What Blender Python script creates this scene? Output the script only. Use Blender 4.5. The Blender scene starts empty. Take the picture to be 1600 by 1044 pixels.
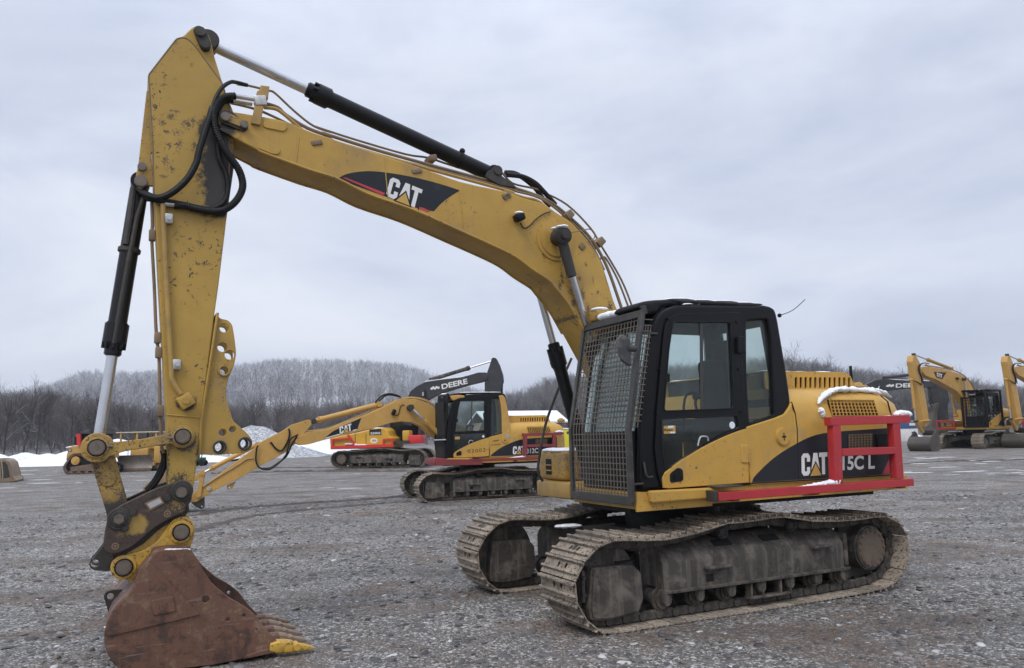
import bpy, bmesh, math, random
import numpy as np
from mathutils import Vector, Matrix

random.seed(7)
SC = bpy.context.scene
COL = SC.collection
PI = math.pi
# ------------------------------------------------------------------ camera (solved from the photograph)
CAM_POS = Vector((0.0, 0.0, 1.660))
CAM_R = Matrix(((9.99705364e-01, 2.42731231e-02, 0.0),
                (3.08495333e-03, -1.27055937e-01, -9.91890756e-01),
                (-2.40762864e-02, 9.91598510e-01, -1.27093383e-01)))
FPX = 1218.3            # focal length in photo pixels (photo is 1600 wide)


def ray(u, v):
    return CAM_R @ Vector(((u - 800) / FPX, -(v - 522) / FPX, -1.0))


def gp(u, v, z=0.0):
    d = ray(u, v)
    return CAM_POS + d * ((z - CAM_POS.z) / d.z)


def dp(u, v, dist):      # point at forward distance (world y)
    d = ray(u, v)
    return CAM_POS + d * (dist / d.y)


def T(o, s, pts):        # pixel coordinates read in an enlarged crop -> photo pixels
    return [(o[0] + x / s, o[1] + y / s) for x, y in pts]


class Frame:
    def __init__(self, loc, rz):
        self.loc = Vector(loc)
        self.rz = rz
        self.inv = Matrix.Rotation(-rz, 3, 'Z')

    def at(self, u, v, Y=None, X=None, Z=None):
        a = self.inv @ (CAM_POS - self.loc)
        b = self.inv @ ray(u, v)
        if Z is not None:
            t = (Z - a.z) / b.z
        elif X is not None:
            t = (X - a.x) / b.x
        else:
            t = (Y - a.y) / b.y
        return a + b * t

    def xz(self, pts, Y):
        return [(p.x, p.z) for p in (self.at(u, v, Y) for u, v in pts)]


# ------------------------------------------------------------------ objects
def link(name, me, mat=None, parent=None):
    o = bpy.data.objects.new(name, me)
    COL.objects.link(o)
    if mat is not None and me is not None:
        me.materials.clear()
        me.materials.append(mat)
    if parent is not None:
        o.parent = parent
    return o


def tag(o, label=None, cat=None, group=None, kind=None):
    if label:
        o['label'] = label
    if cat:
        o['category'] = cat
    if group:
        o['group'] = group
    if kind:
        o['kind'] = kind
    return o


def thing(name, label, cat, loc=(0, 0, 0), rz=0.0, group=None):
    o = bpy.data.objects.new(name, None)
    COL.objects.link(o)
    o.empty_display_size = 0.2
    o.location = loc
    o.rotation_euler = (0, 0, rz)
    return tag(o, label, cat, group)


def kids(o):
    return [c for c in bpy.data.objects if c.parent is o]


def copy_tree(o, parent=None):
    c = o.copy()
    COL.objects.link(c)
    c.parent = parent
    for k in kids(o):
        copy_tree(k, c)
    return c


def finish(me, angle=35):
    me.validate()
    n = len(me.polygons)
    me.polygons.foreach_set('use_smooth', [True] * n)
    me.set_sharp_from_angle(angle=math.radians(angle))
    me.update()


# ------------------------------------------------------------------ 2-D helpers
def rnd(pts, r=0.03, n=4):
    """round the corners of a closed polygon"""
    out = []
    N = len(pts)
    for i in range(N):
        p0, p1, p2 = Vector(pts[i - 1]), Vector(pts[i]), Vector(pts[(i + 1) % N])
        a, b = p0 - p1, p2 - p1
        if a.length < 1e-6 or b.length < 1e-6:
            continue
        k = min(r, a.length * .45, b.length * .45)
        q0, q2 = p1 + a.normalized() * k, p1 + b.normalized() * k
        for j in range(n + 1):
            t = j / n
            q = q0 * (1 - t) ** 2 + p1 * 2 * t * (1 - t) + q2 * t * t
            out.append((q.x, q.y))
    return out


def circ(cx, cz, r, n=24):
    return [(cx + r * math.cos(2 * PI * i / n), cz + r * math.sin(2 * PI * i / n)) for i in range(n)]


def cat(pts, n=6, closed=False):
    """Catmull-Rom through 2-D or 3-D points"""
    P = [Vector(p) for p in pts]
    out = []
    N = len(P)
    rng = range(N if closed else N - 1)
    for i in rng:
        if closed:
            p0, p1, p2, p3 = P[i - 1], P[i], P[(i + 1) % N], P[(i + 2) % N]
        else:
            p0, p1, p2, p3 = P[max(i - 1, 0)], P[i], P[i + 1], P[min(i + 2, N - 1)]
        for j in range(n):
            t = j / n
            out.append(0.5 * ((2 * p1) + (p2 - p0) * t + (2 * p0 - 5 * p1 + 4 * p2 - p3) * t * t + (3 * p1 - p0 - 3 * p2 + p3) * t ** 3))
    if not closed:
        out.append(P[-1])
    return [tuple(v) for v in out]


def plate_mesh(outer, holes=(), half=0.01, bevel=0.003):
    """flat plate in the x/z plane with holes, thickness 2*half about y=0"""
    cu = bpy.data.curves.new('tmp', 'CURVE')
    cu.dimensions = '2D'
    cu.fill_mode = 'BOTH'
    for lp in [outer] + list(holes):
        sp = cu.splines.new('POLY')
        sp.points.add(len(lp) - 1)
        for p, q in zip(sp.points, lp):
            p.co = (q[0], q[1], 0, 1)
        sp.use_cyclic_u = True
    bevel = min(bevel, half * .6)
    cu.extrude = max(half - bevel, 0.0001)
    cu.bevel_depth = bevel
    cu.bevel_resolution = 1
    cu.offset = -bevel
    ob = bpy.data.objects.new('tmp', cu)
    me = bpy.data.meshes.new_from_object(ob)
    bpy.data.objects.remove(ob)
    bpy.data.curves.remove(cu)
    me.transform(Matrix.Rotation(PI / 2, 4, 'X'))
    return me


def text_mesh(s, bold=0.0, space=1.0):
    """text normalised to a 1 x 1 box in x/z"""
    cu = bpy.data.curves.new('tmp', 'FONT')
    cu.body = s
    cu.offset = bold
    cu.space_character = space
    cu.fill_mode = 'FRONT'
    ob = bpy.data.objects.new('tmp', cu)
    me = bpy.data.meshes.new_from_object(ob)
    bpy.data.objects.remove(ob)
    bpy.data.curves.remove(cu)
    xs = [v.co.x for v in me.vertices]
    ys = [v.co.y for v in me.vertices]
    x0, x1, y0, y1 = min(xs), max(xs), min(ys), max(ys)
    for v in me.vertices:
        v.co = ((v.co.x - x0) / (x1 - x0), 0, (v.co.y - y0) / (y1 - y0))
    return me


def poly_fill(pts):
    """flat face mesh in x/z"""
    return plate_mesh(pts, (), 0.0006, 0.0)


SPLIT = {'beam_slot', 'front_beam', 'rod_end', 'pipe_clamp', 'hose_fitting', 'door_bolt', 'hinge_knuckle', 'lever', 'bracket', 'end_plate', 'pin_boss', 'link_pin',
         'seal_ring', 'coupler_pin', 'plug_ring', 'red_stripe', 'cross_pin', 'snow_cover', 'ear_pin', 'sticker_white', 'guard_bracket', 'cylinder_mount', 'bracket_pin',
         'line_bracket', 'decal_stripe', 'push_arm', 'console', 'bucket_teeth', 'bucket_cylinder_bracket', 'coupler_hook', 'window_seal', 'porch_post', 'snow_clump',
         'tooth', 'boom_badge'}


class MB:
    def __init__(self):
        self.bm = bmesh.new()

    def _xf(self, vs, M):
        if M is not None:
            for v in vs:
                v.co = M @ v.co

    def box(self, c, s, M=None, bevel=0.0, seg=2):
        bm = bmesh.new()
        bmesh.ops.create_cube(bm, size=1)
        for v in bm.verts:
            v.co = Vector((v.co.x * s[0], v.co.y * s[1], v.co.z * s[2]))
        if bevel:
            bmesh.ops.bevel(bm, geom=bm.edges[:], offset=min(bevel, min(s) * .45), segments=seg, affect='EDGES', profile=.5)
        R = (M.to_4x4() if M is not None else Matrix.Identity(4))
        R = Matrix.Translation(c) @ R
        bm.transform(R)
        self._merge(bm)
        return self

    def b2(self, lo, hi, bevel=0.0, seg=2):
        return self.box([(a + b) / 2 for a, b in zip(lo, hi)], [abs(b - a) for a, b in zip(lo, hi)], None, bevel, seg)

    def _merge(self, bm):
        me = bpy.data.meshes.new('t')
        bm.to_mesh(me)
        bm.free()
        self.bm.from_mesh(me)
        bpy.data.meshes.remove(me)

    def mesh(self, me, M=None, keep=False):
        if M is not None:
            me.transform(M)
        self.bm.from_mesh(me)
        if not keep:
            bpy.data.meshes.remove(me)
        return self

    def plate(self, outer, y0, y1, holes=(), bevel=0.004):
        me = plate_mesh(outer, holes, abs(y1 - y0) / 2, bevel)
        return self.mesh(me, Matrix.Translation((0, (y0 + y1) / 2, 0)))

    def cyl(self, p0, p1, r0, r1=None, n=20, bevel=0.0):
        r1 = r0 if r1 is None else r1
        p0, p1 = Vector(p0), Vector(p1)
        d = p1 - p0
        bm = bmesh.new()
        bmesh.ops.create_cone(bm, cap_ends=True, segments=n, radius1=r0, radius2=r1, depth=d.length)
        if bevel:
            es = [e for e in bm.edges if len(e.link_faces) == 2 and any(len(f.verts) > 4 for f in e.link_faces)]
            bmesh.ops.bevel(bm, geom=es, offset=bevel, segments=2, affect='EDGES')
        q = Vector((0, 0, 1)).rotation_difference(d.normalized())
        bm.transform(Matrix.Translation((p0 + p1) / 2) @ q.to_matrix().to_4x4())
        self._merge(bm)
        return self

    def tube(self, pts, r, n=8, caps=True):
        P = [Vector(p) for p in pts]
        rad = r if isinstance(r, (list, tuple)) else [r] * len(P)
        bm = self.bm
        rings = []
        up = None
        for i, p in enumerate(P):
            t = (P[min(i + 1, len(P) - 1)] - P[max(i - 1, 0)])
            if t.length < 1e-9:
                t = Vector((0, 0, 1))
            t.normalize()
            if up is None:
                up = Vector((0, 0, 1)) if abs(t.z) < .9 else Vector((1, 0, 0))
            s = t.cross(up).normalized()
            up = s.cross(t).normalized()
            rings.append([bm.verts.new(p + (s * math.cos(2 * PI * k / n) + up * math.sin(2 * PI * k / n)) * rad[i]) for k in range(n)])
        for a, b in zip(rings, rings[1:]):
            for k in range(n):
                bm.faces.new((a[k], a[(k + 1) % n], b[(k + 1) % n], b[k]))
        if caps:
            bm.faces.new(rings[0][::-1])
            bm.faces.new(rings[-1])
        return self

    def loft(self, rings, caps=True, closed=True):
        bm = self.bm
        R = [[bm.verts.new(p) for p in r] for r in rings]
        n = len(R[0])
        for a, b in zip(R, R[1:]):
            for k in range(n if closed else n - 1):
                bm.faces.new((a[k], a[(k + 1) % n], b[(k + 1) % n], b[k]))
        if caps:
            bm.faces.new(R[0][::-1])
            bm.faces.new(R[-1])
        return self

    def sphere(self, c, r, s=(1, 1, 1), n=12):
        bm = bmesh.new()
        bmesh.ops.create_uvsphere(bm, u_segments=n, v_segments=max(6, n // 2), radius=r)
        for v in bm.verts:
            v.co = Vector((v.co.x * s[0], v.co.y * s[1], v.co.z * s[2])) + Vector(c)
        self._merge(bm)
        return self

    def clusters(self):
        """connected islands, joined where their boxes overlap"""
        bm = self.bm
        seen, isl = set(), []
        bm.faces.ensure_lookup_table()
        for f in bm.faces:
            if f.index in seen:
                continue
            st, grp = [f], []
            seen.add(f.index)
            while st:
                g = st.pop()
                grp.append(g)
                for v in g.verts:
                    for h in v.link_faces:
                        if h.index not in seen:
                            seen.add(h.index)
                            st.append(h)
            co = [v.co for g in grp for v in g.verts]
            isl.append([[grp], [min(c[i] for c in co) - .002 for i in range(3)], [max(c[i] for c in co) + .002 for i in range(3)]])
        merged_ = True
        while merged_:
            merged_ = False
            for i in range(len(isl)):
                for j in range(i + 1, len(isl)):
                    a, b = isl[i], isl[j]
                    if all(a[1][k] <= b[2][k] and b[1][k] <= a[2][k] for k in range(3)):
                        a[0] += b[0]
                        a[1] = [min(x, y) for x, y in zip(a[1], b[1])]
                        a[2] = [max(x, y) for x, y in zip(a[2], b[2])]
                        isl.pop(j)
                        merged_ = True
                        break
                if merged_:
                    break
        return [[f for g in c[0] for f in g] for c in isl]

    def build(self, name, mat, parent=None, angle=35):
        bmesh.ops.recalc_face_normals(self.bm, faces=self.bm.faces[:])
        if name in SPLIT:
            self.bm.faces.index_update()
            cl = self.clusters()
            if len(cl) > 1:
                o = None
                for fs in cl:
                    b2 = MB()
                    mp = {}
                    for f in fs:
                        for v in f.verts:
                            if v not in mp:
                                mp[v] = b2.bm.verts.new(v.co)
                        try:
                            b2.bm.faces.new([mp[v] for v in f.verts])
                        except ValueError:
                            pass
                    me = bpy.data.meshes.new(name)
                    b2.bm.to_mesh(me)
                    b2.bm.free()
                    finish(me, angle)
                    o = link(name, me, mat, parent)
                self.bm.free()
                return o
        me = bpy.data.meshes.new(name)
        self.bm.to_mesh(me)
        self.bm.free()
        finish(me, angle)
        return link(name, me, mat, parent)


def yprism_profile(prof, outline_holes=()):
    pass


# ------------------------------------------------------------------ materials
def nt_new(name):
    m = bpy.data.materials.new(name)
    m.use_nodes = True
    nt = m.node_tree
    nt.nodes.clear()
    out = nt.nodes.new('ShaderNodeOutputMaterial')
    return m, nt, out


def N(nt, typ, **kw):
    n = nt.nodes.new(typ)
    for k, v in kw.items():
        if k in n.inputs.keys():
            n.inputs[k].default_value = v
        else:
            setattr(n, k, v)
    return n


def L(nt, a, b):
    nt.links.new(a, b)


def ramp(nt, fac, p0, p1, c0=(0, 0, 0, 1), c1=(1, 1, 1, 1)):
    r = N(nt, 'ShaderNodeValToRGB')
    r.color_ramp.elements[0].position = p0
    r.color_ramp.elements[1].position = p1
    r.color_ramp.elements[0].color = c0
    r.color_ramp.elements[1].color = c1
    L(nt, fac, r.inputs['Fac'])
    return r.outputs['Color']


def mixc(nt, fac, a, b, blend='MIX'):
    m = N(nt, 'ShaderNodeMix', data_type='RGBA', blend_type=blend)
    for sock, val in ((m.inputs[0], fac), (m.inputs[6], a), (m.inputs[7], b)):
        if hasattr(val, 'is_linked'):
            L(nt, val, sock)
        else:
            sock.default_value = val if not isinstance(val, tuple) or len(val) != 3 else (*val, 1)
    return m.outputs[2]


def mth(nt, op, a, b=None):
    m = N(nt, 'ShaderNodeMath', operation=op)
    for i, v in enumerate((a, b)):
        if v is None:
            continue
        if hasattr(v, 'is_linked'):
            L(nt, v, m.inputs[i])
        else:
            m.inputs[i].default_value = v
    return m.outputs[0]


def noise(nt, vec, scale, detail=4, rough=.55, dist=0.0):
    n = N(nt, 'ShaderNodeTexNoise', Scale=scale, Detail=detail, Roughness=rough, Distortion=dist)
    L(nt, vec, n.inputs['Vector'])
    return n.outputs['Fac']


def mapping(nt, sc=(1, 1, 1), loc=(0, 0, 0)):
    tc = N(nt, 'ShaderNodeTexCoord')
    mp = N(nt, 'ShaderNodeMapping')
    mp.inputs['Scale'].default_value = sc
    mp.inputs['Location'].default_value = loc
    L(nt, tc.outputs['Object'], mp.inputs['Vector'])
    return mp.outputs['Vector']


def painted(name, col, rough=.45, metal=0.0, vary=.18, grime=None, gamt=.5, gscale=3.0, chips=None, camt=.0, cscale=26.0,
            streak=None, samt=0.0, bump=.15, bscale=40, spec=.5, blobs=(), coat=0.0, rv=0.0):
    """painted or bare metal: tone variation, grime clouds, chips, vertical streaks, placed worn patches (x,z,rx,rz)"""
    m, nt, out = nt_new(name)
    v = mapping(nt)
    oi = N(nt, 'ShaderNodeObjectInfo')
    big = noise(nt, v, 1.3, 5)
    med = noise(nt, v, 7.0, 5, .6)
    c = mixc(nt, ramp(nt, big, .3, .7), tuple(x * (1 - vary) for x in col), tuple(min(1, x * (1 + vary * .7)) for x in col))
    c = mixc(nt, ramp(nt, med, .35, .75), c, mixc(nt, .25, c, (*[x * .6 for x in col], 1)))
    fr = ramp(nt, noise(nt, v, 9, 4), .2, .8, (rough - .08,) * 3 + (1,), (min(1, rough + .14),) * 3 + (1,))
    gm = None
    if grime:
        g1 = noise(nt, v, gscale, 8, .65, .4)
        lo = .66 - .36 * gamt
        gm = ramp(nt, g1, lo, lo + .22)
        gm = mth(nt, 'MULTIPLY', gm, min(1, .35 + gamt))
        c = mixc(nt, gm, c, (*grime, 1))
    if streak:
        vs = mapping(nt, (9, 9, .55))
        s1 = ramp(nt, noise(nt, vs, 1.6, 6, .6), .62 - .3 * samt, .84 - .2 * samt)
        c = mixc(nt, mth(nt, 'MULTIPLY', s1, min(.9, .3 + samt)), c, (*streak, 1))
    if chips:
        h1 = noise(nt, v, cscale, 3, .7, .8)
        hk = .05 if camt < .42 else .20
        h2 = ramp(nt, noise(nt, v, 1.9, 3), .47 - hk, .64 - hk)
        hm = mth(nt, 'MULTIPLY', ramp(nt, h1, .655 - .20 * camt, .685 - .20 * camt), h2)
        c = mixc(nt, hm, c, (*chips, 1))
    if blobs:
        tc = N(nt, 'ShaderNodeTexCoord')
        sp = N(nt, 'ShaderNodeSeparateXYZ')
        L(nt, tc.outputs['Object'], sp.inputs[0])
        nbig = mth(nt, 'MULTIPLY', mth(nt, 'SUBTRACT', noise(nt, v, 11, 6, .7), .5), 1.6)
        nsm = mth(nt, 'MULTIPLY', mth(nt, 'SUBTRACT', noise(nt, v, 42, 5, .75, 1.2), .44), 6.5)
        for (bx, bz, rx, rz, bc) in blobs:
            dx = mth(nt, 'DIVIDE', mth(nt, 'SUBTRACT', sp.outputs[0], bx), rx)
            dz = mth(nt, 'DIVIDE', mth(nt, 'SUBTRACT', sp.outputs[2], bz), rz)
            d2 = mth(nt, 'SQRT', mth(nt, 'ADD', mth(nt, 'MULTIPLY', dx, dx), mth(nt, 'MULTIPLY', dz, dz)))
            dd = mth(nt, 'ADD', d2, nbig if min(rx, rz) > .07 else nsm)
            c = mixc(nt, ramp(nt, dd, .7, 1.1, ((.97 if min(rx, rz) > .07 else .85),) * 3 + (1,), (0, 0, 0, 1)), c, (*bc, 1))
    if rv:
        hs = N(nt, 'ShaderNodeHueSaturation')
        L(nt, ramp(nt, oi.outputs['Random'], 0, 1, (1 - rv,) * 3 + (1,), (1 + rv * .6,) * 3 + (1,)), hs.inputs['Value'])
        L(nt, c, hs.inputs['Color'])
        c = hs.outputs[0]
    b = N(nt, 'ShaderNodeBsdfPrincipled')
    L(nt, c, b.inputs['Base Color'])
    L(nt, fr, b.inputs['Roughness'])
    b.inputs['Metallic'].default_value = metal
    b.inputs['Specular IOR Level'].default_value = spec
    b.inputs['Coat Weight'].default_value = coat
    if bump:
        bn = N(nt, 'ShaderNodeBump', Strength=bump, Distance=.01)
        hh = mth(nt, 'ADD', noise(nt, v, bscale, 5, .6), mth(nt, 'MULTIPLY', noise(nt, v, 2.2, 3), 1.5))
        L(nt, hh, bn.inputs['Height'])
        L(nt, bn.outputs[0], b.inputs['Normal'])
    L(nt, b.outputs[0], out.inputs[0])
    return m


def glassy(name, tint=(.76, .88, .84), gloss=.035, dusty=.04):
    m, nt, out = nt_new(name)
    v = mapping(nt)
    tr = N(nt, 'ShaderNodeBsdfTransparent')
    tr.inputs[0].default_value = (*tint, 1)
    gl = N(nt, 'ShaderNodeBsdfGlossy', Roughness=.03)
    gl.inputs[0].default_value = (.9, .95, .95, 1)
    df = N(nt, 'ShaderNodeBsdfDiffuse')
    df.inputs[0].default_value = (.42, .43, .41, 1)
    lw = N(nt, 'ShaderNodeLayerWeight', Blend=.25)
    f = mth(nt, 'ADD', mth(nt, 'MULTIPLY', lw.outputs['Fresnel'], .75), gloss * .3)
    a = N(nt, 'ShaderNodeMixShader')
    L(nt, f, a.inputs[0])
    L(nt, tr.outputs[0], a.inputs[1])
    L(nt, gl.outputs[0], a.inputs[2])
    d = mth(nt, 'MULTIPLY', ramp(nt, noise(nt, v, 3.5, 6, .65), .3, .8), dusty)
    b = N(nt, 'ShaderNodeMixShader')
    L(nt, d, b.inputs[0])
    L(nt, a.outputs[0], b.inputs[1])
    L(nt, df.outputs[0], b.inputs[2])
    L(nt, b.outputs[0], out.inputs[0])
    return m


YEL = (.55, .315, .055)
DIRT = (.16, .115, .07)
BLK = (.018, .018, .02)
M = {}
M['yellow'] = painted('yellow_paint', YEL, .42, vary=.12, grime=(.32, .215, .10), gamt=.40, gscale=2.4, chips=(.10, .07, .04), camt=.14, streak=(.36, .24, .10), samt=.15, bump=.06, bscale=12)
M['boom_yellow'] = painted('boom_yellow_paint', (.475, .285, .055), .5, vary=.13, grime=(.25, .17, .085), gamt=.42, gscale=1.7, chips=(.06, .045, .03), camt=.22, cscale=15,
                           streak=(.25, .17, .08), samt=.2, bump=.10, bscale=18)
M['stick_yellow'] = painted('stick_yellow_paint', (.43, .265, .052), .5, vary=.13, grime=(.25, .17, .08), gamt=.42, gscale=2.5, chips=(.07, .05, .03), camt=.30, cscale=75,
                            bump=.10, bscale=18)
M['link_yellow'] = painted('worn_yellow_paint', (.45, .275, .065), .6, vary=.2, grime=(.21, .15, .07), gamt=.55, gscale=4, chips=(.06, .045, .03), camt=.42, cscale=62, bump=.3, bscale=60)
M['bright_yellow'] = painted('fresh_yellow_paint', (.54, .32, .045), .45, vary=.15, grime=(.24, .16, .065), gamt=.5, gscale=6, chips=(.06, .042, .028), camt=.43, cscale=30, bump=.25)
M['black'] = painted('black_paint', (.006, .0065, .008), .36, vary=.25, grime=(.03, .029, .028), gamt=.08, gscale=2.4, bump=.03, bscale=14, spec=.24)
M['matt_black'] = painted('matt_black_paint', (.009, .009, .010), .55, vary=.25, grime=(.045, .041, .037), gamt=.28, gscale=3.5, bump=.12, spec=.25)
M['cylinder'] = painted('black_cylinder_paint', (.010, .0105, .012), .34, vary=.2, grime=(.05, .046, .042), gamt=.22, gscale=3.2, bump=.06, spec=.28)
M['steel_dark'] = painted('dirty_dark_steel', (.036, .032, .028), .6, vary=.25, grime=(.085, .072, .058), gamt=.42, gscale=4, bump=.35)
M['coupler'] = painted('worn_brown_steel', (.052, .035, .028), .48, vary=.25, grime=(.30, .20, .05), gamt=.26, gscale=5.5, chips=(.02, .017, .015), camt=.3, bump=.3)
M['rust'] = painted('rusty_steel', (.115, .058, .038), .55, vary=.34, grime=(.215, .125, .07), gamt=.44, gscale=1.7, chips=(.048, .026, .018), camt=.42, cscale=11,
                    streak=(.060, .026, .017), samt=.5, bump=.32, bscale=30)


def rusty(name):
    m, nt, out = nt_new(name)
    v = mapping(nt)
    vs = mapping(nt, (7, 7, .6))
    n1 = noise(nt, v, 1.5, 8, .68, .6)
    n2 = noise(nt, v, 7, 7, .7, .4)
    n3 = noise(nt, v, 46, 5, .7)
    s1 = noise(nt, vs, 1.5, 7, .65)
    r = N(nt, 'ShaderNodeValToRGB')
    e = r.color_ramp.elements
    e[0].position, e[0].color = .30, (.052, .032, .025, 1)
    e[1].position, e[1].color = .72, (.21, .155, .115, 1)
    for p, c in ((.42, (.088, .045, .031, 1)), (.50, (.150, .068, .040, 1)), (.57, (.125, .068, .045, 1)), (.64, (.20, .105, .058, 1))):
        k = e.new(p); k.color = c
    f = mth(nt, 'ADD', mth(nt, 'MULTIPLY', n1, .55), mth(nt, 'MULTIPLY', n2, .45))
    f = mth(nt, 'ADD', f, mth(nt, 'MULTIPLY', mth(nt, 'SUBTRACT', s1, .5), .22))
    f = mth(nt, 'ADD', f, mth(nt, 'MULTIPLY', mth(nt, 'SUBTRACT', n3, .5), .14))
    f = mth(nt, 'ADD', mth(nt, 'MULTIPLY', mth(nt, 'SUBTRACT', f, .5), 1.9), .50)
    L(nt, f, r.inputs[0])
    c = mixc(nt, mth(nt, 'MULTIPLY', ramp(nt, s1, .55, .72), .45), r.outputs[0], (.055, .028, .021))
    sc = N(nt, 'ShaderNodeTexNoise', Scale=3.0, Detail=4, Distortion=.4)
    L(nt, mapping(nt, (1.0, 1, 16)), sc.inputs['Vector'])
    c = mixc(nt, mth(nt, 'MULTIPLY', ramp(nt, sc.outputs['Fac'], .66, .70), .5), c, (.24, .19, .155))
    b = N(nt, 'ShaderNodeBsdfPrincipled')
    L(nt, c, b.inputs['Base Color'])
    L(nt, ramp(nt, n2, .3, .7, (.38, .38, .38, 1), (.72, .72, .72, 1)), b.inputs['Roughness'])
    bn = N(nt, 'ShaderNodeBump', Strength=.4, Distance=.008)
    L(nt, mth(nt, 'ADD', n3, mth(nt, 'MULTIPLY', n2, 1.2)), bn.inputs['Height'])
    L(nt, bn.outputs[0], b.inputs['Normal'])
    L(nt, b.outputs[0], out.inputs[0])
    return m


M['rust'] = rusty('rusty_steel_plate')
M['tooth_steel'] = painted('worn_tooth_steel', (.22, .15, .10), .5, vary=.2, grime=(.30, .22, .15), gamt=.4, gscale=8, bump=.2)
M['shoe'] = painted('muddy_track_steel', (.33, .275, .215), .8, vary=.28, grime=(.115, .092, .072), gamt=.55, gscale=11, chips=(.06, .048, .038), camt=.5, cscale=30, bump=.9, bscale=60, rv=.35)
M['chain'] = painted('dark_chain_steel', (.05, .043, .036), .75, vary=.25, grime=(.17, .145, .115), gamt=.45, gscale=9, bump=.5)
M['frame_mud'] = painted('muddy_frame_steel', (.046, .038, .032), .72, vary=.32, grime=(.165, .142, .115), gamt=.5, gscale=5.5, chips=(.022, .018, .016), camt=.30, cscale=24,
                         streak=(.19, .165, .138), samt=.45, bump=.4)
M['hub'] = painted('brown_hub_steel', (.135, .098, .07), .7, vary=.25, grime=(.09, .065, .05), gamt=.5, gscale=9, bump=.4)
M['chrome'] = painted('polished_rod', (.62, .63, .65), .28, metal=1.0, vary=.06, bump=0)
M['pin'] = painted('worn_pin_steel', (.20, .165, .135), .45, metal=.55, vary=.2, grime=(.07, .055, .045), gamt=.4, gscale=14, bump=.25)
M['rubber'] = painted('rubber_hose', (.009, .009, .010), .5, vary=.2, grime=(.06, .056, .05), gamt=.26, gscale=9, bump=.15, spec=.3)
M['red'] = painted('red_paint', (.44, .028, .035), .42, vary=.12, grime=(.25, .045, .04), gamt=.3, gscale=3, chips=(.16, .12, .11), camt=.12, bump=.07, bscale=14)
M['bright_red'] = painted('bright_red_paint', (.62, .03, .03), .42, vary=.1, grime=(.4, .06, .05), gamt=.25, bump=.05)
M['dull_red'] = painted('dull_red_paint', (.23, .035, .038), .5, vary=.15, grime=(.14, .05, .045), gamt=.4, bump=.1)
M['white'] = painted('white_vinyl', (.74, .74, .72), .5, vary=.05, grime=(.45, .43, .40), gamt=.25, gscale=6, bump=0)
M['decal_black'] = painted('black_vinyl', (.014, .016, .021), .42, vary=.18, grime=(.06, .062, .072), gamt=.22, gscale=5, bump=0, spec=.35)
M['decal_red'] = painted('red_vinyl', (.52, .045, .06), .5, vary=.1, bump=0)
M['decal_yellow'] = painted('yellow_vinyl', (.55, .33, .08), .5, vary=.1, bump=0)
M['snow'] = painted('snow', (.84, .86, .90), .75, vary=.03, bump=.35, bscale=25, spec=.3)
M['mesh_steel'] = painted('weathered_mesh_steel', (.125, .110, .094), .62, vary=.2, grime=(.17, .145, .115), gamt=.4, gscale=8, bump=.15)
M['guard_steel'] = painted('dark_grey_steel', (.038, .037, .035), .5, vary=.2, grime=(.11, .10, .088), gamt=.4, gscale=5, bump=.12)
M['glass'] = glassy('tinted_glass', (.89, .935, .92))
M['seat'] = painted('seat_fabric', (.030, .030, .032), .85, vary=.2, bump=.3, bscale=80)
M['trim'] = painted('grey_cab_trim', (.05, .052, .05), .7, vary=.15, bump=.1)
M['line_yellow'] = painted('yellow_steel_line', (.40, .25, .07), .5, vary=.15, grime=(.22, .15, .075), gamt=.45, gscale=6, bump=.05)
M['line_brown'] = painted('dirty_steel_line', (.22, .155, .09), .6, vary=.2, grime=(.12, .09, .06), gamt=.45, gscale=6, bump=.05)
M['fitting'] = painted('bright_fitting', (.55, .55, .54), .35, metal=.6, vary=.1, grime=(.25, .2, .14), gamt=.35, gscale=12, bump=.1)
M['dark_hole'] = painted('dark_interior', (.008, .008, .008), .9, vary=0, bump=0)
M['mirror'] = painted('mirror_glass', (.55, .57, .60), .12, metal=1.0, vary=.1, bump=0)
M['mirror_back'] = painted('dusty_mirror_back', (.05, .05, .055), .55, vary=.3, grime=(.33, .29, .24), gamt=.5, gscale=3.5, bump=.1)

# ------------------------------------------------------------------ lettering
LOGO_C = [(0, .14), (.13, 0), (.45, 0), (.58, .14), (.58, .38), (.37, .38), (.37, .19), (.21, .19), (.21, .81), (.37, .81), (.37, .62), (.58, .62), (.58, .86), (.45, 1), (.13, 1), (0, .86)]
LOGO_A = [(.62, 0), (.83, 1), (1.09, 1), (1.30, 0), (1.09, 0), (.96, .66), (.83, 0)]
LOGO_T = [(1.22, 1), (1.80, 1), (1.80, .80), (1.62, .80), (1.62, 0), (1.41, 0), (1.41, .80), (1.22, .80)]
LOGO_TRI = [(.58, -.03), (1.34, -.03), (.96, .52)]
LOGO_TRI_EDGE = [(.46, -.06), (1.46, -.06), (.96, .64)]


def affine(F, Y, p00, p10, p01, wd=1.0, ht=1.0):
    """map (s,t) in a wd x ht box on to a plane of the machine: p00 lower left, p10 lower right, p01 upper left (photo px)"""
    o, a, b = (F.xz([p], Y)[0] for p in (p00, p10, p01))
    ex = ((a[0] - o[0]) / wd, (a[1] - o[1]) / wd)
    ey = ((b[0] - o[0]) / ht, (b[1] - o[1]) / ht)
    return lambda s, t: (o[0] + s * ex[0] + t * ey[0], o[1] + s * ex[1] + t * ey[1])


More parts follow.
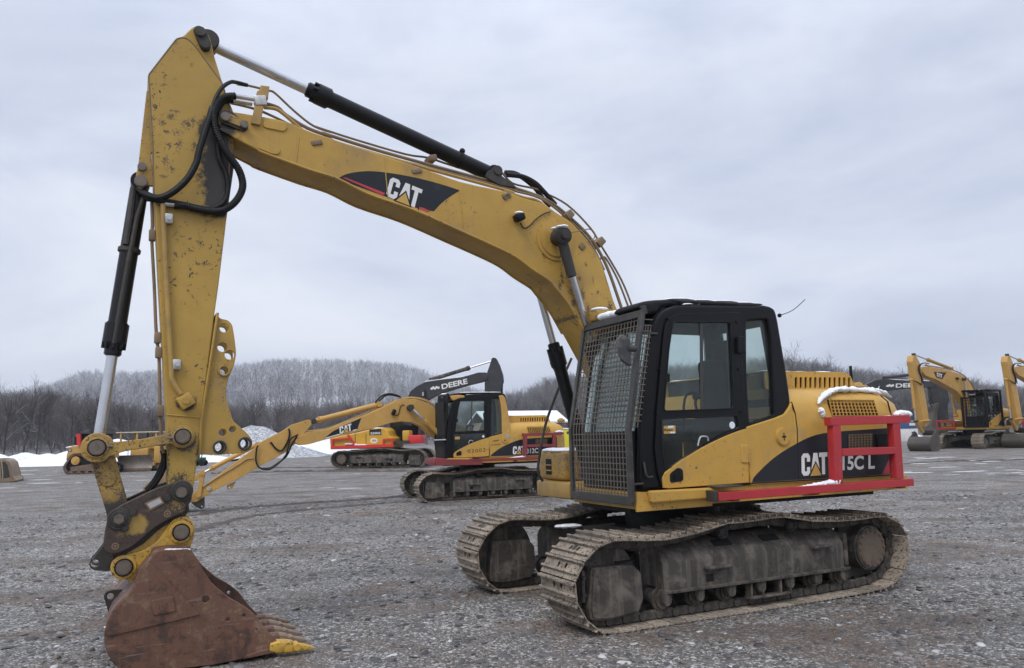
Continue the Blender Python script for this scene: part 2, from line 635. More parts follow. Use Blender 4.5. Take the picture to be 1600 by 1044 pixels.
def logo(F, Y, p00, p10, p01, parent, tri_mat=None, out=1.0):
    f = affine(F, Y, p00, p10, p01, 1.8, 1.0)
    e = 0.0015 * out
    mb = MB()
    for g in (LOGO_C, LOGO_A, LOGO_T):
        mb.plate([f(*p) for p in g], Y, Y + e, (), 0)
    o = mb.build('logo_letters', M['white'], parent)
    mb = MB()
    mb.plate([f(*p) for p in LOGO_TRI_EDGE], Y, Y + 1.6 * e, (), 0)
    mb.build('logo_triangle_edge', M['decal_black'], parent)
    mb = MB()
    mb.plate([f(*p) for p in LOGO_TRI], Y, Y + 2.3 * e, (), 0)
    mb.build('logo_triangle', tri_mat or M['decal_yellow'], parent)
    return o


def words(F, Y, s, p00, p10, p01, parent, mat, name='lettering', bold=0.0, space=1.0, lift=.0015):
    f = affine(F, Y, p00, p10, p01)
    me = text_mesh(s, bold, space)
    for v in me.vertices:
        x, z = f(v.co.x, v.co.z)
        v.co = (x, Y + lift, z)
    finish(me)
    return link(name, me, mat, parent)
# ================================================================== the main excavator
Z4 = ((860, 460), 4.994); Z5 = ((860, 630), 4.994); P5 = ((80, 780), 3.333); P6 = ((800, 440), 2.9)
T7 = ((1100, 540), 4.0); TA = ((200, 30), 4.994); TB = ((480, 120), 4.994); TC = ((720, 230), 4.994)
CC = ((120, 660), 4.994); TD = ((140, 240), 4.994); TE = ((140, 450), 4.994); TG = ((760, 320), 3.727)
K1 = ((1040, 760), 3.81); K8 = ((690, 740), 3.8675)
RZ = math.radians(205.942)
F = Frame((1.669, 8.549, 0), RZ)
EX = thing('excavator', 'big yellow crawler excavator with black cab, steel mesh guard and rusty bucket, nearest of all', 'excavator',
           F.loc, RZ)


def fx(t, pts, Y):
    return F.xz(T(t[0], t[1], pts), Y)


def f3(t, pts, Y):
    return [(x, (Y[i] if isinstance(Y, (list, tuple)) else Y), z) for i, (x, z) in
            enumerate([F.xz([p], Y[i] if isinstance(Y, (list, tuple)) else Y)[0] for i, p in enumerate(T(t[0], t[1], pts))])]


# ---------------------------------------------------------------- tracks
def resample(path, step_count):
    P = [Vector(p) for p in path]
    P.append(P[0])
    cum = [0]
    for a, b in zip(P, P[1:]):
        cum.append(cum[-1] + (b - a).length)
    tot = cum[-1]
    out = []
    j = 0
    for i in range(step_count):
        s = tot * i / step_count
        while cum[j + 1] < s:
            j += 1
        t = (s - cum[j]) / (cum[j + 1] - cum[j])
        out.append(P[j].lerp(P[j + 1], t))
    return out, tot


TOPP = fx(K1, [(1310, 182), (1150, 203), (1000, 211), (860, 209), (700, 186), (500, 214), (330, 230), (250, 265), (0, 322)], 1.295)
belt = [(-1.60, .045), (-1.80, .10), (-1.95, .24), (-2.0, .45), (-1.93, .62)] + TOPP + \
       fx(K8, [(1040, 410), (950, 447)], 1.295) + [(1.80, .66), (1.92, .55), (1.975, .40), (1.93, .24), (1.82, .10), (1.68, .018), (1.5, .018)] + \
       [(.8, .018), (0, .018), (-.8, .022), (-1.3, .03)]
belt = [p for p in cat(belt, 6, True)]
NSH = 50
pts, tot = resample(belt, NSH)
pitch = tot / NSH


def shoe_mesh(w, p, detail=True):
    mb = MB()
    if detail:
        mb.mesh(plate_mesh([(-w / 2, -p * .47), (w / 2, -p * .47), (w / 2, p * .47), (-w / 2, p * .47)],
                           [[(-.06 + .022 * math.cos(a), p * -.12 + .026 * math.sin(a)) for a in np.linspace(0, 2 * PI, 12, False)], [(.06 + .022 * math.cos(a), p * -.12 + .026 * math.sin(a)) for a in np.linspace(0, 2 * PI, 12, False)]], .006, .001).copy(), None)
        me = mb.bm
        for v in me.verts:           # plate lies in local x (along) / y (across)
            v.co = Vector((v.co.z, v.co.x, v.co.y - .006))
    else:
        mb.b2((-p * .47, -w / 2, -.012), (p * .47, w / 2, 0))
    for k, h in ((-.42, .032), (.14, .026)):
        mb.b2((p * k - .009, -w / 2, -.012 - h), (p * k + .013, w / 2, -.011), .004, 1)
    if detail:
        for s in (-1, 1):
            mb.b2((-p * .56, s * .10 - .022, .001), (p * .36, s * .10 + .022, .085), .014, 1)
            mb.cyl((p * .42, s * .135, .045), (p * .42, s * .075, .045), .034, None, 10)
    me = bpy.data.meshes.new('track_shoe')
    bmesh.ops.recalc_face_normals(mb.bm, faces=mb.bm.faces[:])
    mb.bm.to_mesh(me)
    mb.bm.free()
    finish(me)
    return me


IGUARD = fx(K8, [(908, 572), (1165, 556), (1208, 600), (1224, 760), (1197, 838), (1090, 872), (985, 892), (903, 888), (893, 820)], 1.21)
SHOE = shoe_mesh(.60, pitch)
SHOE.materials.append(M['shoe'])
SHOE.materials.append(M['chain'])
for pl0 in SHOE.polygons:
    if pl0.center.z > .0012:
        pl0.material_index = 1


def add_track(parent, y, pts, shoe):
    root = bpy.data.objects.new('track_chain', None)
    COL.objects.link(root)
    root.parent = parent
    root.empty_display_size = .1
    n = len(pts)
    rr = random.Random(3)
    for i in range(n):
        a, b = pts[i], pts[(i + 1) % n]
        d = (b - a).normalized()
        o = bpy.data.objects.new('track_shoe', shoe)
        COL.objects.link(o)
        o.parent = root
        # local x along path, local z inward (to the left of travel): path runs top -> front -> bottom
        xa = Vector((d.x, 0, d.y))
        za = Vector((d.y, 0, -d.x))
        m3 = Matrix((xa, za.cross(xa), za)).transposed()
        mid = (a + b) / 2
        o.matrix_local = Matrix.Translation((mid.x, y, mid.y)) @ m3.to_4x4() @ Matrix.Rotation(rr.uniform(-.02, .02), 4, 'Y')
    return root


def track_side(parent, y, sgn, pts, shoe):
    """sgn = +1 when the outer face looks to +y"""
    add_track(parent, y, pts, shoe)
    Yo = lambda d: y + sgn * d            # outward offset
    beam = [(-.17, .27), (.205, .27), (.205, .50), (.17, .565), (.03, .66), (-.06, .68), (-.17, .60)]
    xs = [1.02, .98, -1.16, -1.20]
    rings = []
    for i, x in enumerate(xs):
        k = .93 if i in (0, 3) else 1
        rings.append([(x, Yo(a * k), .45 + (z - .45) * k) for a, z in beam])
    mb = MB().loft(rings)
    mb.b2((1.0, Yo(.10), .245), (-1.22, Yo(.235), .272), .004, 1)
    mb.b2((-1.17, Yo(-.1), .28), (-1.215, Yo(.225), .60), .01, 1)
    fr = mb.build('track_frame', M['frame_mud'], parent)
    # slots and step plates on the beam
    mb = MB()
    R = Matrix.Rotation(sgn * -.60, 3, 'X')
    for x in (.28, -.30):
        mb.box((x, Yo(.10), .613), (.22, .085, .012), R, .02, 2)
    mb.box((.52, Yo(.203), .335), (.09, .01, .07), None, .01)
    mb.build('beam_slot', M['dark_hole'], fr)
    for x0, x1, z in ((.28, .58, .425), (-.98, -.72, .50)):
        MB().box(((x0 + x1) / 2, Yo(.225), z), (x1 - x0, .07, .025), None, .006).build('step_plate', M['frame_mud'], fr)
    # front yoke cover
    mb = MB().plate(rnd(IGUARD, .014, 2), Yo(-.2), Yo(.205), (), .006)
    ix = [p[0] for p in IGUARD]
    iz = [p[1] for p in IGUARD]
    x0_, x1_, z0_, z1_ = min(ix), max(ix), min(iz), max(iz)
    ins = [(x + ((x0_ + x1_) / 2 - x) * .09, z + ((z0_ + z1_) / 2 - z) * .07) for x, z in IGUARD]
    mb.plate(rnd(ins, .014, 2), Yo(.20), Yo(.219), (), .005)
    mb.build('idler_guard', M['frame_mud'], parent)
    # yoke strap in front of the guard, bolts and the open slot above it
    MB().b2((x1_ + .012, Yo(-.05), z0_ + .16), (x1_ + .045, Yo(.185), z1_ - .02), .008).build('yoke_strap', M['frame_mud'], parent)
    for zz in (z0_ + .22, z1_ - .08):
        MB().cyl((x1_ + .028, Yo(.18), zz), (x1_ + .028, Yo(.20), zz), .02, None, 6).build('yoke_bolt', M['steel_dark'], parent)
    MB().box((x0_ + .12, Yo(.09), z1_ + .006), (.17, .10, .012), None, .004).build('yoke_slot', M['dark_hole'], parent)
    # idler
    mb = MB().cyl((1.58, Yo(-.09), .385), (1.58, Yo(.09), .385), .345, None, 40, .012)
    mb.cyl((1.58, Yo(-.035), .385), (1.58, Yo(.035), .385), .368, None, 40, .01)
    mb.cyl((1.58, Yo(-.16), .385), (1.58, Yo(.16), .385), .11, None, 20)
    mb.build('idler_wheel', M['frame_mud'], parent)
    # sprocket with final drive
    mb = MB()
    gear = []
    for i in range(21 * 4):
        a = 2 * PI * i / 84
        r = .355 if i % 4 in (1, 2) else .31
        gear.append((-1.58 + r * math.cos(a), .42 + r * math.sin(a)))
    mb.plate(gear, Yo(-.03), Yo(.03), (), .004)
    sp = mb.build('sprocket', M['steel_dark'], parent)
    MB().cyl((-1.58, Yo(-.15), .42), (-1.58, Yo(.19), .42), .222, None, 36, .018).build('final_drive', M['frame_mud'], sp)
    mb = MB().cyl((-1.58, Yo(.19), .42), (-1.58, Yo(.20), .42), .19, None, 36, .004)
    for i in range(16):
        a = 2 * PI * i / 16
        mb.cyl((-1.58 + .17 * math.cos(a), Yo(.195), .42 + .17 * math.sin(a)), (-1.58 + .17 * math.cos(a), Yo(.215), .42 + .17 * math.sin(a)), .013, None, 8)
    mb.build('drive_cover', M['hub'], sp)
    # rollers
    for i in range(7):
        x = 1.0 - i * .36
        mb = MB().cyl((x, Yo(-.16), .185), (x, Yo(.15), .185), .075, None, 18)
        for d in (-.11, .085):
            mb.cyl((x, Yo(d), .185), (x, Yo(d + .035), .185), .10, None, 20, .006)
        mb.box((x, Yo(.18), .235), (.11, .06, .09), None, .01)
        mb.cyl((x, Yo(.15), .19), (x, Yo(.215), .19), .05, None, 14, .006)
        mb.build('track_roller', M['frame_mud'], parent)
    for x in (.30, -.55):
        mb = MB().cyl((x, Yo(-.1), .715), (x, Yo(.16), .715), .062, None, 20, .008)
        for i in range(8):
            a = 2 * PI * i / 8
            mb.cyl((x + .04 * math.cos(a), Yo(.155), .715 + .04 * math.sin(a)), (x + .04 * math.cos(a), Yo(.172), .715 + .04 * math.sin(a)), .010, None, 6)
        mb.build('carrier_roller', M['steel_dark'], parent)
    # roller guard in the middle
    mb = MB().b2((.08, Yo(.13), .095), (-.42, Yo(.225), .115), .004, 1)
    for x in (.06, -.08, -.30, -.42):
        mb.b2((x, Yo(.13), .10), (x - .02, Yo(.22), .27), .004, 1)
    mb.build('roller_guard', M['frame_mud'], parent)


track_side(EX, .995, 1, pts, SHOE)
track_side(EX, -.995, -1, pts, SHOE)
mb = MB().b2((.55, -.55, .42), (-.60, .55, .66), .04)
for sx in (1, -1):
    for sy in (1, -1):
        a, b = Vector((sx * .30, sy * .35, .56)), Vector((sx * .75, sy * .86, .47))
        mb.loft([[a + Vector((dx, 0, dz)) for dx, dz in ((-.20, -.12), (.20, -.12), (.20, .12), (-.20, .12))],
                 [b + Vector((dx, 0, dz)) for dx, dz in ((-.17, -.13), (.17, -.13), (.17, .13), (-.17, .13))]])
mb.build('car_body', M['steel_dark'], EX)
MB().cyl((0, 0, .64), (0, 0, .97), .50, None, 48, .01).build('swing_bearing', M['matt_black'], EX)
mb = MB()
for i in range(14):
    mb.sphere((.95 + random.uniform(-.16, .10), -.66 + random.uniform(-.05, .05), .645), random.uniform(.025, .05), (1.5, 1.2, .5), 8)
mb.build('snow_clump', M['snow'], EX)

# ---------------------------------------------------------------- upper deck
mb = MB()
tail = [(-2.48 * math.cos(a), 2.48 * math.sin(a)) for a in np.linspace(-.52, .52, 15)]
plan = [(.93, -1.22), (.93, -.30), (1.26, .10), (1.26, 1.20), (-1.95, 1.20)] + [(x, y) for x, y in tail[::-1]] + [(-1.95, -1.22)]
mb.loft([[(x, y, .985) for x, y in plan], [(x, y, 1.125) for x, y in plan]])
mb.build('deck', M['yellow'], EX)
mb = MB().b2((.88, -1.0, .93), (-1.9, 1.0, .984)).b2((1.2, .15, .931), (.85, 1.0, .983))
mb.build('deck_underside', M['matt_black'], EX)
# skirt below the cab door
sk = [fx(Z5, [p], 1.24)[0] for p in ((682, 692), (682, 850), (1265, 802), (1265, 757), (1290, 735), (1290, 665))]
mb = MB().plate([sk[0], sk[1], sk[2], sk[3]], 1.205, 1.24, (), .004)
mb.plate(rnd(fx(Z5, [(785, 685), (795, 782), (1285, 742), (1285, 660)], 1.30), .02), 1.235, 1.30, (), .015)
mb.build('side_skirt', M['yellow'], EX)
# front edge plate under the guard
mb = MB().b2((1.262, .15, .985), (1.30, 1.20, 1.10), .006)
mb.b2((.932, -1.21, .95), (1.0, -.45, 1.12), .02)
mb.build('front_beam', M['line_yellow'], EX)
# tool box on the far front corner
bx = MB().b2((-.25, -1.22, 1.13), (.96, -.62, 1.46), .05, 3)
tb = bx.build('tool_box', M['link_yellow'], EX)
MB().b2((.945, -1.04, 1.19), (.965, -.90, 1.37), .02).build('lamp_opening', M['dark_hole'], tb)
mb = MB()
for z in (1.24, 1.30):
    mb.b2((.962, -1.04, z - .006), (.972, -.90, z + .006))
mb.build('lamp_grille', M['line_yellow'], tb)
mb = MB()
rr = random.Random(5)
for i in range(26):
    mb.sphere((rr.uniform(-.2, .90), rr.uniform(-1.16, -.68), 1.462), rr.uniform(.05, .10), (1.5, 1.2, .34), 10)
mb.build('snow_cover', M['snow'], tb)
# handrail / mirror arm on the far side
hr = [(x, y, z) for (x, y, z) in [tuple(F.at(u, v, -.95)) for u, v in ((893, 560), (879, 592), (865, 627), (852, 665), (843, 712), (841, 738), (848, 752))]]
MB().tube(cat(hr, 5), .016, 8).build('hand_rail', M['steel_dark'], EX)
mp = [(p.x, p.z) for p in (F.at(u, v, -.98) for u, v in T(*Z4, [(5, 532), (45, 497), (80, 555), (125, 640), (112, 690), (84, 668)]))]
mo = MB().plate(rnd(mp, .02), -1.0, -.97, (), .006).build('right_mirror', M['mirror'], EX)
MB().plate(rnd(mp, .02), -1.03, -1.003, (), .006).build('mirror_shell', M['mirror_back'], mo)

# ---------------------------------------------------------------- body, engine hood, counterweight
prof_plan = [(-.60, -1.22), (-.60, 1.22), (-1.98, 1.22), (-2.10, 1.195)] + [(-2.5 * math.cos(a), 2.5 * math.sin(a)) for a in np.linspace(.47, -.47, 15)] + [(-2.10, -1.195), (-1.98, -1.22)]
mb = MB()
bm = mb.bm
lev = [(1.127, 0.0), (1.78, 0.0), (1.88, .022), (1.96, .07), (2.02, .14), (2.05, .24), (2.055, .34)]
rings = []
for z, ins in lev:
    ring = []
    for x, y in prof_plan:
        xi = x if x > -.7 else x + ins * min(1, (-.7 - x) / .5 * .9) * (1.5 if x < -1.9 else .4 if x > -1.9 else 1)
        yi = y - math.copysign(min(ins, abs(y)), y)
        ring.append((xi, yi, z))
    rings.append(ring)
mb.loft(rings)
body = mb.build('body_shell', M['yellow'], EX, 50)
# panel between the cab door and the body
pn = fx(T7, [(258, 512), (330, 488), (450, 450), (500, 428), (528, 388), (545, 350)], 1.21) + [(-.615, 1.127), (-.005, 1.127)]
MB().plate(pn, .25, 1.222, (), .01).build('side_panel', M['yellow'], EX)
# hood riser with louvre slots
hx0, hx1, hz0, hz1 = -.62, -1.90, 2.05, 2.245
slots = []
for i in range(12):
    c = fx(T7, [(578 + i * 30.2, 232)], .85)[0]
    w, h = .021, .058
    sl = rnd([(c[0] - w + .012, c[1] - h), (c[0] + w + .004, c[1] - h), (c[0] + w - .004, c[1] + h), (c[0] - w + .0, c[1] + h)], .018, 3)
    slots.append(sl)
face = rnd([(hx0, hz0), (hx0, hz1), (-1.80, hz1), (-1.88, 2.20), (-1.93, hz0)], .04)
hood = MB().plate(face, .83, .85, slots, .003)
hood.plate(face, -.85, -.83, (), .003)
hood.plate([(hx0, hz1 - .012), (hx0, hz1), (-1.80, hz1), (-1.80, hz1 - .012)], -.83, .83)
hood.plate([(-1.80, hz1), (-1.80, hz1 - .012), (-1.875, 2.195), (-1.93, hz0), (-1.945, hz0), (-1.885, 2.205)], -.83, .83)
ho = hood.build('engine_hood', M['yellow'], EX)
MB().b2((-.64, -.8, 2.06), (-1.78, .79, 2.22)).build('louvre_dark', M['dark_hole'], ho)
mb = MB()
rr = random.Random(9)
for i in range(40):
    mb.sphere((rr.uniform(-1.78, -.7), rr.uniform(-.78, .80), hz1), rr.uniform(.06, .12), (1.5, 1.2, .16), 10)
mb.build('snow_cover', M['snow'], ho)
# exhaust stub and pre-cleaner
px = F.at(1331, 600, 0.1)
MB().cyl((px.x, .1, 2.0), (px.x, .1, F.at(1331, 572, .1).z), .018, None, 10).build('exhaust_pipe', M['matt_black'], EX)
q = F.at(1339, 603, .45)
mb = MB().b2((q.x - .09, .36, 2.04), (q.x + .09, .54, 2.13), .02).cyl((q.x, .45, 2.12), (q.x, .45, 2.165), .075, .05, 20, .008)
mb.build('filler_cap', M['link_yellow'], EX)
# radiator side grille on the shoulder
g = fx(T7, [(768, 338), (1045, 340), (1078, 440), (790, 440)], 1.2)


def bil(g, a, b):
    t0 = (g[0][0] + (g[1][0] - g[0][0]) * a, g[0][1] + (g[1][1] - g[0][1]) * a)
    t1 = (g[3][0] + (g[2][0] - g[3][0]) * a, g[3][1] + (g[2][1] - g[3][1]) * a)
    return (t0[0] + (t1[0] - t0[0]) * b, t0[1] + (t1[1] - t0[1]) * b)


holes = []
for i in range(13):
    for j in range(5):
        a0, a1, b0, b1 = (i + .14) / 13, (i + .86) / 13, (j + .10) / 5, (j + .84) / 5
        holes.append([bil(g, a0, b0), bil(g, a1, b0), bil(g, a1, b1), bil(g, a0, b1)])
go = MB().plate(g, 1.218, 1.234, holes, .002).build('side_grille', M['yellow'], EX)
MB().plate(g, 1.2, 1.222, (), 0).build('grille_dark', M['dark_hole'], go)
# snow lying on the shoulder


def snow_strip(name, P, rads, parent, flat=.55, seed=1):
    """a soft uneven roll of snow along a 3-D path"""
    rs = random.Random(seed)
    Q = [Vector(p) for p in cat(P, 8)]
    n = len(Q)
    R = np.interp(np.linspace(0, 1, n), np.linspace(0, 1, len(rads)), rads)
    mb = MB()
    rings = []
    for i, p in enumerate(Q):
        t = (Q[min(i + 1, n - 1)] - Q[max(i - 1, 0)]).normalized()
        s_ = t.cross(Vector((0, 0, 1)))
        s_ = s_.normalized() if s_.length > .1 else Vector((1, 0, 0))
        u_ = s_.cross(t).normalized()
        k = R[i] * (1 + rs.uniform(-.3, .25)) * (.25 if i in (0, n - 1) else 1)
        rings.append([p + s_ * (math.cos(a_) * k * (1 + rs.uniform(-.22, .22))) + u_ * (math.sin(a_) * k * flat * (1 + rs.uniform(-.28, .28))) for a_ in np.linspace(0, 2 * PI, 12, False)])
    mb.loft(rings)
    return mb.build(name, M['snow'], parent, 70)


sp3 = [tuple(F.at(u, v, y)) for (u, v), y in zip(T(*T7, [(712, 366), (738, 325), (788, 289), (850, 274), (950, 276), (1050, 286), (1110, 302)]), (1.215, 1.19, 1.14, 1.11, 1.10, 1.10, 1.09))]
snow_strip('snow_cover', sp3, [.012, .034, .042, .044, .042, .032, .010], EX, .7, 3)
sp3 = [tuple(F.at(u, v, y)) for (u, v), y in zip(T(*T7, [(990, 270), (1060, 278), (1120, 296), (1172, 326)]), (.95, .95, .93, .90))]
snow_strip('snow_cover', sp3, [.02, .04, .035, .01], EX, .6, 4)
sp3 = [tuple(F.at(u, v, 1.225)) for (u, v) in T(*T7, [(722, 390), (735, 415), (745, 446)])]
snow_strip('snow_cover', sp3, [.022, .034, .022], EX, .9, 5)

YB = 1.2225
# black swoosh
sw = cat(fx(T7, [(302, 850), (322, 812), (440, 700), (580, 612), (690, 562), (800, 540)], YB), 5) + fx(T7, [(1000, 526), (1165, 515), (1190, 800), (1000, 815), (300, 856)], YB)
dec = MB().plate(sw, YB - .002, YB + .0012, (), 0).build('black_side_decal', M['decal_black'], EX)
MB().plate(fx(T7, [(1165, 690), (1183, 690), (1188, 800), (1112, 804)], YB), YB, YB + .003, (), 0).build('red_corner_stripe', M['decal_red'], dec)
mb = MB()
for t in range(8):
    a, b = fx(T7, [(905 + t * 19, 555)], YB)[0], fx(T7, [(905 + t * 19, 640)], YB)[0]
    mb.plate([(a[0] - .006, a[1]), (a[0] + .006, a[1]), (b[0] + .006, b[1]), (b[0] - .006, b[1])], YB, YB + .012, (), 0)
for t in range(6):
    a, b = fx(T7, [(905, 560 + t * 16)], YB)[0], fx(T7, [(1050, 553 + t * 16)], YB)[0]
    mb.plate([(a[0], a[1] - .005), (a[0], a[1] + .005), (b[0], b[1] + .005), (b[0], b[1] - .005)], YB, YB + .010, (), 0)
mb.build('vent_grille', M['line_brown'], dec)
MB().plate(rnd(fx(T7, [(1070, 555), (1160, 550), (1165, 630), (1078, 635)], YB), .02), YB, YB + .02, (), .006).build('vent_frame', M['matt_black'], dec)
logo(F, YB, *T(*T7, [(610, 815), (772, 803), (608, 676)]), dec, out=2)
words(F, YB, '315C L', *T(*T7, [(806, 784), (1066, 770), (806, 694)]), dec, M['white'], 'model_letters', .03, 1.0, .003)
# panel seams, cap, hinge
for line in ([(265, 515), (266, 856)], [(548, 352), (570, 420), (583, 520), (590, 838)], [(1105, 312), (1150, 350), (1172, 432)]):
    P = fx(T7, line, YB)
    L_ = [(x - .004, z) for x, z in P] + [(x + .004, z) for x, z in P[::-1]]
    MB().plate(L_, YB - .012, YB + .002, (), 0).build('panel_gap', M['dark_hole'], EX)
P = fx(T7, [(0, 880), (300, 860), (800, 832), (1190, 806)], YB)
MB().plate([(x, z - .008) for x, z in P] + [(x, z + .004) for x, z in P[::-1]], YB - .012, YB + .002, (), 0).build('panel_gap', M['dark_hole'], EX)
c = fx(T7, [(490, 570)], YB)[0]
cap = MB().cyl((c[0], YB - .01, c[1]), (c[0], YB + .022, c[1]), .092, .085, 36, .008).build('fuel_cap', M['yellow'], EX)
mb = MB()
for s in (-1, 1):
    mb.box((c[0], YB + .022, c[1]), (.012, .006, .075) if s < 0 else (.055, .006, .016), None, .003)
mb.build('cap_lock', M['matt_black'], cap)
h = fx(T7, [(222, 622), (265, 620), (268, 735), (226, 732)], YB)
hi = MB().plate(rnd(h, .01), YB, YB + .025, (), .006).build('door_hinge', M['yellow'], EX)
mb = MB()
P = fx(T7, [(267, 625), (270, 732)], YB)
for i in range(4):
    z0 = P[0][1] + (P[1][1] - P[0][1]) * (i + .1) / 4
    z1 = P[0][1] + (P[1][1] - P[0][1]) * (i + .8) / 4
    mb.cyl((P[0][0], YB + .018, z0), (P[0][0], YB + .018, z1), .014, None, 10)
mb.build('hinge_knuckle', M['yellow'], hi)

# ---------------------------------------------------------------- red guard frame
YR = 1.42


def bar(mb, a, b, w, Y0, Y1, M_=None, bevel=.006):
    """bar between two px points on plane Y1, w metres wide"""
    p, q_ = F.xz([a], Y1)[0], F.xz([b], Y1)[0]
    d = Vector((q_[0] - p[0], q_[1] - p[1])).normalized()
    n = Vector((-d.y, d.x)) * w / 2
    mb.plate([(p[0] + n.x, p[1] + n.y), (q_[0] + n.x, q_[1] + n.y), (q_[0] - n.x, q_[1] - n.y), (p[0] - n.x, p[1] - n.y)], Y0, Y1, (), bevel)


rg = bpy.data.objects.new('guard_frame', None)
COL.objects.link(rg)
rg.parent = EX
mb = MB(); bar(mb, *T(*T7, [(92, 946), (1313, 854)]), .075, 1.34, YR); mb.build('lower_beam', M['red'], rg)
mb = MB(); bar(mb, *T(*T7, [(795, 474), (1288, 459)]), .082, 1.33, YR); mb.build('top_beam', M['red'], rg)
mb = MB(); bar(mb, *T(*T7, [(866, 668), (1222, 654)]), .072, 1.345, YR - .003); mb.build('middle_beam', M['red'], rg)
for a, b in (((832, 492), (846, 858)), ((1205, 480), (1228, 832))):
    mb = MB(); bar(mb, *T(*T7, [a, b]), .105, 1.335, YR - .004); mb.build('post', M['red'], rg)
mb = MB()
for u in (200, 700, 1240):
    p = fx(T7, [(u, 950 - (u - 90) * .0753)], 1.34)[0]
    mb.b2((p[0] - .04, 1.15, p[1] - .045), (p[0] + .04, 1.345, p[1] + .03), .006)
p = fx(T7, [(1240, 450)], 1.34)[0]
mb.b2((p[0] - .11, .9, p[1] - .035), (p[0] - .03, 1.335, p[1] + .04), .006)
mb.build('bracket', M['red'], rg)
mb = MB()
p = fx(T7, [(160, 895)], 1.38)[0]
mb.b2((p[0] - .14, 1.22, p[1] + .015), (p[0] + .14, 1.41, p[1] + .028), .003, 1)
p = fx(T7, [(84, 940)], 1.42)[0]
mb.b2((p[0] - .002, 1.3, p[1] - .05), (p[0] + .03, 1.424, p[1] + .045), .004, 1)
mb.build('end_plate', M['steel_dark'], rg)
sp3 = [(x, 1.37, z) for x, z in fx(T7, [(555, 889), (640, 879), (720, 866), (790, 856), (830, 852)], 1.37)]
snow_strip('snow_cover', sp3, [.01, .022, .03, .05, .05], rg, .6, 6)
sp3 = [(x, 1.36, z) for x, z in fx(T7, [(1190, 432), (1225, 424), (1262, 426), (1290, 434)], 1.36)]
snow_strip('snow_cover', sp3, [.02, .05, .05, .02], rg, .6, 7)
sp3 = [(x, 1.36, z) for x, z in fx(T7, [(800, 456), (900, 452), (1050, 447), (1180, 440)], 1.36)]
snow_strip('snow_cover', sp3, [.012, .016, .014, .016], rg, .5, 8)

# ---------------------------------------------------------------- cab
YC = 1.20
cab = bpy.data.objects.new('cab', None)
COL.objects.link(cab)
cab.parent = EX
out = fx(Z5, [(722, 672), (698, 600), (703, 200)], YC) + fx(Z4, [(738, 600), (798, 262)], YC) + \
    cat(fx(Z4, [(808, 230), (835, 178), (890, 122), (985, 84)], YC), 4) + fx(Z4, [(1300, 84), (1598, 88)], YC) + \
    cat(fx(P6, [(1140, 106), (1180, 118), (1200, 152), (1222, 275), (1245, 410), (1262, 540), (1258, 580), (1236, 604), (1200, 618)], YC), 4) + fx(P6, [(1062, 662), (1064, 920)], YC)
win = rnd(fx(Z4, [(955, 205), (1400, 205), (1430, 905), (866, 925), (885, 720), (905, 430)], YC), .03)
rwin = rnd(fx(P6, [(1064, 180), (1158, 172), (1172, 250), (1190, 606), (1078, 640), (1066, 400)], YC), .03)
low = rnd(fx(Z5, [(845, 105), (1455, 80), (1462, 190), (1300, 275), (1100, 392), (930, 510), (875, 520), (850, 350)], YC), .02)
shell = MB().plate(out, YC - .07, YC, [win, rwin, low], .03)
xw = [p[0] for p in out]
# far side wall, roof, rear wall, floor
shell.plate(out, .20, .25, [rnd([(.93, 1.75), (.93, 2.6), (.80, 2.68), (-.38, 2.68), (-.38, 1.75)], .06)], .02)
shell.plate(cat(fx(Z4, [(808, 230), (835, 178), (890, 122), (985, 84)], YC), 4) + fx(Z4, [(1300, 84), (1598, 88)], YC) + fx(P6, [(1140, 106), (1180, 118)], YC) +
            [(-.38, 2.79), (.85, 2.79), (.98, 2.62)], .25, YC - .07, (), .004)
rb = [(-.44, 2.80), (-.47, 2.84), (-.61, 1.86), (-.58, 1.80)]
shell.plate(rb, .25, .40, (), .004)
shell.plate(rb, 1.0, YC - .07, (), .004)
shell.plate([(-.58, 1.80), (-.62, 1.86), (-.60, 1.95), (-.565, 1.95)], .40, 1.0, (), .004)
shell.plate([(-.455, 2.68), (-.49, 2.68), (-.45, 2.85), (-.42, 2.8)], .40, 1.0, (), .004)
shell.b2((1.20, .25, 1.127), (-.5, YC - .075, 1.20))
# front pillars and lower front
fr_ = [(1.23, 1.13), (1.225, 1.66), (1.205, 1.66), (1.20, 1.13)]
shell.plate(fr_, .25, YC - .07, (), .004)
shell.build('cab_shell', M['black'], cab, 40)
MB().plate([(-.578, 1.95), (-.470, 2.68), (-.478, 2.68), (-.586, 1.95)], .40, 1.0, (), 0).build('rear_window', M['glass'], cab)
MB().plate([(1.215, 1.66), (1.10, 2.25), (1.0, 2.62), (.992, 2.62), (1.092, 2.25), (1.207, 1.66)], .26, YC - .08, (), 0).build('windshield', M['glass'], cab)
MB().plate([(.93, 1.75), (.93, 2.6), (.80, 2.68), (-.38, 2.68), (-.38, 1.75)], .222, .226, (), 0).build('far_window', M['glass'], cab)
MB().plate(rwin, YC - .045, YC - .040, (), 0).build('rear_side_window', M['glass'], cab)
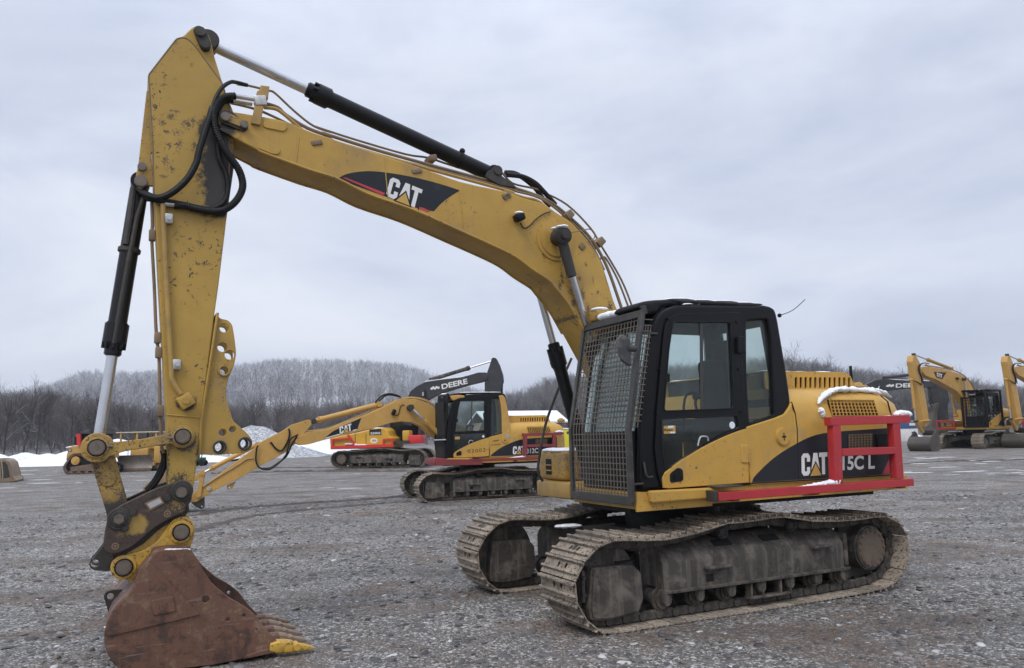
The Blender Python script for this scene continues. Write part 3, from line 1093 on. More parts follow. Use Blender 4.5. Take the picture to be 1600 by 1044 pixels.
# roof hatch / front cap and beacon
cp = fx(Z4, [(668, 108), (680, 78), (740, 52), (860, 40), (1000, 44), (1028, 68), (1020, 90), (880, 100), (840, 150), (740, 158), (715, 130)], 1.12)
MB().plate(cat(cp, 3, True), .74, 1.12, (), .03).build('roof_cap', M['matt_black'], cab)
lp = fx(Z4, [(700, 92), (745, 84), (762, 150), (728, 158)], 1.135)
MB().plate(rnd(lp, .01), 1.118, 1.137, (), .004).build('roof_lamp', M['trim'], cab)
for nm, (y0, y1) in {'work_lamp': (.30, .46)}.items():
    p = F.at(*T(*Z4, [(385, 178)])[0], X=1.03)
    MB().box((1.03, p.y, p.z + .01), (.15, .19, .12), None, .03, 3).build(nm, M['link_yellow'], cab)
    MB().sphere((1.03, p.y, p.z + .075), .1, (.9, 1.0, .25), 12).build('snow_cover', M['snow'], cab)
mb = MB()
rr = random.Random(14)
for i in range(40):
    mb.sphere((rr.uniform(.88, 1.06), rr.uniform(.36, .80), 2.785), rr.uniform(.05, .085), (1.3, 1.2, .6), 10)
for i in range(30):
    mb.sphere((rr.uniform(-.3, .6), rr.uniform(.4, 1.08), 2.885), rr.uniform(.06, .12), (1.6, 1.2, .16), 8)
mb.build('snow_cover', M['snow'], cab, 60)
# antenna
a0 = F.at(1218, 493, 1.1)
a1 = F.at(1258, 468, 1.1)
MB().tube(cat([a0, (a0 + a1) / 2 - Vector((0, 0, .03)), a1], 4), .004, 5).sphere(a0, .022).build('antenna', M['matt_black'], cab)

# door
door = bpy.data.objects.new('door', None)
COL.objects.link(door)
door.parent = EX
dout = fx(P6, [(674, 934), (655, 870), (640, 760), (652, 560), (668, 380), (680, 250)], YC) + cat(fx(P6, [(690, 195), (712, 160), (745, 146)], YC), 3) + \
    fx(P6, [(1027, 140), (1040, 400), (1055, 664), (1063, 910)], YC)
dwin = rnd(fx(Z4, [(945, 215), (1392, 218), (1420, 892), (873, 912), (888, 720), (912, 430)], YC), .035)
dlow = rnd(fx(Z5, [(852, 125), (1445, 98), (1458, 195), (1300, 268), (1100, 384), (930, 503), (882, 508), (858, 350)], YC), .02)
MB().plate(dout, YC + .002, YC + .022, [dwin, dlow], .006).build('door_frame', M['black'], door)
mb = MB()
for hl in (dwin, dlow):
    ring = [(x, YC + .023, z) for x, z in hl]
    mb.tube(ring + [ring[0]], .007, 6, False)
mb.build('window_seal', M['matt_black'], door)
gl = MB().plate(dwin, YC + .004, YC + .009, (), 0)
gl.build('door_window', M['glass'], door)
MB().plate(dlow, YC + .004, YC + .009, (), 0).build('lower_window', M['glass'], door)
d0, d1 = fx(Z4, [(1170, 216), (1176, 900)], YC)
MB().plate([(d0[0] - .018, d0[1]), (d0[0] + .018, d0[1]), (d1[0] + .018, d1[1]), (d1[0] - .018, d1[1])], YC + .009, YC + .016, (), .002).build('sliding_window_frame', M['trim'], door)
yp = fx(P6, [(676, 934), (672, 890), (684, 865), (705, 848), (760, 808), (850, 752), (940, 708), (1010, 680), (1056, 666), (1063, 911), (700, 937)], YC)
yp = [yp[0], yp[1]] + cat(yp[2:9], 3) + yp[9:]
MB().plate(yp, YC + .0, YC + .036, (), .006).build('lower_panel', M['yellow'], door)
hp = fx(P6, [(703, 870), (740, 842), (762, 850), (764, 902), (705, 912)], YC)
hd = MB().plate(rnd(hp, .025), YC + .03, YC + .043, (), .005).build('door_handle', M['matt_black'], door)
hp2 = fx(P6, [(718, 872), (742, 856), (752, 860), (754, 892), (720, 900)], YC)
MB().plate(rnd(hp2, .02), YC + .042, YC + .05, (), .004).build('handle_grip', M['black'], door)
hb = fx(P6, [(1007, 252), (1036, 252), (1040, 326), (1008, 328)], YC)
MB().plate(rnd(hb, .01), YC + .02, YC + .06, (), .008).build('door_latch', M['matt_black'], door)
lt = fx(P6, [(694, 418), (708, 418), (706, 458), (692, 458)], YC)
MB().plate(rnd(lt, .008), YC + .008, YC + .03, (), .004).build('window_latch', M['matt_black'], door)
mb = MB()
for z in [(704, 170), (1010, 182), (666, 398), (1020, 398), (652, 597), (1030, 590)]:
    p = fx(P6, [z], YC)[0]
    mb.cyl((p[0], YC + .02, p[1]), (p[0], YC + .034, p[1]), .016, .012, 12)
mb.build('door_bolt', M['matt_black'], door)
st = fx(P6, [(684, 655), (737, 652), (737, 688), (685, 690)], YC)
so = MB().plate(st, YC + .0095, YC + .011, (), 0).build('sticker', M['decal_yellow'], door)
mb = MB()
for a in ([(703, 654), (728, 653), (728, 663), (704, 664)], [(712, 681), (736, 680), (736, 688), (713, 688)]):
    mb.plate(fx(P6, a, YC), YC + .011, YC + .0122, (), 0)
mb.build('sticker_white', M['white'], so)
words(F, YC + .012, 'Ryan', *T(*P6, [(690, 680), (728, 679), (690, 667)]), so, M['decal_black'], 'sticker_text', .03)
c = fx(P6, [(994, 651)], YC)[0]
MB().cyl((c[0], YC + .009, c[1]), (c[0], YC + .012, c[1]), .033, None, 20).build('round_sticker', M['snow'], door)
# small lever loop behind the lower window
lp3 = fx(P6, [(838, 745), (850, 705), (880, 705), (885, 722)], YC)
MB().tube([(x, YC + .012, z) for x, z in cat(lp3, 4)], .008, 6).build('grab_handle', M['fitting'], door)

# interior
inn = bpy.data.objects.new('cab_interior', None)
COL.objects.link(inn)
inn.parent = EX
mb = MB().box((.10, .70, 1.62), (.52, .50, .16), None, .05, 3)
mb.box((-.16, .70, 2.0), (.16, .48, .75), Matrix.Rotation(.12, 3, 'Y'), .06, 3)
mb.box((-.22, .70, 2.46), (.11, .28, .2), None, .04, 3)
mb.build('seat', M['seat'], inn)
mb = MB().box((.15, .98, 1.66), (.55, .12, .22), None, .04, 3).box((.15, .42, 1.66), (.55, .12, .22), None, .04, 3)
mb.box((.95, .45, 1.55), (.22, .28, .75), None, .05, 3)
mb.b2((1.15, .3, 1.2), (.2, 1.1, 1.24))
mb.build('console', M['trim'], inn)
mb = MB()
for y in (.42, .98):
    mb.tube([(.36, y, 1.75), (.40, y, 1.9), (.39, y, 1.95)], .014, 8).sphere((.39, y, 1.97), .035)
for y in (.62, .78):
    mb.tube([(.75, y, 1.2), (.80, y, 1.6), (.70, y, 1.76)], .013, 8)
mb.tube(cat([(.62, 1.05, 1.62), (.60, 1.08, 1.95), (.48, 1.08, 2.0), (.42, 1.08, 1.95)], 4), .012, 8)
mb.build('lever', M['matt_black'], inn)
MB().b2((-.46, .3, 1.2), (-.30, 1.05, 1.75), .02).build('rear_shelf', M['trim'], inn)

# ---------------------------------------------------------------- mesh guard in front of the cab
cg = bpy.data.objects.new('mesh_guard', None)
COL.objects.link(cg)
cg.parent = EX
GP = [Vector((1.127, 0, 2.71)), Vector((1.326, 0, 1.692)), Vector((1.326, 0, 1.057))]
gy0, gy1 = .195, 1.20
mb = MB()
for y in (gy0, gy1):
    for a, b in zip(GP, GP[1:]):
        d = (b - a)
        ang = math.atan2(d.x, -d.z)
        mb.box(((a + b) / 2 + Vector((0, y, 0))), (.035, .06 if y > .5 else .045, d.length + .02), Matrix.Rotation(-ang, 3, 'Y'), .004, 1)
for k, (p, h) in enumerate(((GP[0], .07), (GP[2], .075))):
    mb.box(p + Vector((.003, (gy0 + gy1) / 2, 0)), (.03, gy1 - gy0 + .04, h), Matrix.Rotation(-.19 if k == 0 else 0, 3, 'Y'), .004, 1)
mb.build('frame', M['guard_steel'], cg)
mb = MB()
bmm = mb.bm


def thinbox(a, b, w, t, nrm):
    a, b = Vector(a), Vector(b)
    d = (b - a).normalized()
    s = d.cross(nrm).normalized() * w / 2
    n_ = nrm.normalized() * t / 2
    mb.loft([[a + s + n_, a - s + n_, a - s - n_, a + s - n_], [b + s + n_, b - s + n_, b - s - n_, b + s - n_]])


for (a, b) in zip(GP, GP[1:]):
    d = b - a
    nrm = Vector((-d.z, 0, d.x)).normalized()
    nv = 19
    for i in range(1, nv):
        y = gy0 + (gy1 - gy0) * i / nv
        thinbox(a + Vector((0, y, 0)), b + Vector((0, y, 0)), .0085, .006, nrm)
    nh = int(d.length / .051)
    for i in range(1, nh):
        p = a + d * i / nh
        thinbox(p + Vector((0, gy0, 0)) - nrm * .006, p + Vector((0, gy1, 0)) - nrm * .006, .0085, .006, nrm)
p0, p1 = GP[0], GP[1]
for i in range(1, 4):          # return strip beside the windshield
    t = i / 4
    thinbox((p0.x - .11 * t, 1.215, p0.z - .10), (p1.x - .11 * t, 1.215, p1.z), .009, .006, Vector((0, 1, 0)))
for i in range(1, 19):
    p = p0.lerp(p1, i / 19)
    thinbox((p.x, 1.221, p.z), (p.x - .11, 1.221, p.z), .009, .006, Vector((0, 1, 0)))
mb.build('wire_mesh', M['mesh_steel'], cg)
mb = MB().tube([(1.16, 1.20, 2.53), (.98, 1.215, 2.53)], .011, 8).tube([(1.30, 1.2, 1.2), (1.2, 1.2, 1.2)], .011, 8)
p = fx(P6, [(610, 880)], 1.2)[0]
mb.tube(cat([(p[0] + .03, 1.21, p[1] + .12), (p[0] + .02, 1.23, p[1]), (p[0] - .05, 1.22, p[1] - .01)], 4), .010, 8)
mb.build('guard_bracket', M['guard_steel'], cg)
# wing mirror seen from behind
mm = fx(Z4, [(520, 345), (545, 315), (590, 325), (618, 372), (625, 560), (600, 555), (545, 515), (528, 440)], 1.24)
mr = MB().plate(rnd(mm, .03), 1.225, 1.26, (), .012).build('wing_mirror', M['mirror_back'], EX)
a = fx(Z4, [(600, 420), (665, 425)], 1.25)
MB().cyl((a[0][0], 1.25, a[0][1]), (a[1][0], 1.25, a[1][1]), .03, None, 16, .005).build('mirror_joint', M['trim'], mr)

# ---------------------------------------------------------------- boom
YM = .21
top = T(*TA, [(757, 722), (820, 722), (970, 745), (1250, 800)]) + [(490, 207)] + T(*TB, [(900, 712), (1200, 818)]) + \
    T(*TC, [(350, 345), (480, 393), (640, 438), (740, 505), (880, 600), (985, 745), (1090, 890)]) + T(*TG, [(700, 450), (762, 610)])
bot = T(*TG, [(560, 722), (480, 580), (400, 480)]) + T(*TC, [(690, 1040), (560, 955), (430, 858), (250, 768), (0, 655)]) + \
    T(*TB, [(830, 1040), (480, 918), (240, 798), (0, 720)]) + T(*TA, [(1060, 1044), (1000, 1010), (830, 920), (720, 850), (690, 790), (705, 740)])
TOPXZ = cat(F.xz(top, YM), 3)
BOTXZ = cat(F.xz(bot[:-2], YM), 4) + F.xz(bot[-2:], YM)
prof = TOPXZ + [(.42, 2.25), (.12, 1.78), (.04, 1.58), (.12, 1.45), (.28, 1.47), (.62, 1.80)] + BOTXZ
BOOM = MB().plate(rnd(prof, .03, 2), -YM, YM, (), .012)
bt = [(x, YM + .004, z) for x, z in BOTXZ[:-3]]
BOOM.tube(bt, .011, 6)
BOOM.tube([(x, -y, z) for x, y, z in bt], .011, 6)
c = fx(TC, [(740, 722)], YM)[0]
BOOM.cyl((c[0], -YM - .012, c[1]), (c[0], YM + .012, c[1]), .222, None, 48, .004)
BOOM.cyl((c[0], -YM - .024, c[1]), (c[0], YM + .024, c[1]), .185, None, 48, .006)
# tip reinforcement plates
BOOM.plate(rnd(fx(TA, [(705, 850), (960, 880), (1190, 1010), (1180, 1060), (1120, 1055), (900, 960), (720, 870)], YM), .05), YM, YM + .012, (), .004)
BOOM.plate(rnd(fx(TA, [(1060, 790), (1230, 810), (1245, 850), (1215, 880), (1050, 845)], YM), .04), YM, YM + .012, (), .004)
DKB = (.05, .042, .038)
bb_ = []
for u, v, rx, rz_ in ((430, 470, .03, .07), (490, 500, .035, .06), (510, 580, .04, .06), (470, 380, .03, .10), (540, 430, .03, .04), (592, 600, .03, .08), (562, 520, .03, .09), (650, 510, .025, .045),
                      (622, 430, .014, .08), (718, 590, .04, .06), (440, 420, .025, .12), (612, 520, .014, .02), (455, 330, .02, .08), (580, 350, .02, .04), (520, 650, .04, .05)):
    q_ = fx(TG, [(u, v)], YM)[0]
    bb_.append((q_[0], q_[1], rx, rz_, DKB))
q_ = fx(TA, [(760, 860)], YM)[0]
bb_.append((q_[0], q_[1], .10, .09, (.05, .042, .036)))
M['boom_main'] = painted('boom_side_paint', (.475, .285, .055), .5, vary=.13, grime=(.25, .17, .085), gamt=.40, gscale=1.7, chips=(.06, .045, .03), camt=.16, cscale=20,
                         streak=(.25, .17, .08), samt=.2, bump=.10, bscale=18, blobs=bb_)
for seam in ([(718, 296), (724, 356)], [(467, 216), (463, 252)], [(600, 245), (606, 306)]):
    BOOM.tube([(x, YM + .001, z) for x, z in F.xz(seam, YM)], .005, 6)
boom = BOOM.build('boom', M['boom_main'], EX)
# dark greasy nose pad at the tip
mb = MB().plate(rnd(fx(TA, [(705, 730), (760, 712), (800, 725), (930, 830), (935, 870), (900, 888), (830, 860), (715, 815)], YM), .035), YM + .012, YM + .034, (), .006)
nose = mb.build('tip_pin_plate', M['steel_dark'], boom)
mb = MB().plate(rnd(fx(TA, [(735, 760), (775, 745), (900, 800), (890, 860), (740, 800)], YM), .03), YM + .034, YM + .045, (), .005)
mb.build('pin_retainer', M['link_yellow'], boom)
for q_, r in (((757, 780), .04), ((902, 840), .034)):
    p = fx(TA, [q_], YM)[0]
    MB().cyl((p[0], YM + .03, p[1]), (p[0], YM + .07, p[1]), r, None, 20, .006).build('boom_pin', M['pin'], boom)
# decal
dk = cat(fx(TB, [(232, 798), (300, 762), (400, 742), (520, 738), (700, 760), (900, 800), (1080, 850), (1195, 888)], YM), 4) + cat(fx(TB, [(1195, 888), (1130, 925), (1050, 985), (988, 1050)], YM), 4)[1:] + fx(TB, [(870, 1030), (640, 945)], YM)
de = MB().plate(dk, YM - .002, YM + .0015, (), 0).build('boom_decal', M['decal_black'], boom)
mb = MB()
for s in ([(278, 788), (300, 788), (605, 908), (600, 922), (575, 920)], [(872, 1018), (900, 1022), (960, 1048), (940, 1056), (872, 1030)]):
    mb.plate(fx(TB, s, YM), YM, YM + .003, (), 0)
mb.build('red_stripe', M['decal_red'], de)
logo(F, YM, *T(*TB, [(612, 930), (862, 1030), (652, 780)]), de, out=2)
# work lamp on the boom
p = fx(TC, [(435, 560)], YM)[0]
wl = MB().box((p[0], YM + .06, p[1]), (.10, .10, .075), Matrix.Rotation(.35, 3, 'Y'), .02, 3).build('boom_lamp', M['matt_black'], boom)
MB().sphere((p[0], YM + .06, p[1] + .04), .05, (1, 1, .4)).build('snow_cover', M['snow'], boom)
wire = f3(TC, [(465, 590), (490, 630), (530, 620), (590, 560), (650, 520), (700, 505)], YM + .012)
MB().tube(cat(wire, 4), .006, 5).build('lamp_wire', M['rubber'], boom)
wire = f3(TC, [(860, 665), (930, 655), (1000, 640), (1040, 670), (1040, 710), (1005, 735)], YM + .06)
MB().tube(cat(wire, 4), .006, 5).build('grease_line', M['line_brown'], boom)
# hydraulic lines
LY = (.17, .08, -.03, .0)
L1 = T(*TA, [(1060, 690), (1150, 700), (1220, 745), (1330, 840), (1430, 915), (1590, 958)]) + T(*TB, [(60, 467), (500, 592), (1000, 735), (1590, 897)]) + \
    T(*TC, [(330, 340), (480, 390), (600, 420), (700, 500), (850, 600), (980, 740), (1060, 860), (1100, 950)]) + T(*TG, [(745, 610), (765, 650)])
L2 = T(*TA, [(1060, 655), (1170, 690), (1230, 745), (1400, 850), (1590, 918)]) + T(*TB, [(120, 440), (500, 560), (1000, 700), (1590, 858)]) + \
    T(*TC, [(330, 290), (560, 365), (700, 430), (830, 530), (960, 650), (1040, 750), (1110, 870), (1170, 1010)]) + T(*TG, [(790, 612), (800, 650)])
L3 = T(*TA, [(925, 515), (1030, 540), (1100, 558), (1150, 580), (1300, 720), (1450, 835), (1590, 883)]) + T(*TB, [(50, 385), (340, 480), (760, 603), (940, 632), (1120, 690), (1330, 750), (1400, 705)]) + \
    T(*TC, [(300, 180), (400, 280), (560, 320), (640, 350), (830, 450), (1010, 630), (1090, 760), (1250, 1030)]) + T(*TG, [(850, 598), (862, 650)])
L4 = T(*TC, [(1085, 875), (1110, 858), (1140, 880), (1225, 1035)]) + T(*TG, [(830, 605), (842, 650)])
L5 = T(*TA, [(800, 655), (950, 690), (1090, 740), (1400, 885), (1590, 940)]) + T(*TB, [(300, 545), (1000, 722), (1590, 880)]) + T(*TC, [(430, 345), (620, 400), (800, 530), (1000, 730), (1120, 960)])
for ln, y, r, m in ((L1, .165, .017, 'line_yellow'), (L2, .085, .017, 'line_brown'), (L3, -.03, .011, 'line_brown'), (L4, .0, .011, 'line_brown'), (L5, .125, .012, 'line_brown')):
    P = [tuple(F.at(u, v, y)) for u, v in ln]
    MB().tube(cat(P, 4), r, 8).build('hydraulic_line', M[m], boom)
mb = MB()
for t, q_, y, s in ((TB, (75, 515), YM, (.10, .03, .05)), (TB, (855, 735), YM, (.10, .03, .05)), (TB, (1555, 930), YM, (.10, .03, .05)), (TC, (358, 382), YM, (.10, .03, .05)),
                    (TC, (945, 775), YM, (.07, .03, .07)), (TC, (835, 535), .10, (.09, .12, .08)), (TC, (1070, 750), .03, (.10, .16, .08)), (TB, (965, 648), .0, (.08, .16, .06))):
    p = fx(t, [q_], y)[0]
    mb.box((p[0], y, p[1]), s, Matrix.Rotation(.3 if t is TB else .8, 3, 'Y'), .012)
mb.build('pipe_clamp', M['line_brown'], boom)
# manifold tower near the tip
mt_ = MB().plate(fx(TA, [(960, 820), (1030, 835), (1050, 720), (1055, 690), (985, 690)], YM), YM - .02, YM + .03, (), .004)
mt_.plate(fx(TA, [(1000, 605), (1005, 572), (1028, 568), (1032, 528), (1100, 538), (1088, 635)], .10), .02, .14, (), .006)
mt_.build('line_bracket', M['line_yellow'], boom)
mb = MB()
for a, b, y, r in (((835, 600), (1000, 628), .17, .02), ((820, 635), (970, 662), .09, .02), ((850, 505), (930, 518), -.03, .014)):
    P = [F.at(*T(*TA, [k])[0], y) for k in (a, b)]
    mb.cyl(P[0], P[1], r, None, 10)
p = F.at(*T(*TA, [(1030, 645)])[0], .17)
mb.box(p, (.10, .09, .09), Matrix.Rotation(.2, 3, 'Y'), .01)
mb.build('hose_fitting', M['fitting'], boom)

# hoses
H1 = f3(TA, [(930, 516), (850, 495), (800, 492), (740, 530), (692, 600), (662, 680), (640, 760), (600, 880), (552, 1040)], [.05, .10, .15, .20, .22, .23, .24, .24, .24]) + \
    f3(TD, [(830, 80), (760, 200), (650, 300), (540, 345), (440, 318), (372, 272)], [.24, .24, .23, .2, .14, .06])
MB().tube(cat(H1, 5), [.017] * 26 + [.028] * (len(cat(H1, 5)) - 26), 10).build('hydraulic_hose', M['rubber'], EX)
H2 = f3(TA, [(840, 600), (760, 608), (705, 655), (672, 740), (682, 850), (722, 950)], .24) + f3(TD, [(1090, 20), (1165, 130), (1195, 240), (1170, 330), (1100, 410), (1000, 450), (850, 435), (750, 408), (660, 405)], [.24, .22, .2, .2, .2, .2, .19, .19, .19])
P = cat(H2, 12)
rad = [.029 + .0035 * (i % 2) for i in range(len(P))]
MB().tube(P, rad, 10).build('hydraulic_hose', M['rubber'], EX)
H3 = f3(TA, [(820, 637), (745, 648), (700, 720), (690, 800)], .19) + f3(TD, [(1010, 20), (1062, 150), (1078, 280), (1045, 380), (950, 432), (860, 425), (700, 390), (560, 368), (440, 352)], [.19] * 8 + [.10])
MB().tube(cat(H3, 5), .022, 10).build('hydraulic_hose', M['rubber'], EX)
# bundle behind the stick cylinder foot
for pts_, y in (([(345, 200), (420, 205), (500, 250), (580, 320), (640, 400), (700, 460)], -.05), ([(360, 215), (480, 230), (580, 280), (650, 350), (740, 450)], .05)):
    MB().tube(cat(f3(TC, pts_, y), 5), .026, 10).build('hydraulic_hose', M['rubber'], EX)


def ram(name, a, b, t, rb, rr_, parent, mat='cylinder', gl=.16, gr=1.28, up=None):
    """hydraulic ram from base pivot a to rod pivot b; t = share of the length taken by the barrel"""
    a, b = Vector(a), Vector(b)
    m = a.lerp(b, t)
    d = (b - a).normalized()
    mb = MB().cyl(a + d * .05, m, rb, None, 28, .006)
    mb.cyl(m - d * gl, m - d * .02, rb * gr, None, 28, .012)
    mb.cyl(m - d * .03, m + d * .07, rb * .92, None, 24, .01)
    mb.cyl(a - Vector((0, .09, 0)), a + Vector((0, .09, 0)), rb * 1.05, None, 24, .008)
    for k in range(8):
        s = d.cross(Vector((0, 1, 0))).normalized()
        w = s * math.cos(k * PI / 4) + Vector((0, 1, 0)) * math.sin(k * PI / 4)
        mb.cyl(m - d * .05 + w * rb * 1.08, m + d * .015 + w * rb * 1.08, .016, None, 6)
    o = mb.build(name, M[mat], parent)
    mb = MB().cyl(m, b - d * .04, rr_, None, 24)
    mb.build('rod', M['chrome'], o)
    mb = MB().cyl(b - Vector((0, .085, 0)), b + Vector((0, .085, 0)), rr_ * 1.7, None, 24, .008)
    mb.build('rod_eye', M['steel_dark'], o)
    return o


e = F.at(*T(*TB, [(1440, 766)])[0], 0.0)
r1 = F.at(*T(*TA, [(622, 186)])[0], 0.0)
gm = F.at(494, 151, 0.0)
tt = (gm - e).length / (r1 - e).length
sc = ram('stick_cylinder', e, r1, tt + .012, .076, .053, EX)
p = F.at(*T(*TB, [(1188, 650)])[0], 0)
dd = (r1 - e).normalized()
MB().cyl(p - dd * .02, p + dd * .02, .085, None, 28, .006).sphere((p.x - .02, .03, p.z + .085), .03).build('barrel_band', M['matt_black'], sc)
mb = MB()
for y in (-.13, .13):
    pl = rnd(fx(TC, [(200, 200), (230, 175), (300, 215), (440, 320), (300, 300), (190, 235)], y), .03)
    mb.plate(pl, y - .015, y + .015, (), .004)
mb.cyl((e.x, -.15, e.z), (e.x, .16, e.z), .05, None, 20, .006)
mb.build('cylinder_mount', M['steel_dark'], boom)
# boom lift cylinders, one each side
P0 = Vector((1.462, 0, 3.60))
Q0 = Vector((.80, 0, 1.22))
for y in (.36, -.36):
    gmid = F.at(881, 552, -.36)
    tt = 1 - (Vector((P0.x, 0, P0.z)) - Vector((gmid.x, 0, gmid.z))).length / (P0 - Q0).length
    if y > 0:
        G0 = F.at(916, 510, .20)
        top0 = P0 + Vector((0, .34, 0))
        d0_ = (G0 - top0).normalized()
        ram('boom_cylinder', top0 + d0_ * ((top0.z - 1.28) / -d0_.z), top0, tt, .070, .039, EX, gl=.2)
    else:
        ram('boom_cylinder', Q0 + Vector((0, y, 0)), P0 + Vector((0, y, 0)), tt + .03, .070, .039, EX, gl=.2)
MB().cyl((P0.x, -.47, P0.z), (P0.x, .47, P0.z), .055, None, 24, .01).build('cylinder_pin', M['steel_dark'], boom)
mb = MB()
for y in (.36, -.36):
    mb.cyl((P0.x, y - .075, P0.z), (P0.x, y + .075, P0.z), .088, None, 28, .012)
    d_ = (Q0 - P0).normalized()
    mb.cyl(P0 + Vector((0, y, 0)), P0 + Vector((0, y, 0)) + d_ * .42, .055, .05, 20, .01)
mb.build('rod_end', M['steel_dark'], boom)
mb = MB()
for i in range(6):
    mb.sphere((P0.x + random.uniform(-.04, .04), .36 + random.uniform(-.06, .08), P0.z + .085), .045, (1.1, 1.1, .4), 8)
mb.build('snow_cover', M['snow'], boom, 60)

# ---------------------------------------------------------------- stick
YS = .15
out = T(*TA, [(152, 436), (375, 150), (430, 132), (500, 62), (545, 49), (600, 73), (640, 140), (680, 310), (765, 580), (825, 725)]) + \
    T(*TD, [(1125, 120), (1070, 500), (1005, 1040)]) + T(*TE, [(975, 200), (870, 1040)]) + T(*CC, [(945, 250), (903, 555)]) + \
    [(298, 775), (283, 785), (267, 776)] + T(*CC, [(705, 470)]) + T(*TE, [(600, 1040), (540, 0)]) + T(*TD, [(503, 340)]) + [(239, 239)]
SXZ = F.xz(out, YS)
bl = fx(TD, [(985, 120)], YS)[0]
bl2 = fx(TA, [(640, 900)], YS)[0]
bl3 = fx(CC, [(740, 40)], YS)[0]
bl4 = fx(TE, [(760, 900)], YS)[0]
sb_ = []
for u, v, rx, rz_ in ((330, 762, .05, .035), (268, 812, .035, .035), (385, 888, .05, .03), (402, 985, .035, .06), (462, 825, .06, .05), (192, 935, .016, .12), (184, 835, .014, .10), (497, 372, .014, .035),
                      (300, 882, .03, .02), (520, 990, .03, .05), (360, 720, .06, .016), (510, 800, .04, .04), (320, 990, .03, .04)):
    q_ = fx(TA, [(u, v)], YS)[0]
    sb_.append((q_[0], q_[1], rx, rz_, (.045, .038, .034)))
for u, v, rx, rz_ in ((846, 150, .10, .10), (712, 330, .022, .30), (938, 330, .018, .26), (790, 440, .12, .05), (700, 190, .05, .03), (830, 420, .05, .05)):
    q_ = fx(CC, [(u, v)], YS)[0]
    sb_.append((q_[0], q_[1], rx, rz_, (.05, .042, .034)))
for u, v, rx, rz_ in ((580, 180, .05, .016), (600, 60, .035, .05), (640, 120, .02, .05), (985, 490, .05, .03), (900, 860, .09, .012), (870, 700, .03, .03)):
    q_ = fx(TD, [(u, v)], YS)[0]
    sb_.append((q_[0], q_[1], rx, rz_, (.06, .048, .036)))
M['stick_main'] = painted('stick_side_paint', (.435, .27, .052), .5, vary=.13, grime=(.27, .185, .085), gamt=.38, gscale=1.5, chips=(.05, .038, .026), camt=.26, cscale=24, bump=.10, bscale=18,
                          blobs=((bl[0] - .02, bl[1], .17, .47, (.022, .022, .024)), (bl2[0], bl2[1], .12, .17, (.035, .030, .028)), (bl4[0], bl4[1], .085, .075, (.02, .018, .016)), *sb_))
st = MB().plate(rnd(SXZ, .025, 3), -YS, YS, (), .010)
# raised side plate
sp = T(*TA, [(160, 440), (378, 158), (430, 146), (478, 168), (530, 225), (735, 505), (790, 690)]) + T(*TD, [(1090, 130), (1050, 440), (520, 400), (500, 300)]) + T(*TA, [(195, 1040), (165, 520)])
for s in (1, -1):
    st.plate(rnd(F.xz(sp, YS), .02, 3), s * YS, s * (YS + .012), (), .005)
EDGE = rnd(F.xz(sp, YS), .02, 3)
# weld seam between stick and gusset
sm = [(x, YS + .002, z) for x, z in fx(TE, [(1000, 195), (870, 1040)], YS) + fx(CC, [(960, 240)], YS)]
st.tube(sm, .012, 6)
sm = [(x, YS + .001, z) for x, z in fx(TE, [(605, 990), (860, 1012)], YS)]
st.tube(sm, .007, 6)
stick = st.build('stick', M['stick_main'], EX)
MB().tube([(x, YS + .010, z) for x, z in EDGE + [EDGE[0]]], .0065, 6, False).build('plate_edge', M['line_brown'], stick)
# head cap with retainer
hd = MB().plate(rnd(fx(TA, [(505, 75), (545, 52), (600, 78), (622, 120), (650, 200), (640, 245), (590, 250), (565, 220), (535, 150)], YS + .02), .04), YS - .02, YS + .045, (), .012)
for q_, r in (((602, 205), .035), ((565, 100), .045)):
    p = fx(TA, [q_], YS + .045)[0]
    hd.cyl((p[0], YS + .03, p[1]), (p[0], YS + .065, p[1]), r, None, 18, .006)
hd.build('head_pin_plate', M['steel_dark'], stick)
# rear bracket for the bucket cylinder
mb = MB()
brk = T(*TA, [(145, 560), (175, 560), (195, 1040)]) + T(*TD, [(480, 0), (500, 260), (440, 250), (400, 290), (360, 250), (360, 180), (380, 90), (390, 0)])
for y in (.105, -.105):
    mb.plate(rnd(F.xz(brk, y), .02), y - .018, y + .018, (), .005)
mb.build('bucket_cylinder_bracket', M['stick_yellow'], stick)
p1_ = F.at(*T(*TD, [(400, 225)])[0], .1)
p2_ = F.at(*T(*TD, [(410, 108)])[0], .12)
MB().cyl((p1_.x, -.15, p1_.z), (p1_.x, .15, p1_.z), .05, None, 20, .006).cyl((p2_.x, .1, p2_.z), (p2_.x, .15, p2_.z), .035, None, 16, .005).build('bracket_pin', M['pin'], stick)
# thumb bracket plates with holes
YT = .125
gx = T(*TE, [(1000, 195), (1012, 238), (1080, 250), (1113, 285), (1130, 380), (1145, 510), (1130, 600), (1085, 700), (1065, 790), (1070, 880), (1120, 1040)]) + \
    T(*CC, [(1255, 20), (1345, 98), (1375, 160), (1355, 212), (1290, 240), (1100, 255), (945, 250), (925, 380)]) + T(*TE, [(840, 1040), (960, 300)])
holes_px = [(TE, 1050, 312, 34), (TE, 1036, 462, 36), (TE, 1092, 522, 36), (TE, 1048, 646, 31), (CC, 1138, 80, 27), (CC, 1216, 55, 25), (CC, 1115, 192, 36), (CC, 1312, 166, 36)]
gxz = rnd(F.xz(gx, YT), .03, 3)
hs = []
for t, u, v, r in holes_px:
    c = fx(t, [(u, v)], YT)[0]
    hs.append((c, r * .00107))
mb = MB()
for y in (YT - .016, -YT + .016):
    mb.plate(gxz, y - .016, y + .016, [circ(c[0], c[1], r, 28) for c, r in hs], .004)
ribx = F.xz(T(*TE, [(985, 200), (1004, 195), (880, 1040), (862, 1040)]), YT)
mb.plate(ribx, -.10, YT + .022, (), .004)
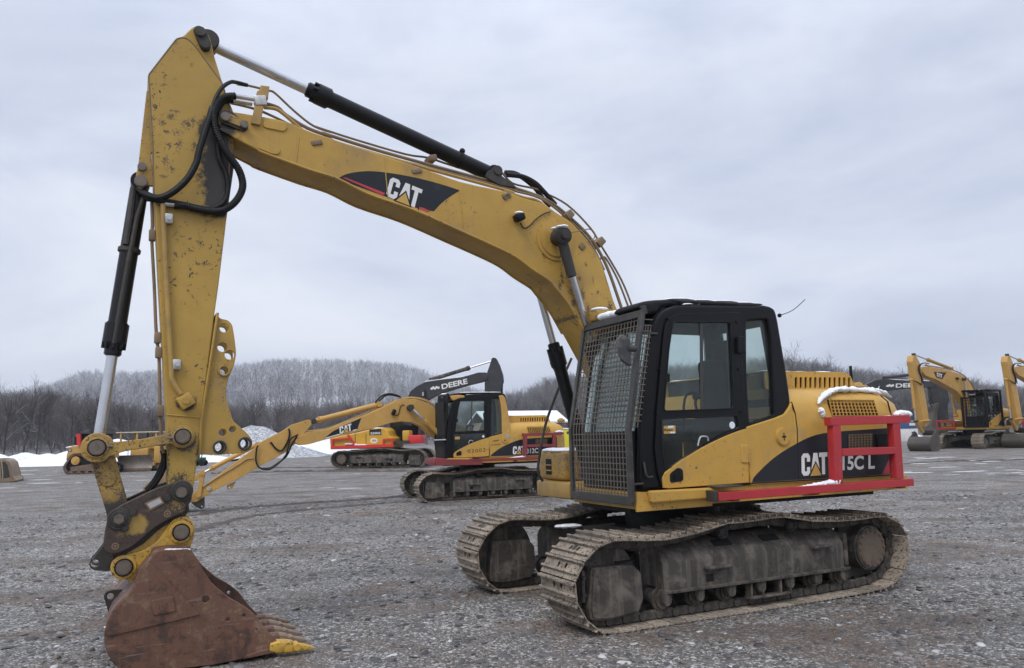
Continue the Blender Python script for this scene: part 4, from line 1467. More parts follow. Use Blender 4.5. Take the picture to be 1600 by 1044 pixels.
for k, rb_ in ((3, 1.42), (6, 1.38), (7, 1.45)):
    c, r = hs[k]
    if k == 3:
        for y in (YT + .0, -YT - .02):
            mb.plate(circ(c[0], c[1], r * rb_, 32), y, y + .02, [circ(c[0], c[1], r, 28)], .004)
tbk = mb.build('thumb_bracket', M['stick_yellow'], stick)
for k, rb_ in ((6, 1.38), (7, 1.45)):
    c, r = hs[k]
    for y in (YT - .034, -YT - .02):
        MB().plate(circ(c[0], c[1], r * rb_, 32), y, y + .054, [circ(c[0], c[1], r * .98, 28)], .005).build('boss_ring', M['steel_dark'], tbk)
# rigid line down the stick with valve block
ln = T(*TD, [(574, 395), (578, 560), (600, 1040)]) + T(*TE, [(636, 600), (645, 720), (712, 830)])
P = [(x, YS + .035, z) for x, z in F.xz(ln, YS + .03)]
MB().tube(cat(P, 5), .021, 10).build('hydraulic_line', M['line_yellow'], stick)
p = fx(TE, [(748, 885)], YS)[0]
vb = MB().box((p[0], YS + .045, p[1]), (.115, .09, .105), Matrix.Rotation(.55, 3, 'Y'), .01)
vb.cyl((p[0], YS + .085, p[1]), (p[0], YS + .10, p[1]), .03, None, 16, .004)
vb.build('valve_block', M['stick_yellow'], stick)
mb = MB()
for t, u, v in ((TD, 610, 515), (TE, 672, 600)):
    p = fx(t, [(u, v)], YS)[0]
    mb.box((p[0], YS + .025, p[1]), (.075, .05, .085), None, .012)
    mb.cyl((p[0] - .01, YS + .04, p[1]), (p[0] - .01, YS + .065, p[1]), .018, None, 10)
p = fx(TD, [(668, 410)], YS)[0]
mb.cyl((p[0] + .08, YS + .04, p[1]), (p[0] - .09, YS + .04, p[1]), .022, None, 12, .004)
mb.build('pipe_clamp', M['fitting'], stick)
# line on the left edge of the stick
ln = T(*TD, [(485, 380), (490, 560), (485, 660), (505, 1040)]) + T(*TE, [(520, 350), (540, 520), (545, 700), (550, 1040)]) + T(*CC, [(655, 20), (660, 180), (680, 240)])
P = [tuple(F.at(u, v, .10)) for u, v in ln]
MB().tube(cat(P, 4), .013, 8).build('hydraulic_line', M['line_brown'], stick)
mb = MB()
for t, u, v in ((TD, 488, 640), (TE, 530, 390), (TE, 538, 505), (TE, 552, 960)):
    p = F.at(*T(*t, [(u, v)])[0], .10)
    mb.box(p, (.05, .07, .09), None, .01)
mb.build('pipe_clamp', M['line_brown'], stick)
for dx in (0, 22):
    P = [tuple(F.at(u, v, .08)) for u, v in T(*CC, [(668 + dx * .4, 215), (680 + dx * .2, 280), (655 + dx, 360), (615 + dx, 440), (570 + dx, 500), (540 + dx, 530)])]
    MB().tube(cat(P, 5), .021, 10).build('hydraulic_hose', M['rubber'], stick)

# bucket cylinder
a = F.at(*T(*TD, [(395, 232)])[0], 0)
b = F.at(*T(*CC, [(155, 200)])[0], 0.12)
b = Vector((b.x, 0, b.z))
gm = F.at(179, 545, 0)
bc = ram('bucket_cylinder', Vector((a.x, 0, a.z)), b, (gm - Vector((a.x, 0, a.z))).length / (b - Vector((a.x, 0, a.z))).length - .005, .070, .041, EX, gl=.20)
d_ = (b - Vector((a.x, 0, a.z))).normalized()
s_ = Vector((d_.z, 0, -d_.x))
m0 = Vector((a.x, 0, a.z))
P = [m0 + d_ * t + s_ * o + Vector((0, .075, 0)) for t, o in ((.10, .05), (.3, .02), (.62, .01), (1.36, .0))]
MB().tube(P, .020, 8).build('barrel_pipe', M['steel_dark'], bc)
P = [m0 + d_ * t + s_ * o + Vector((0, .07, 0)) for t, o in ((.06, -.04), (.3, -.03), (.55, -.03))]
MB().tube(P, .024, 8).build('barrel_pipe', M['steel_dark'], bc)
k = m0 + d_ * .58
MB().cyl(k - d_ * .02, k + d_ * .02, .086, None, 28, .006).build('barrel_band', M['steel_dark'], bc)

# idler links (upper) both sides
YL = .215
c0, c1 = fx(CC, [(158, 198)], YL)[0], fx(CC, [(826, 112)], YL)[0]
arm = fx(CC, [(215, 150), (330, 150), (560, 120), (700, 88), (770, 62)], YL), fx(CC, [(840, 185), (720, 168), (560, 196), (400, 222), (330, 240), (270, 262), (170, 275)], YL)
def link_outline():
    A_ = circ(c0[0], c0[1], .112, 32)
    return A_
for s in (1, -1):
    y0, y1 = s * (YL - .05), s * YL
    mb = MB().plate(cat(arm[0], 3) + cat(arm[1], 3), y0, y1, (), .006)
    mb.plate(circ(*c0, .112, 36), y0 - s * .004, y1 + s * .004, (), .008)
    mb.plate(circ(*c1, .09, 36), y0 - s * .004, y1 + s * .004, (), .008)
    mb.plate(circ(*c0, .080, 36), y1, y1 + s * .02, (), .006)
    mb.plate(circ(*c1, .075, 36), y1, y1 + s * .022, (), .006)
    lk = mb.build('idler_link', M['link_yellow'], EX)
    mb = MB()
    for c, r in ((c0, .056), (c1, .054)):
        mb.cyl((c[0], y1 - s * .02, c[1]), (c[0], y1 + s * .055, c[1]), r, None, 28, .008)
    for q_, ang in (((245, 188), 0), ((742, 122), .1)):
        p = fx(CC, [q_], YL)[0]
        mb.cyl((p[0] + .022, y1 + s * .012, p[1]), (p[0] - .03, y1 + s * .012, p[1]), .011, None, 8)
    mb.build('link_pin', M['pin'], lk)
    mb = MB()
    for c, r in ((c0, .066), (c1, .064)):
        mb.plate(circ(*c, r, 32), y1 + s * .02, y1 + s * .026, [circ(*c, r - .012, 28)], .002)
    mb.build('seal_ring', M['matt_black'], lk)
# bushing between the links at the rod eye
MB().cyl((c0[0], -.17, c0[1]), (c0[0], .16, c0[1]), .098, None, 28, .01).build('pivot_boss', M['steel_dark'], EX)
# power link
YP = .155
pw = rnd(fx(CC, [(98, 270), (280, 225), (300, 290), (392, 620), (385, 800), (250, 800), (225, 690), (120, 350)], YP), .03)
M['power_link'] = painted('power_link_paint', (.40, .245, .055), .6, vary=.2, grime=(.05, .042, .036), gamt=.5, gscale=3.2, chips=(.055, .045, .032), camt=.45, cscale=48, bump=.3,
                          blobs=[(*fx(CC, [(u, v)], .155)[0], rx, rz_, (.035, .031, .028)) for u, v, rx, rz_ in ((150, 420, .045, .30), (290, 690, .14, .10), (360, 600, .03, .14), (110, 300, .06, .06))])
mb = MB().plate(pw, -YP, YP, (), .012)
p = fx(CC, [(245, 443)], YP)[0]
mb.plate(circ(p[0], p[1], .055, 28), YP - .002, YP + .012, (), .006)
pl_ = mb.build('power_link', M['power_link'], EX)

# quick coupler
YQ = .25
M['power_coupler'] = M['coupler']
cq = fx(CC, [(205, 940), (218, 850), (240, 745), (290, 680), (350, 640), (480, 580), (620, 512), (735, 476), (815, 458), (885, 492), (905, 550), (890, 625), (850, 665), (842, 695), (690, 772), (590, 835), (510, 910), (420, 980), (330, 1020), (265, 1030), (215, 1000)], YQ)
cqs = rnd(cq, .05, 4)
cb_ = []
for (u, v), rx, rz_, col_ in (((445, 800), .10, .085, (.33, .215, .05)), ((770, 640), .085, .06, (.30, .20, .05)), ((345, 870), .07, .03, (.22, .15, .05)), ((560, 690), .10, .02, (.12, .075, .045)),
                              ((300, 800), .05, .08, (.03, .026, .023)), ((860, 560), .06, .09, (.03, .026, .023))):
    p = fx(CC, [(u, v)], YQ)[0]
    cb_.append((p[0], p[1], rx, rz_, col_))
M['coupler'] = painted('worn_coupler_steel', (.058, .038, .030), .48, vary=.3, grime=(.10, .07, .05), gamt=.4, gscale=6, chips=(.02, .017, .015), camt=.43, cscale=30, bump=.35, blobs=cb_)
for s in (1, -1):
    mb = MB().plate(cqs, s * (YQ - .035), s * YQ, (), .008)
    sd = mb.build('coupler_plate', M['coupler'], EX)
    mb = MB()
    for q_, r in (((330, 752), .082), ((820, 535), .082)):
        p = fx(CC, [q_], YQ)[0]
        mb.plate(circ(p[0], p[1], r, 36), s * YQ, s * (YQ + .022), (), .008)
        mb.plate(circ(p[0], p[1], r * .72, 32), s * (YQ + .02), s * (YQ + .034), (), .006)
    for q_ in ((438, 703), (707, 592), (375, 825)):
        p = fx(CC, [q_], YQ)[0]
        mb.cyl((p[0], s * YQ, p[1]), (p[0], s * (YQ + .03), p[1]), .03, .026, 16, .006)
    mb.build('pin_boss', M['steel_dark'], sd)
    mb = MB()
    for q_ in ((330, 752), (815, 545)):
        p = fx(CC, [q_], YQ)[0]
        mb.cyl((p[0], s * (YQ - .02), p[1]), (p[0], s * (YQ + .062), p[1]), .040, None, 6 if q_[0] < 400 else 24, .006)
    mb.build('coupler_pin', M['pin'], sd)
    mb = MB()
    for q_ in ((300, 968), (707, 714)):
        p = fx(CC, [q_], YQ)[0]
        mb.plate(circ(p[0], p[1], .026, 24), s * YQ, s * (YQ + .004), [circ(p[0], p[1], .017, 20)], .001)
        mb.cyl((p[0], s * YQ, p[1]), (p[0], s * (YQ + .003), p[1]), .010, None, 12)
    mb.build('plug_ring', M['line_brown'], sd)
    if s > 0:
        np_ = fx(CC, [(528, 632), (650, 578), (685, 630), (570, 692)], YQ)
        npo = MB().plate(np_, YQ, YQ + .010, (), .003).build('name_plate', M['line_brown'], sd)
        np_ = fx(CC, [(548, 636), (645, 592), (668, 625), (575, 672)], YQ)
        MB().plate(np_, YQ + .009, YQ + .0125, (), 0).build('plate_face', M['fitting'], npo)
        # worn yellow patches left on the plate
core = fx(CC, [(230, 900), (300, 720), (600, 560), (850, 520), (870, 680), (800, 760), (640, 860), (560, 960), (330, 1040)], 0)
MB().plate(core, -.16, .16, (), .01).build('coupler_core', M['steel_dark'], EX)
ht = fx(P5, [(300, 200), (268, 243), (196, 338), (208, 365), (240, 372), (312, 376), (330, 300)], .14)
he = fx(P5, [(226, 336)], .14)[0]
mb = MB()
for y in (.12, -.12):
    mb.plate(rnd(ht, .025), y - .025, y + .025, [circ(he[0], he[1], .030, 20)], .005)
mb.build('coupler_hook', M['steel_dark'], EX)
# latch body between coupler and bucket ears
lb = fx(P5, [(390, 285), (480, 235), (560, 160), (640, 110), (650, 150), (560, 230), (470, 275), (400, 310)], .19)
MB().plate(rnd(lb, .02), -.19, .19, (), .006).build('coupler_latch', M['power_link'], EX)

# ---------------------------------------------------------------- bucket
YK = .53
BK = bpy.data.objects.new('bucket', None)
COL.objects.link(BK)
BK.parent = EX
side = fx(P5, [(512, 310), (548, 270), (722, 258), (760, 312), (790, 372), (838, 440), (920, 510), (1000, 555), (1060, 600), (1120, 680), (1188, 748), (1196, 790), (1100, 812), (1000, 832), (850, 862)], YK)
low_ = fx(P5, [(345, 882), (290, 805), (275, 745), (276, 690), (302, 605), (350, 540), (420, 468), (460, 372)], YK)
zb = .012
side += [(side[-1][0] + .28, zb + .01), (low_[0][0] - .20, zb)]
side += low_
s2 = rnd(side, .03, 3)
hol = [(805, 523, .026), (936, 500, .015), (1003, 606, .014), (920, 627, .014), (990, 703, .014), (1066, 683, .014)]
holes = [circ(*fx(P5, [(u, v)], YK)[0], r, 16) for u, v, r in hol if (u, v) != (936, 500)]
for s in (1, -1):
    mb = MB().plate(s2, s * (YK - .028), s * YK, holes, .004)
    mb.plate(rnd(fx(P5, [(508, 325), (778, 600), (290, 716), (281, 690), (305, 612), (352, 546), (424, 472), (462, 385)], YK), .02), s * YK, s * (YK + .014), (), .004)
    mb.plate(rnd(fx(P5, [(522, 526), (634, 502), (648, 580), (530, 604)], YK), .008), s * (YK + .014), s * (YK + .026), (), .004)
    mb.plate(rnd(fx(P5, [(1000, 832), (1010, 812), (1090, 785), (1180, 768), (1190, 792)], YK), .01), s * YK, s * (YK + .02), (), .006)
    mb.build('side_plate', M['rust'], BK)
# wrapped shell
shp = fx(P5, [(720, 262), (552, 272), (516, 312), (462, 378), (424, 470), (354, 543), (305, 607), (280, 690), (279, 745), (294, 803), (347, 880)], YK) + [side[-len(low_) - 1], side[-len(low_) - 2]] + \
    fx(P5, [(850, 862), (1000, 832), (1196, 788)], YK)
shp = [Vector((x, z)) for x, z in cat(shp, 4)]
rings = []
cx_ = sum(p.x for p in shp) / len(shp); cz_ = sum(p.y for p in shp) / len(shp)
mb = MB()
inner = []
for i, p in enumerate(shp):
    t = (shp[min(i + 1, len(shp) - 1)] - shp[max(i - 1, 0)]).normalized()
    n_ = Vector((-t.y, t.x))
    if n_.dot(Vector((cx_, cz_)) - p) < 0:
        n_ = -n_
    inner.append(p + n_ * .025)
for p, q_ in zip(shp, inner):
    rings.append([(p.x, -YK + .029, p.y), (p.x, YK - .029, p.y), (q_.x, YK - .029, q_.y), (q_.x, -YK + .029, q_.y)])
mb.loft(rings)
mb.build('bucket_shell', M['rust'], BK)
# ears
ear = fx(P5, [(430, 470), (410, 425), (360, 412), (315, 398), (306, 360), (315, 325), (350, 298), (430, 282), (500, 258), (556, 218), (600, 150), (635, 105), (690, 88), (735, 108), (750, 160), (738, 220), (722, 256), (560, 264), (512, 302), (462, 375)], .215)
e0, e1 = fx(P5, [(676, 170)], .215)[0], fx(P5, [(378, 354)], .215)[0]
for s in (1, -1):
    mb = MB().plate(rnd(ear, .03, 3), s * .165, s * .215, (), .008)
    mb.plate(circ(*e0, .088, 36), s * .215, s * .232, (), .006)
    mb.plate(circ(*e1, .088, 36), s * .215, s * .232, (), .006)
    eo = mb.build('bucket_ear', M['bright_yellow'], BK)
    mb = MB()
    for c in (e0, e1):
        mb.cyl((c[0], s * .16, c[1]), (c[0], s * .275, c[1]), .054, None, 28, .010)
    mb.build('ear_pin', M['pin'], eo)
    mb = MB()
    for c in (e0, e1):
        mb.plate(circ(*c, .066, 32), s * .231, s * .238, [circ(*c, .056, 28)], .002)
    mb.build('seal_ring', M['matt_black'], eo)
mb = MB()
for c in (e0, e1):
    mb.cyl((c[0], -.16, c[1]), (c[0], .16, c[1]), .05, None, 24)
mb.build('cross_pin', M['steel_dark'], BK)
# lifting eye on the back
le = fx(P5, [(272, 505), (285, 480), (320, 472), (412, 470), (300, 600), (290, 560)], .05)
MB().plate(rnd(le, .02), .03, .07, [circ(*fx(P5, [(308, 505)], .05)[0], .024, 18)], .005).build('lifting_eye', M['steel_dark'], BK)
mb = MB()
for i in range(14):
    mb.sphere((fx(P5, [(600 + i * 9, 262)], YK)[0][0], YK - .014, fx(P5, [(600 + i * 9, 266)], YK)[0][1] + .004), .008 + .006 * ((i * 7) % 3) / 3, (1.6, .9, .6), 8)
mb.build('snow_cover', M['snow'], BK, 60)
# teeth
la = fx(P5, [(1185, 770)], YK)[0]
ta = fx(P5, [(1370, 766)], YK)[0]
lx, tz = la, ta
L0 = math.hypot(ta[0] - la[0], ta[1] - la[1])
dirv = Vector(((ta[0] - la[0]) / L0, 0, (ta[1] - la[1]) / L0))
nrmv = Vector((dirv.z, 0, -dirv.x))
if nrmv.z < 0:
    nrmv = -nrmv
for i in range(5):
    y = .505 - i * 1.01 / 4
    o = Vector((la[0], y, la[1]))

    def ring(t, w, h, dz=0):
        c_ = o + dirv * (L0 * t) + nrmv * dz
        r_ = []
        for a_ in range(12):
            ca, sa = math.cos(2 * PI * a_ / 12), math.sin(2 * PI * a_ / 12)
            ca = math.copysign(abs(ca) ** .6, ca); sa = math.copysign(abs(sa) ** .6, sa)
            r_.append(c_ + Vector((0, 1, 0)) * (w * ca) + nrmv * (h * sa))
        return r_
    mb = MB().loft([ring(-.25, .05, .03), ring(-.05, .056, .05), ring(.12, .052, .052), ring(.2, .04, .04)])
    ad = mb.build('tooth_adapter', M['rust'] if i else M['bright_yellow'], BK)
    mb = MB().loft([ring(.10, .044, .048), ring(.16, .047, .052), ring(.36, .046, .046, -.002), ring(.42, .042, .036, -.006), ring(.7, .038, .027, -.010), ring(.95, .032, .013, -.014), ring(1.0, .028, .007, -.015)])
    p_ = o + dirv * L0 * .5
    mb.cyl(p_ + Vector((0, -.058, 0)), p_ + Vector((0, .060, 0)), .028, None, 14, .004)
    mb.build('tooth', M['tooth_steel'] if i else M['bright_yellow'], BK)
# ================================================================== machines in the background
U1 = ((620, 600), 10.0); U2 = ((740, 600), 10.0); U3 = ((290, 690), 10.0); U4 = ((600, 690), 5.333); U5 = ((400, 600), 4.994)
U6 = ((300, 580), 3.81); UV = ((600, 540), 4.017); UD = ((500, 640), 8.0); UF = ((600, 540), 5.714)
BASE = ['track_chain', 'track_frame', 'idler_guard', 'yoke_strap', 'idler_wheel', 'sprocket', 'track_roller', 'carrier_roller', 'roller_guard', 'car_body', 'swing_bearing']
UPPER = ['deck', 'deck_underside', 'side_skirt', 'front_beam', 'tool_box', 'body_shell', 'side_panel', 'engine_hood', 'filler_cap', 'side_grille',
         'fuel_cap', 'door_hinge', 'cab', 'door', 'cab_interior', 'black_side_decal', 'guard_frame', 'right_mirror']
SKIP = ('model_letters', 'sticker_white', 'sticker_text', 'antenna', 'work_lamp')


def stem(o):
    return o.name.split('.')[0]


def copy_parts(src, dst, names, skip=()):
    for k in kids(src):
        if stem(k) in names:
            c = k.copy(); COL.objects.link(c); c.parent = dst
            for g in kids(k):
                if stem(g) in skip:
                    continue
                d = g.copy(); COL.objects.link(d); d.parent = c


class SFrame(Frame):
    """frame of a scaled copy: local coordinates are in the unscaled machine"""
    def __init__(self, loc, rz, s):
        super().__init__(loc, rz)
        self.s = s

    def at(self, u, v, Y=None, X=None, Z=None):
        s = self.s
        p = super().at(u, v, None if Y is None else Y * s, None if X is None else X * s, None if Z is None else Z * s)
        return p / s


def machine(name, label, loc, rz, s, group=None):
    Fm = SFrame(loc, rz, s)
    e = thing(name, label, 'excavator', loc, rz, group)
    e.scale = (s, s, s)
    return Fm, e


def tz(Fm, t, pts, Y):
    return Fm.xz(T(t[0], t[1], pts), Y)


def t3(Fm, t, pts, Y):
    return [(x, Y, z) for x, z in tz(Fm, t, pts, Y)]


M['yellow_far'] = painted('sunworn_yellow_paint', (.52, .30, .075), .5, vary=.12, grime=(.30, .20, .09), gamt=.35, gscale=1.8, chips=(.06, .045, .03), camt=.15, bump=.05)
M['deere_yellow'] = painted('orange_yellow_paint', (.60, .33, .03), .45, vary=.1, grime=(.33, .21, .06), gamt=.3, gscale=2, bump=.05)
M['deere_black'] = painted('grey_black_paint', (.028, .030, .034), .5, vary=.2, grime=(.075, .073, .07), gamt=.35, gscale=1.6, bump=.05)
M['bucket_grey'] = painted('grey_worn_bucket_steel', (.075, .062, .053), .6, vary=.25, grime=(.15, .122, .10), gamt=.42, gscale=2.5, chips=(.06, .04, .03), camt=.3, bump=.25)

# ---------------------------------------------------------------- second excavator of the same family, boom stretched out low
th = math.radians(19)
FB, EB = machine('excavator', 'yellow crawler excavator numbered 02002 with its boom stretched out low to the left', (-1.03, 21.45, 0), PI + th, .955)
copy_parts(EX, EB, BASE + UPPER, SKIP)
for k in kids(EB):
    if stem(k) == 'guard_frame':
        for g in kids(k):
            g.data = g.data.copy()
            g.data.materials[0] = M['dull_red'] if stem(g) != 'snow_cover' else M['snow']
words(FB, YB, '312C', *T(*U2, [(826, 1090), (1010, 1078), (826, 1010)]), EB, M['white'], 'model_letters', .03, 1.0, .004)
words(FB, YC + .037, '02002', *T(*U4, [(698, 95), (845, 84), (697, 66)]), EB, M['decal_black'], 'fleet_number', .0, 1.25, .002)
for s_, a in (('Dave', [(1500, 912), (1590, 888), (1500, 882)]), ('EXCAVATING', [(1480, 962), (1620, 950), (1480, 944)])):
    words(FB, YB, s_, *T(*U1, [(x + (0 if s_ == 'EXCAVATING' else 0), y) for x, y in a]), EB, M['decal_black'], 'owner_letters', .01, 1.0, .003)
c = tz(FB, U2, [(530, 812)], YB)[0]
MB().cyl((c[0], YB, c[1]), (c[0], YB + .003, c[1]), .055, None, 20).build('round_sticker', M['mirror'], EB)
# yellow rear cab pillar
pp = tz(FB, U2, [(385, 182), (455, 170), (492, 212), (520, 330), (545, 470), (566, 610), (585, 705), (600, 780), (445, 815), (445, 720), (440, 480), (425, 330), (405, 230)], YC)
MB().plate(rnd(pp, .03), YC - .5, YC + .012, (), .02).build('cab_pillar', M['yellow_far'], EB)
cp = tz(FB, U1, [(830, 185), (960, 172), (1060, 182), (1060, 215), (980, 225), (880, 265), (850, 235)], YC)
MB().plate(rnd(cp, .03), .4, YC + .01, (), .02).build('roof_cap', M['yellow_far'], EB)
# dark louvred front guard
gt, gb = tz(FB, U1, [(800, 150)], 1.2)[0], tz(FB, UV, [(392, 714)], 1.2)[0]
gm_ = tz(FB, U1, [(735, 900)], 1.2)[0]
mb = MB()
for y in (.2, 1.2):
    mb.tube([(gt[0], y, gt[1]), (gm_[0], y, gm_[1]), (gb[0], y, gb[1])], .035, 6)
for i in range(26):
    y = .22 + i * .038
    mb.tube([(gt[0], y, gt[1]), (gm_[0], y, gm_[1]), (gb[0], y, gb[1])], .011, 5)
for t in (0.02, .3, .6, .98):
    p = Vector(gt).lerp(Vector(gb), t)
    mb.tube([(p.x + (.05 if .2 < t < .8 else 0), .2, p.y), (p.x + (.05 if .2 < t < .8 else 0), 1.2, p.y)], .02, 6)
mb.build('front_guard', M['matt_black'], EB)
MB().b2((gm_[0] - .04, .2, 1.15), (gm_[0] - .01, 1.17, 2.65)).build('front_screen', M['dark_hole'], EB)
a, b = F.at, None
q0, q1 = tz(FB, U1, [(585, 880), (765, 872)], 1.25)
MB().cyl((q0[0], 1.25, q0[1]), (q1[0], 1.25, q1[1]), .02, None, 8).build('guard_rod', M['fitting'], EB)
# red front half of the guard rail and bumper
mb = MB()
p0, p1, p2 = tz(FB, U4, [(440, 178), (520, 182), (820, 172)], 1.42)
mb.plate([(p0[0], p0[1] - .07), (p0[0], p0[1] + .09), (p2[0], p2[1] + .07), (p2[0], p2[1] - .07)], 1.32, 1.42, (), .006)
mb.build('front_rail', M['dull_red'], EB)
mb = MB()
p0, p1 = tz(FB, U4, [(358, 170), (440, 172)], .6)
mb.b2((p0[0] - .35, .2, p0[1] - .08), (p0[0] - .05, 1.3, p0[1] + .10), .01)
mb.build('front_bumper', M['dull_red'], EB)
# boom
YB2 = .20
bt = T(*U5, [(300, 452), (330, 415), (400, 375), (540, 362), (700, 305), (850, 248), (980, 185), (1080, 140), (1170, 118), (1250, 118), (1330, 145), (1390, 190), (1430, 250)])
bb = [(694, 690)] + T(*U5, [(1400, 420), (1350, 390), (1290, 330), (1220, 300), (1140, 292), (1050, 305), (920, 345), (800, 370), (640, 410), (520, 440), (410, 472), (330, 480)])
bx_ = FB.xz(bt, YB2) + [(.45, 2.0), (.05, 1.75), (.05, 1.45), (.35, 1.4)] + FB.xz(bb, YB2)
mb = MB().plate(rnd(bx_, .05), -YB2, YB2, (), .01)
c = tz(FB, U5, [(1205, 185)], YB2)[0]
bo = mb.build('boom', M['yellow_far'], EB)
dk = tz(FB, U5, [(528, 428), (600, 370), (700, 318), (822, 265), (790, 355), (660, 392)], YB2)
dd_ = MB().plate(dk, YB2, YB2 + .002, (), 0).build('boom_decal', M['decal_black'], bo)
logo(FB, YB2 + .001, *T(*U5, [(655, 392), (748, 364), (650, 336)]), dd_, out=2)
mb = MB().plate(tz(FB, U5, [(540, 420), (655, 388), (655, 394), (542, 426)], YB2), YB2, YB2 + .004, (), 0)
mb.plate(tz(FB, U5, [(755, 360), (785, 352), (785, 358), (755, 367)], YB2), YB2, YB2 + .004, (), 0)
mb.build('decal_stripe', M['white'], dd_)
for pts_, y, r in (([(395, 368), (545, 358), (700, 300), (860, 240), (1000, 178), (1090, 135), (1180, 112), (1260, 114), (1340, 140), (1400, 185)], .14, .022),
                   ([(420, 362), (560, 345), (800, 250), (960, 185), (1060, 140), (1160, 108), (1250, 106), (1340, 130), (1405, 175)], .02, .018)):
    MB().tube(cat(t3(FB, U5, pts_, y), 3), r, 6).build('hydraulic_line', M['line_yellow'], bo)
p = tz(FB, U5, [(1072, 222)], YB2)[0]
MB().box((p[0], YB2 + .06, p[1]), (.10, .1, .17), Matrix.Rotation(-.4, 3, 'Y'), .03).build('boom_lamp', M['matt_black'], bo)
MB().tube(cat(t3(FB, U5, [(1085, 245), (1110, 240), (1130, 170), (1160, 165)], YB2 + .02), 3), .01, 5).build('lamp_wire', M['rubber'], bo)
for pts_, y in (([(930, 145), (980, 95), (1040, 78), (1100, 90), (1130, 105)], .05), ([(960, 135), (1010, 92), (1060, 85), (1120, 100)], -.05)):
    MB().tube(cat(t3(FB, U5, pts_, y), 4), .028, 6).build('hydraulic_hose', M['rubber'], EB)
# stick cylinder, boom cylinders
a0 = FB.at(*T(*U5, [(960, 160)])[0], 0); b0 = FB.at(*T(*U5, [(452, 292)])[0], 0)
ram('stick_cylinder', a0, b0, .93, .075, .042, EB, 'yellow_far', .12, 1.15)
for y in (.34, -.34):
    a0 = FB.at(*T(*U5, [(1205, 185)])[0], .34); a0.y = y
    b0 = FB.at(*T(*U5, [(1440, 400)])[0], .34); b0.y = y
    g0 = FB.at(*T(*U5, [(1325, 300)])[0], .34)
    ram('boom_cylinder', b0, a0, (Vector((b0.x, 0, b0.z)) - Vector((g0.x, 0, g0.z))).length / (Vector((b0.x, 0, b0.z)) - Vector((a0.x, 0, a0.z))).length, .072, .036, EB, 'yellow_far', .12, 1.15)
MB().cyl((a0.x, -.46, a0.z), (a0.x, .46, a0.z), .085, None, 20, .01).build('cylinder_pin', M['steel_dark'], bo)
# stick
YS2 = .15
so_ = T(*U5, [(435, 318), (428, 282), (405, 278), (280, 318), (205, 368), (60, 440), (0, 478), (-20, 500)]) + T(*U3, [(1090, 100), (900, 230), (600, 460), (320, 660), (240, 730), (120, 800), (55, 900), (75, 955), (180, 940), (300, 860), (480, 750), (640, 670), (880, 555), (1130, 400)]) + \
    T(*U5, [(30, 640), (120, 595), (215, 545), (290, 480), (330, 450), (380, 380)])
st2 = MB().plate(rnd(FB.xz(so_, YS2), .04), -YS2, YS2, (), .008).build('stick', M['yellow_far'], EB)
p_ = t3(FB, U3, [(250, 722), (500, 555), (760, 400), (960, 270), (1060, 262)], YS2 + .02)
MB().tube(p_, .016, 6).build('hydraulic_line', M['line_yellow'], st2)
mb = MB().plate(rnd(tz(FB, U3, [(640, 690), (790, 620), (760, 680), (715, 745), (650, 745)], .06), .03), -.06, .06, [circ(*tz(FB, U3, [(682, 720)], .06)[0], .028, 14)], .004)
mb.build('lifting_lug', M['yellow_far'], st2)
p = tz(FB, U3, [(365, 735)], YS2)[0]
MB().cyl((p[0], YS2, p[1]), (p[0], YS2 + .04, p[1]), .055, None, 12, .01).build('valve_block', M['fitting'], st2)
for pts_, y in (([(330, 395), (270, 430), (250, 500), (230, 560), (170, 625), (100, 668), (30, 655), (0, 600), (5, 510), (15, 480)], .22), ([(320, 410), (280, 470), (240, 560), (180, 610), (110, 655), (50, 660)], .19),
                ([(255, 350), (262, 380), (250, 440), (200, 520), (150, 500), (120, 460), (110, 462)], .18)):
    MB().tube(cat(t3(FB, U5, pts_, y), 4), .024, 6).build('hydraulic_hose', M['rubber'], EB)
# bucket cylinder, links and bucket of that machine
a0 = FB.at(*T(*U5, [(10, 470)])[0], 0); b0 = FB.at(*T(*U3, [(268, 495)])[0], 0); g0 = FB.at(*T(*U3, [(410, 405)])[0], 0)
ram('bucket_cylinder', a0, b0, (a0 - g0).length / (a0 - b0).length, .058, .030, EB, 'yellow_far', .1, 1.12)
l0, l1 = tz(FB, U3, [(268, 495)], .2)[0], tz(FB, U3, [(203, 838)], .2)[0]
for s in (1, -1):
    d_ = Vector((l1[0] - l0[0], l1[1] - l0[1])).normalized(); n_ = Vector((-d_.y, d_.x)) * .05
    mb = MB().plate([(l0[0] + n_.x, l0[1] + n_.y), (l1[0] + n_.x, l1[1] + n_.y), (l1[0] - n_.x, l1[1] - n_.y), (l0[0] - n_.x, l0[1] - n_.y)], s * .17, s * .2, (), .004)
    for l in (l0, l1):
        mb.cyl((l[0], s * .165, l[1]), (l[0], s * .23, l[1]), .065, None, 20, .01)
    mb.build('idler_link', M['yellow_far'], EB)
pl2 = tz(FB, U3, [(240, 470), (290, 530), (150, 620), (60, 660), (-60, 760), (-140, 800), (-170, 740), (-60, 660)], .0)
MB().plate(rnd(pl2, .03), -.14, .14, (), .01).build('power_link', M['yellow_far'], EB)
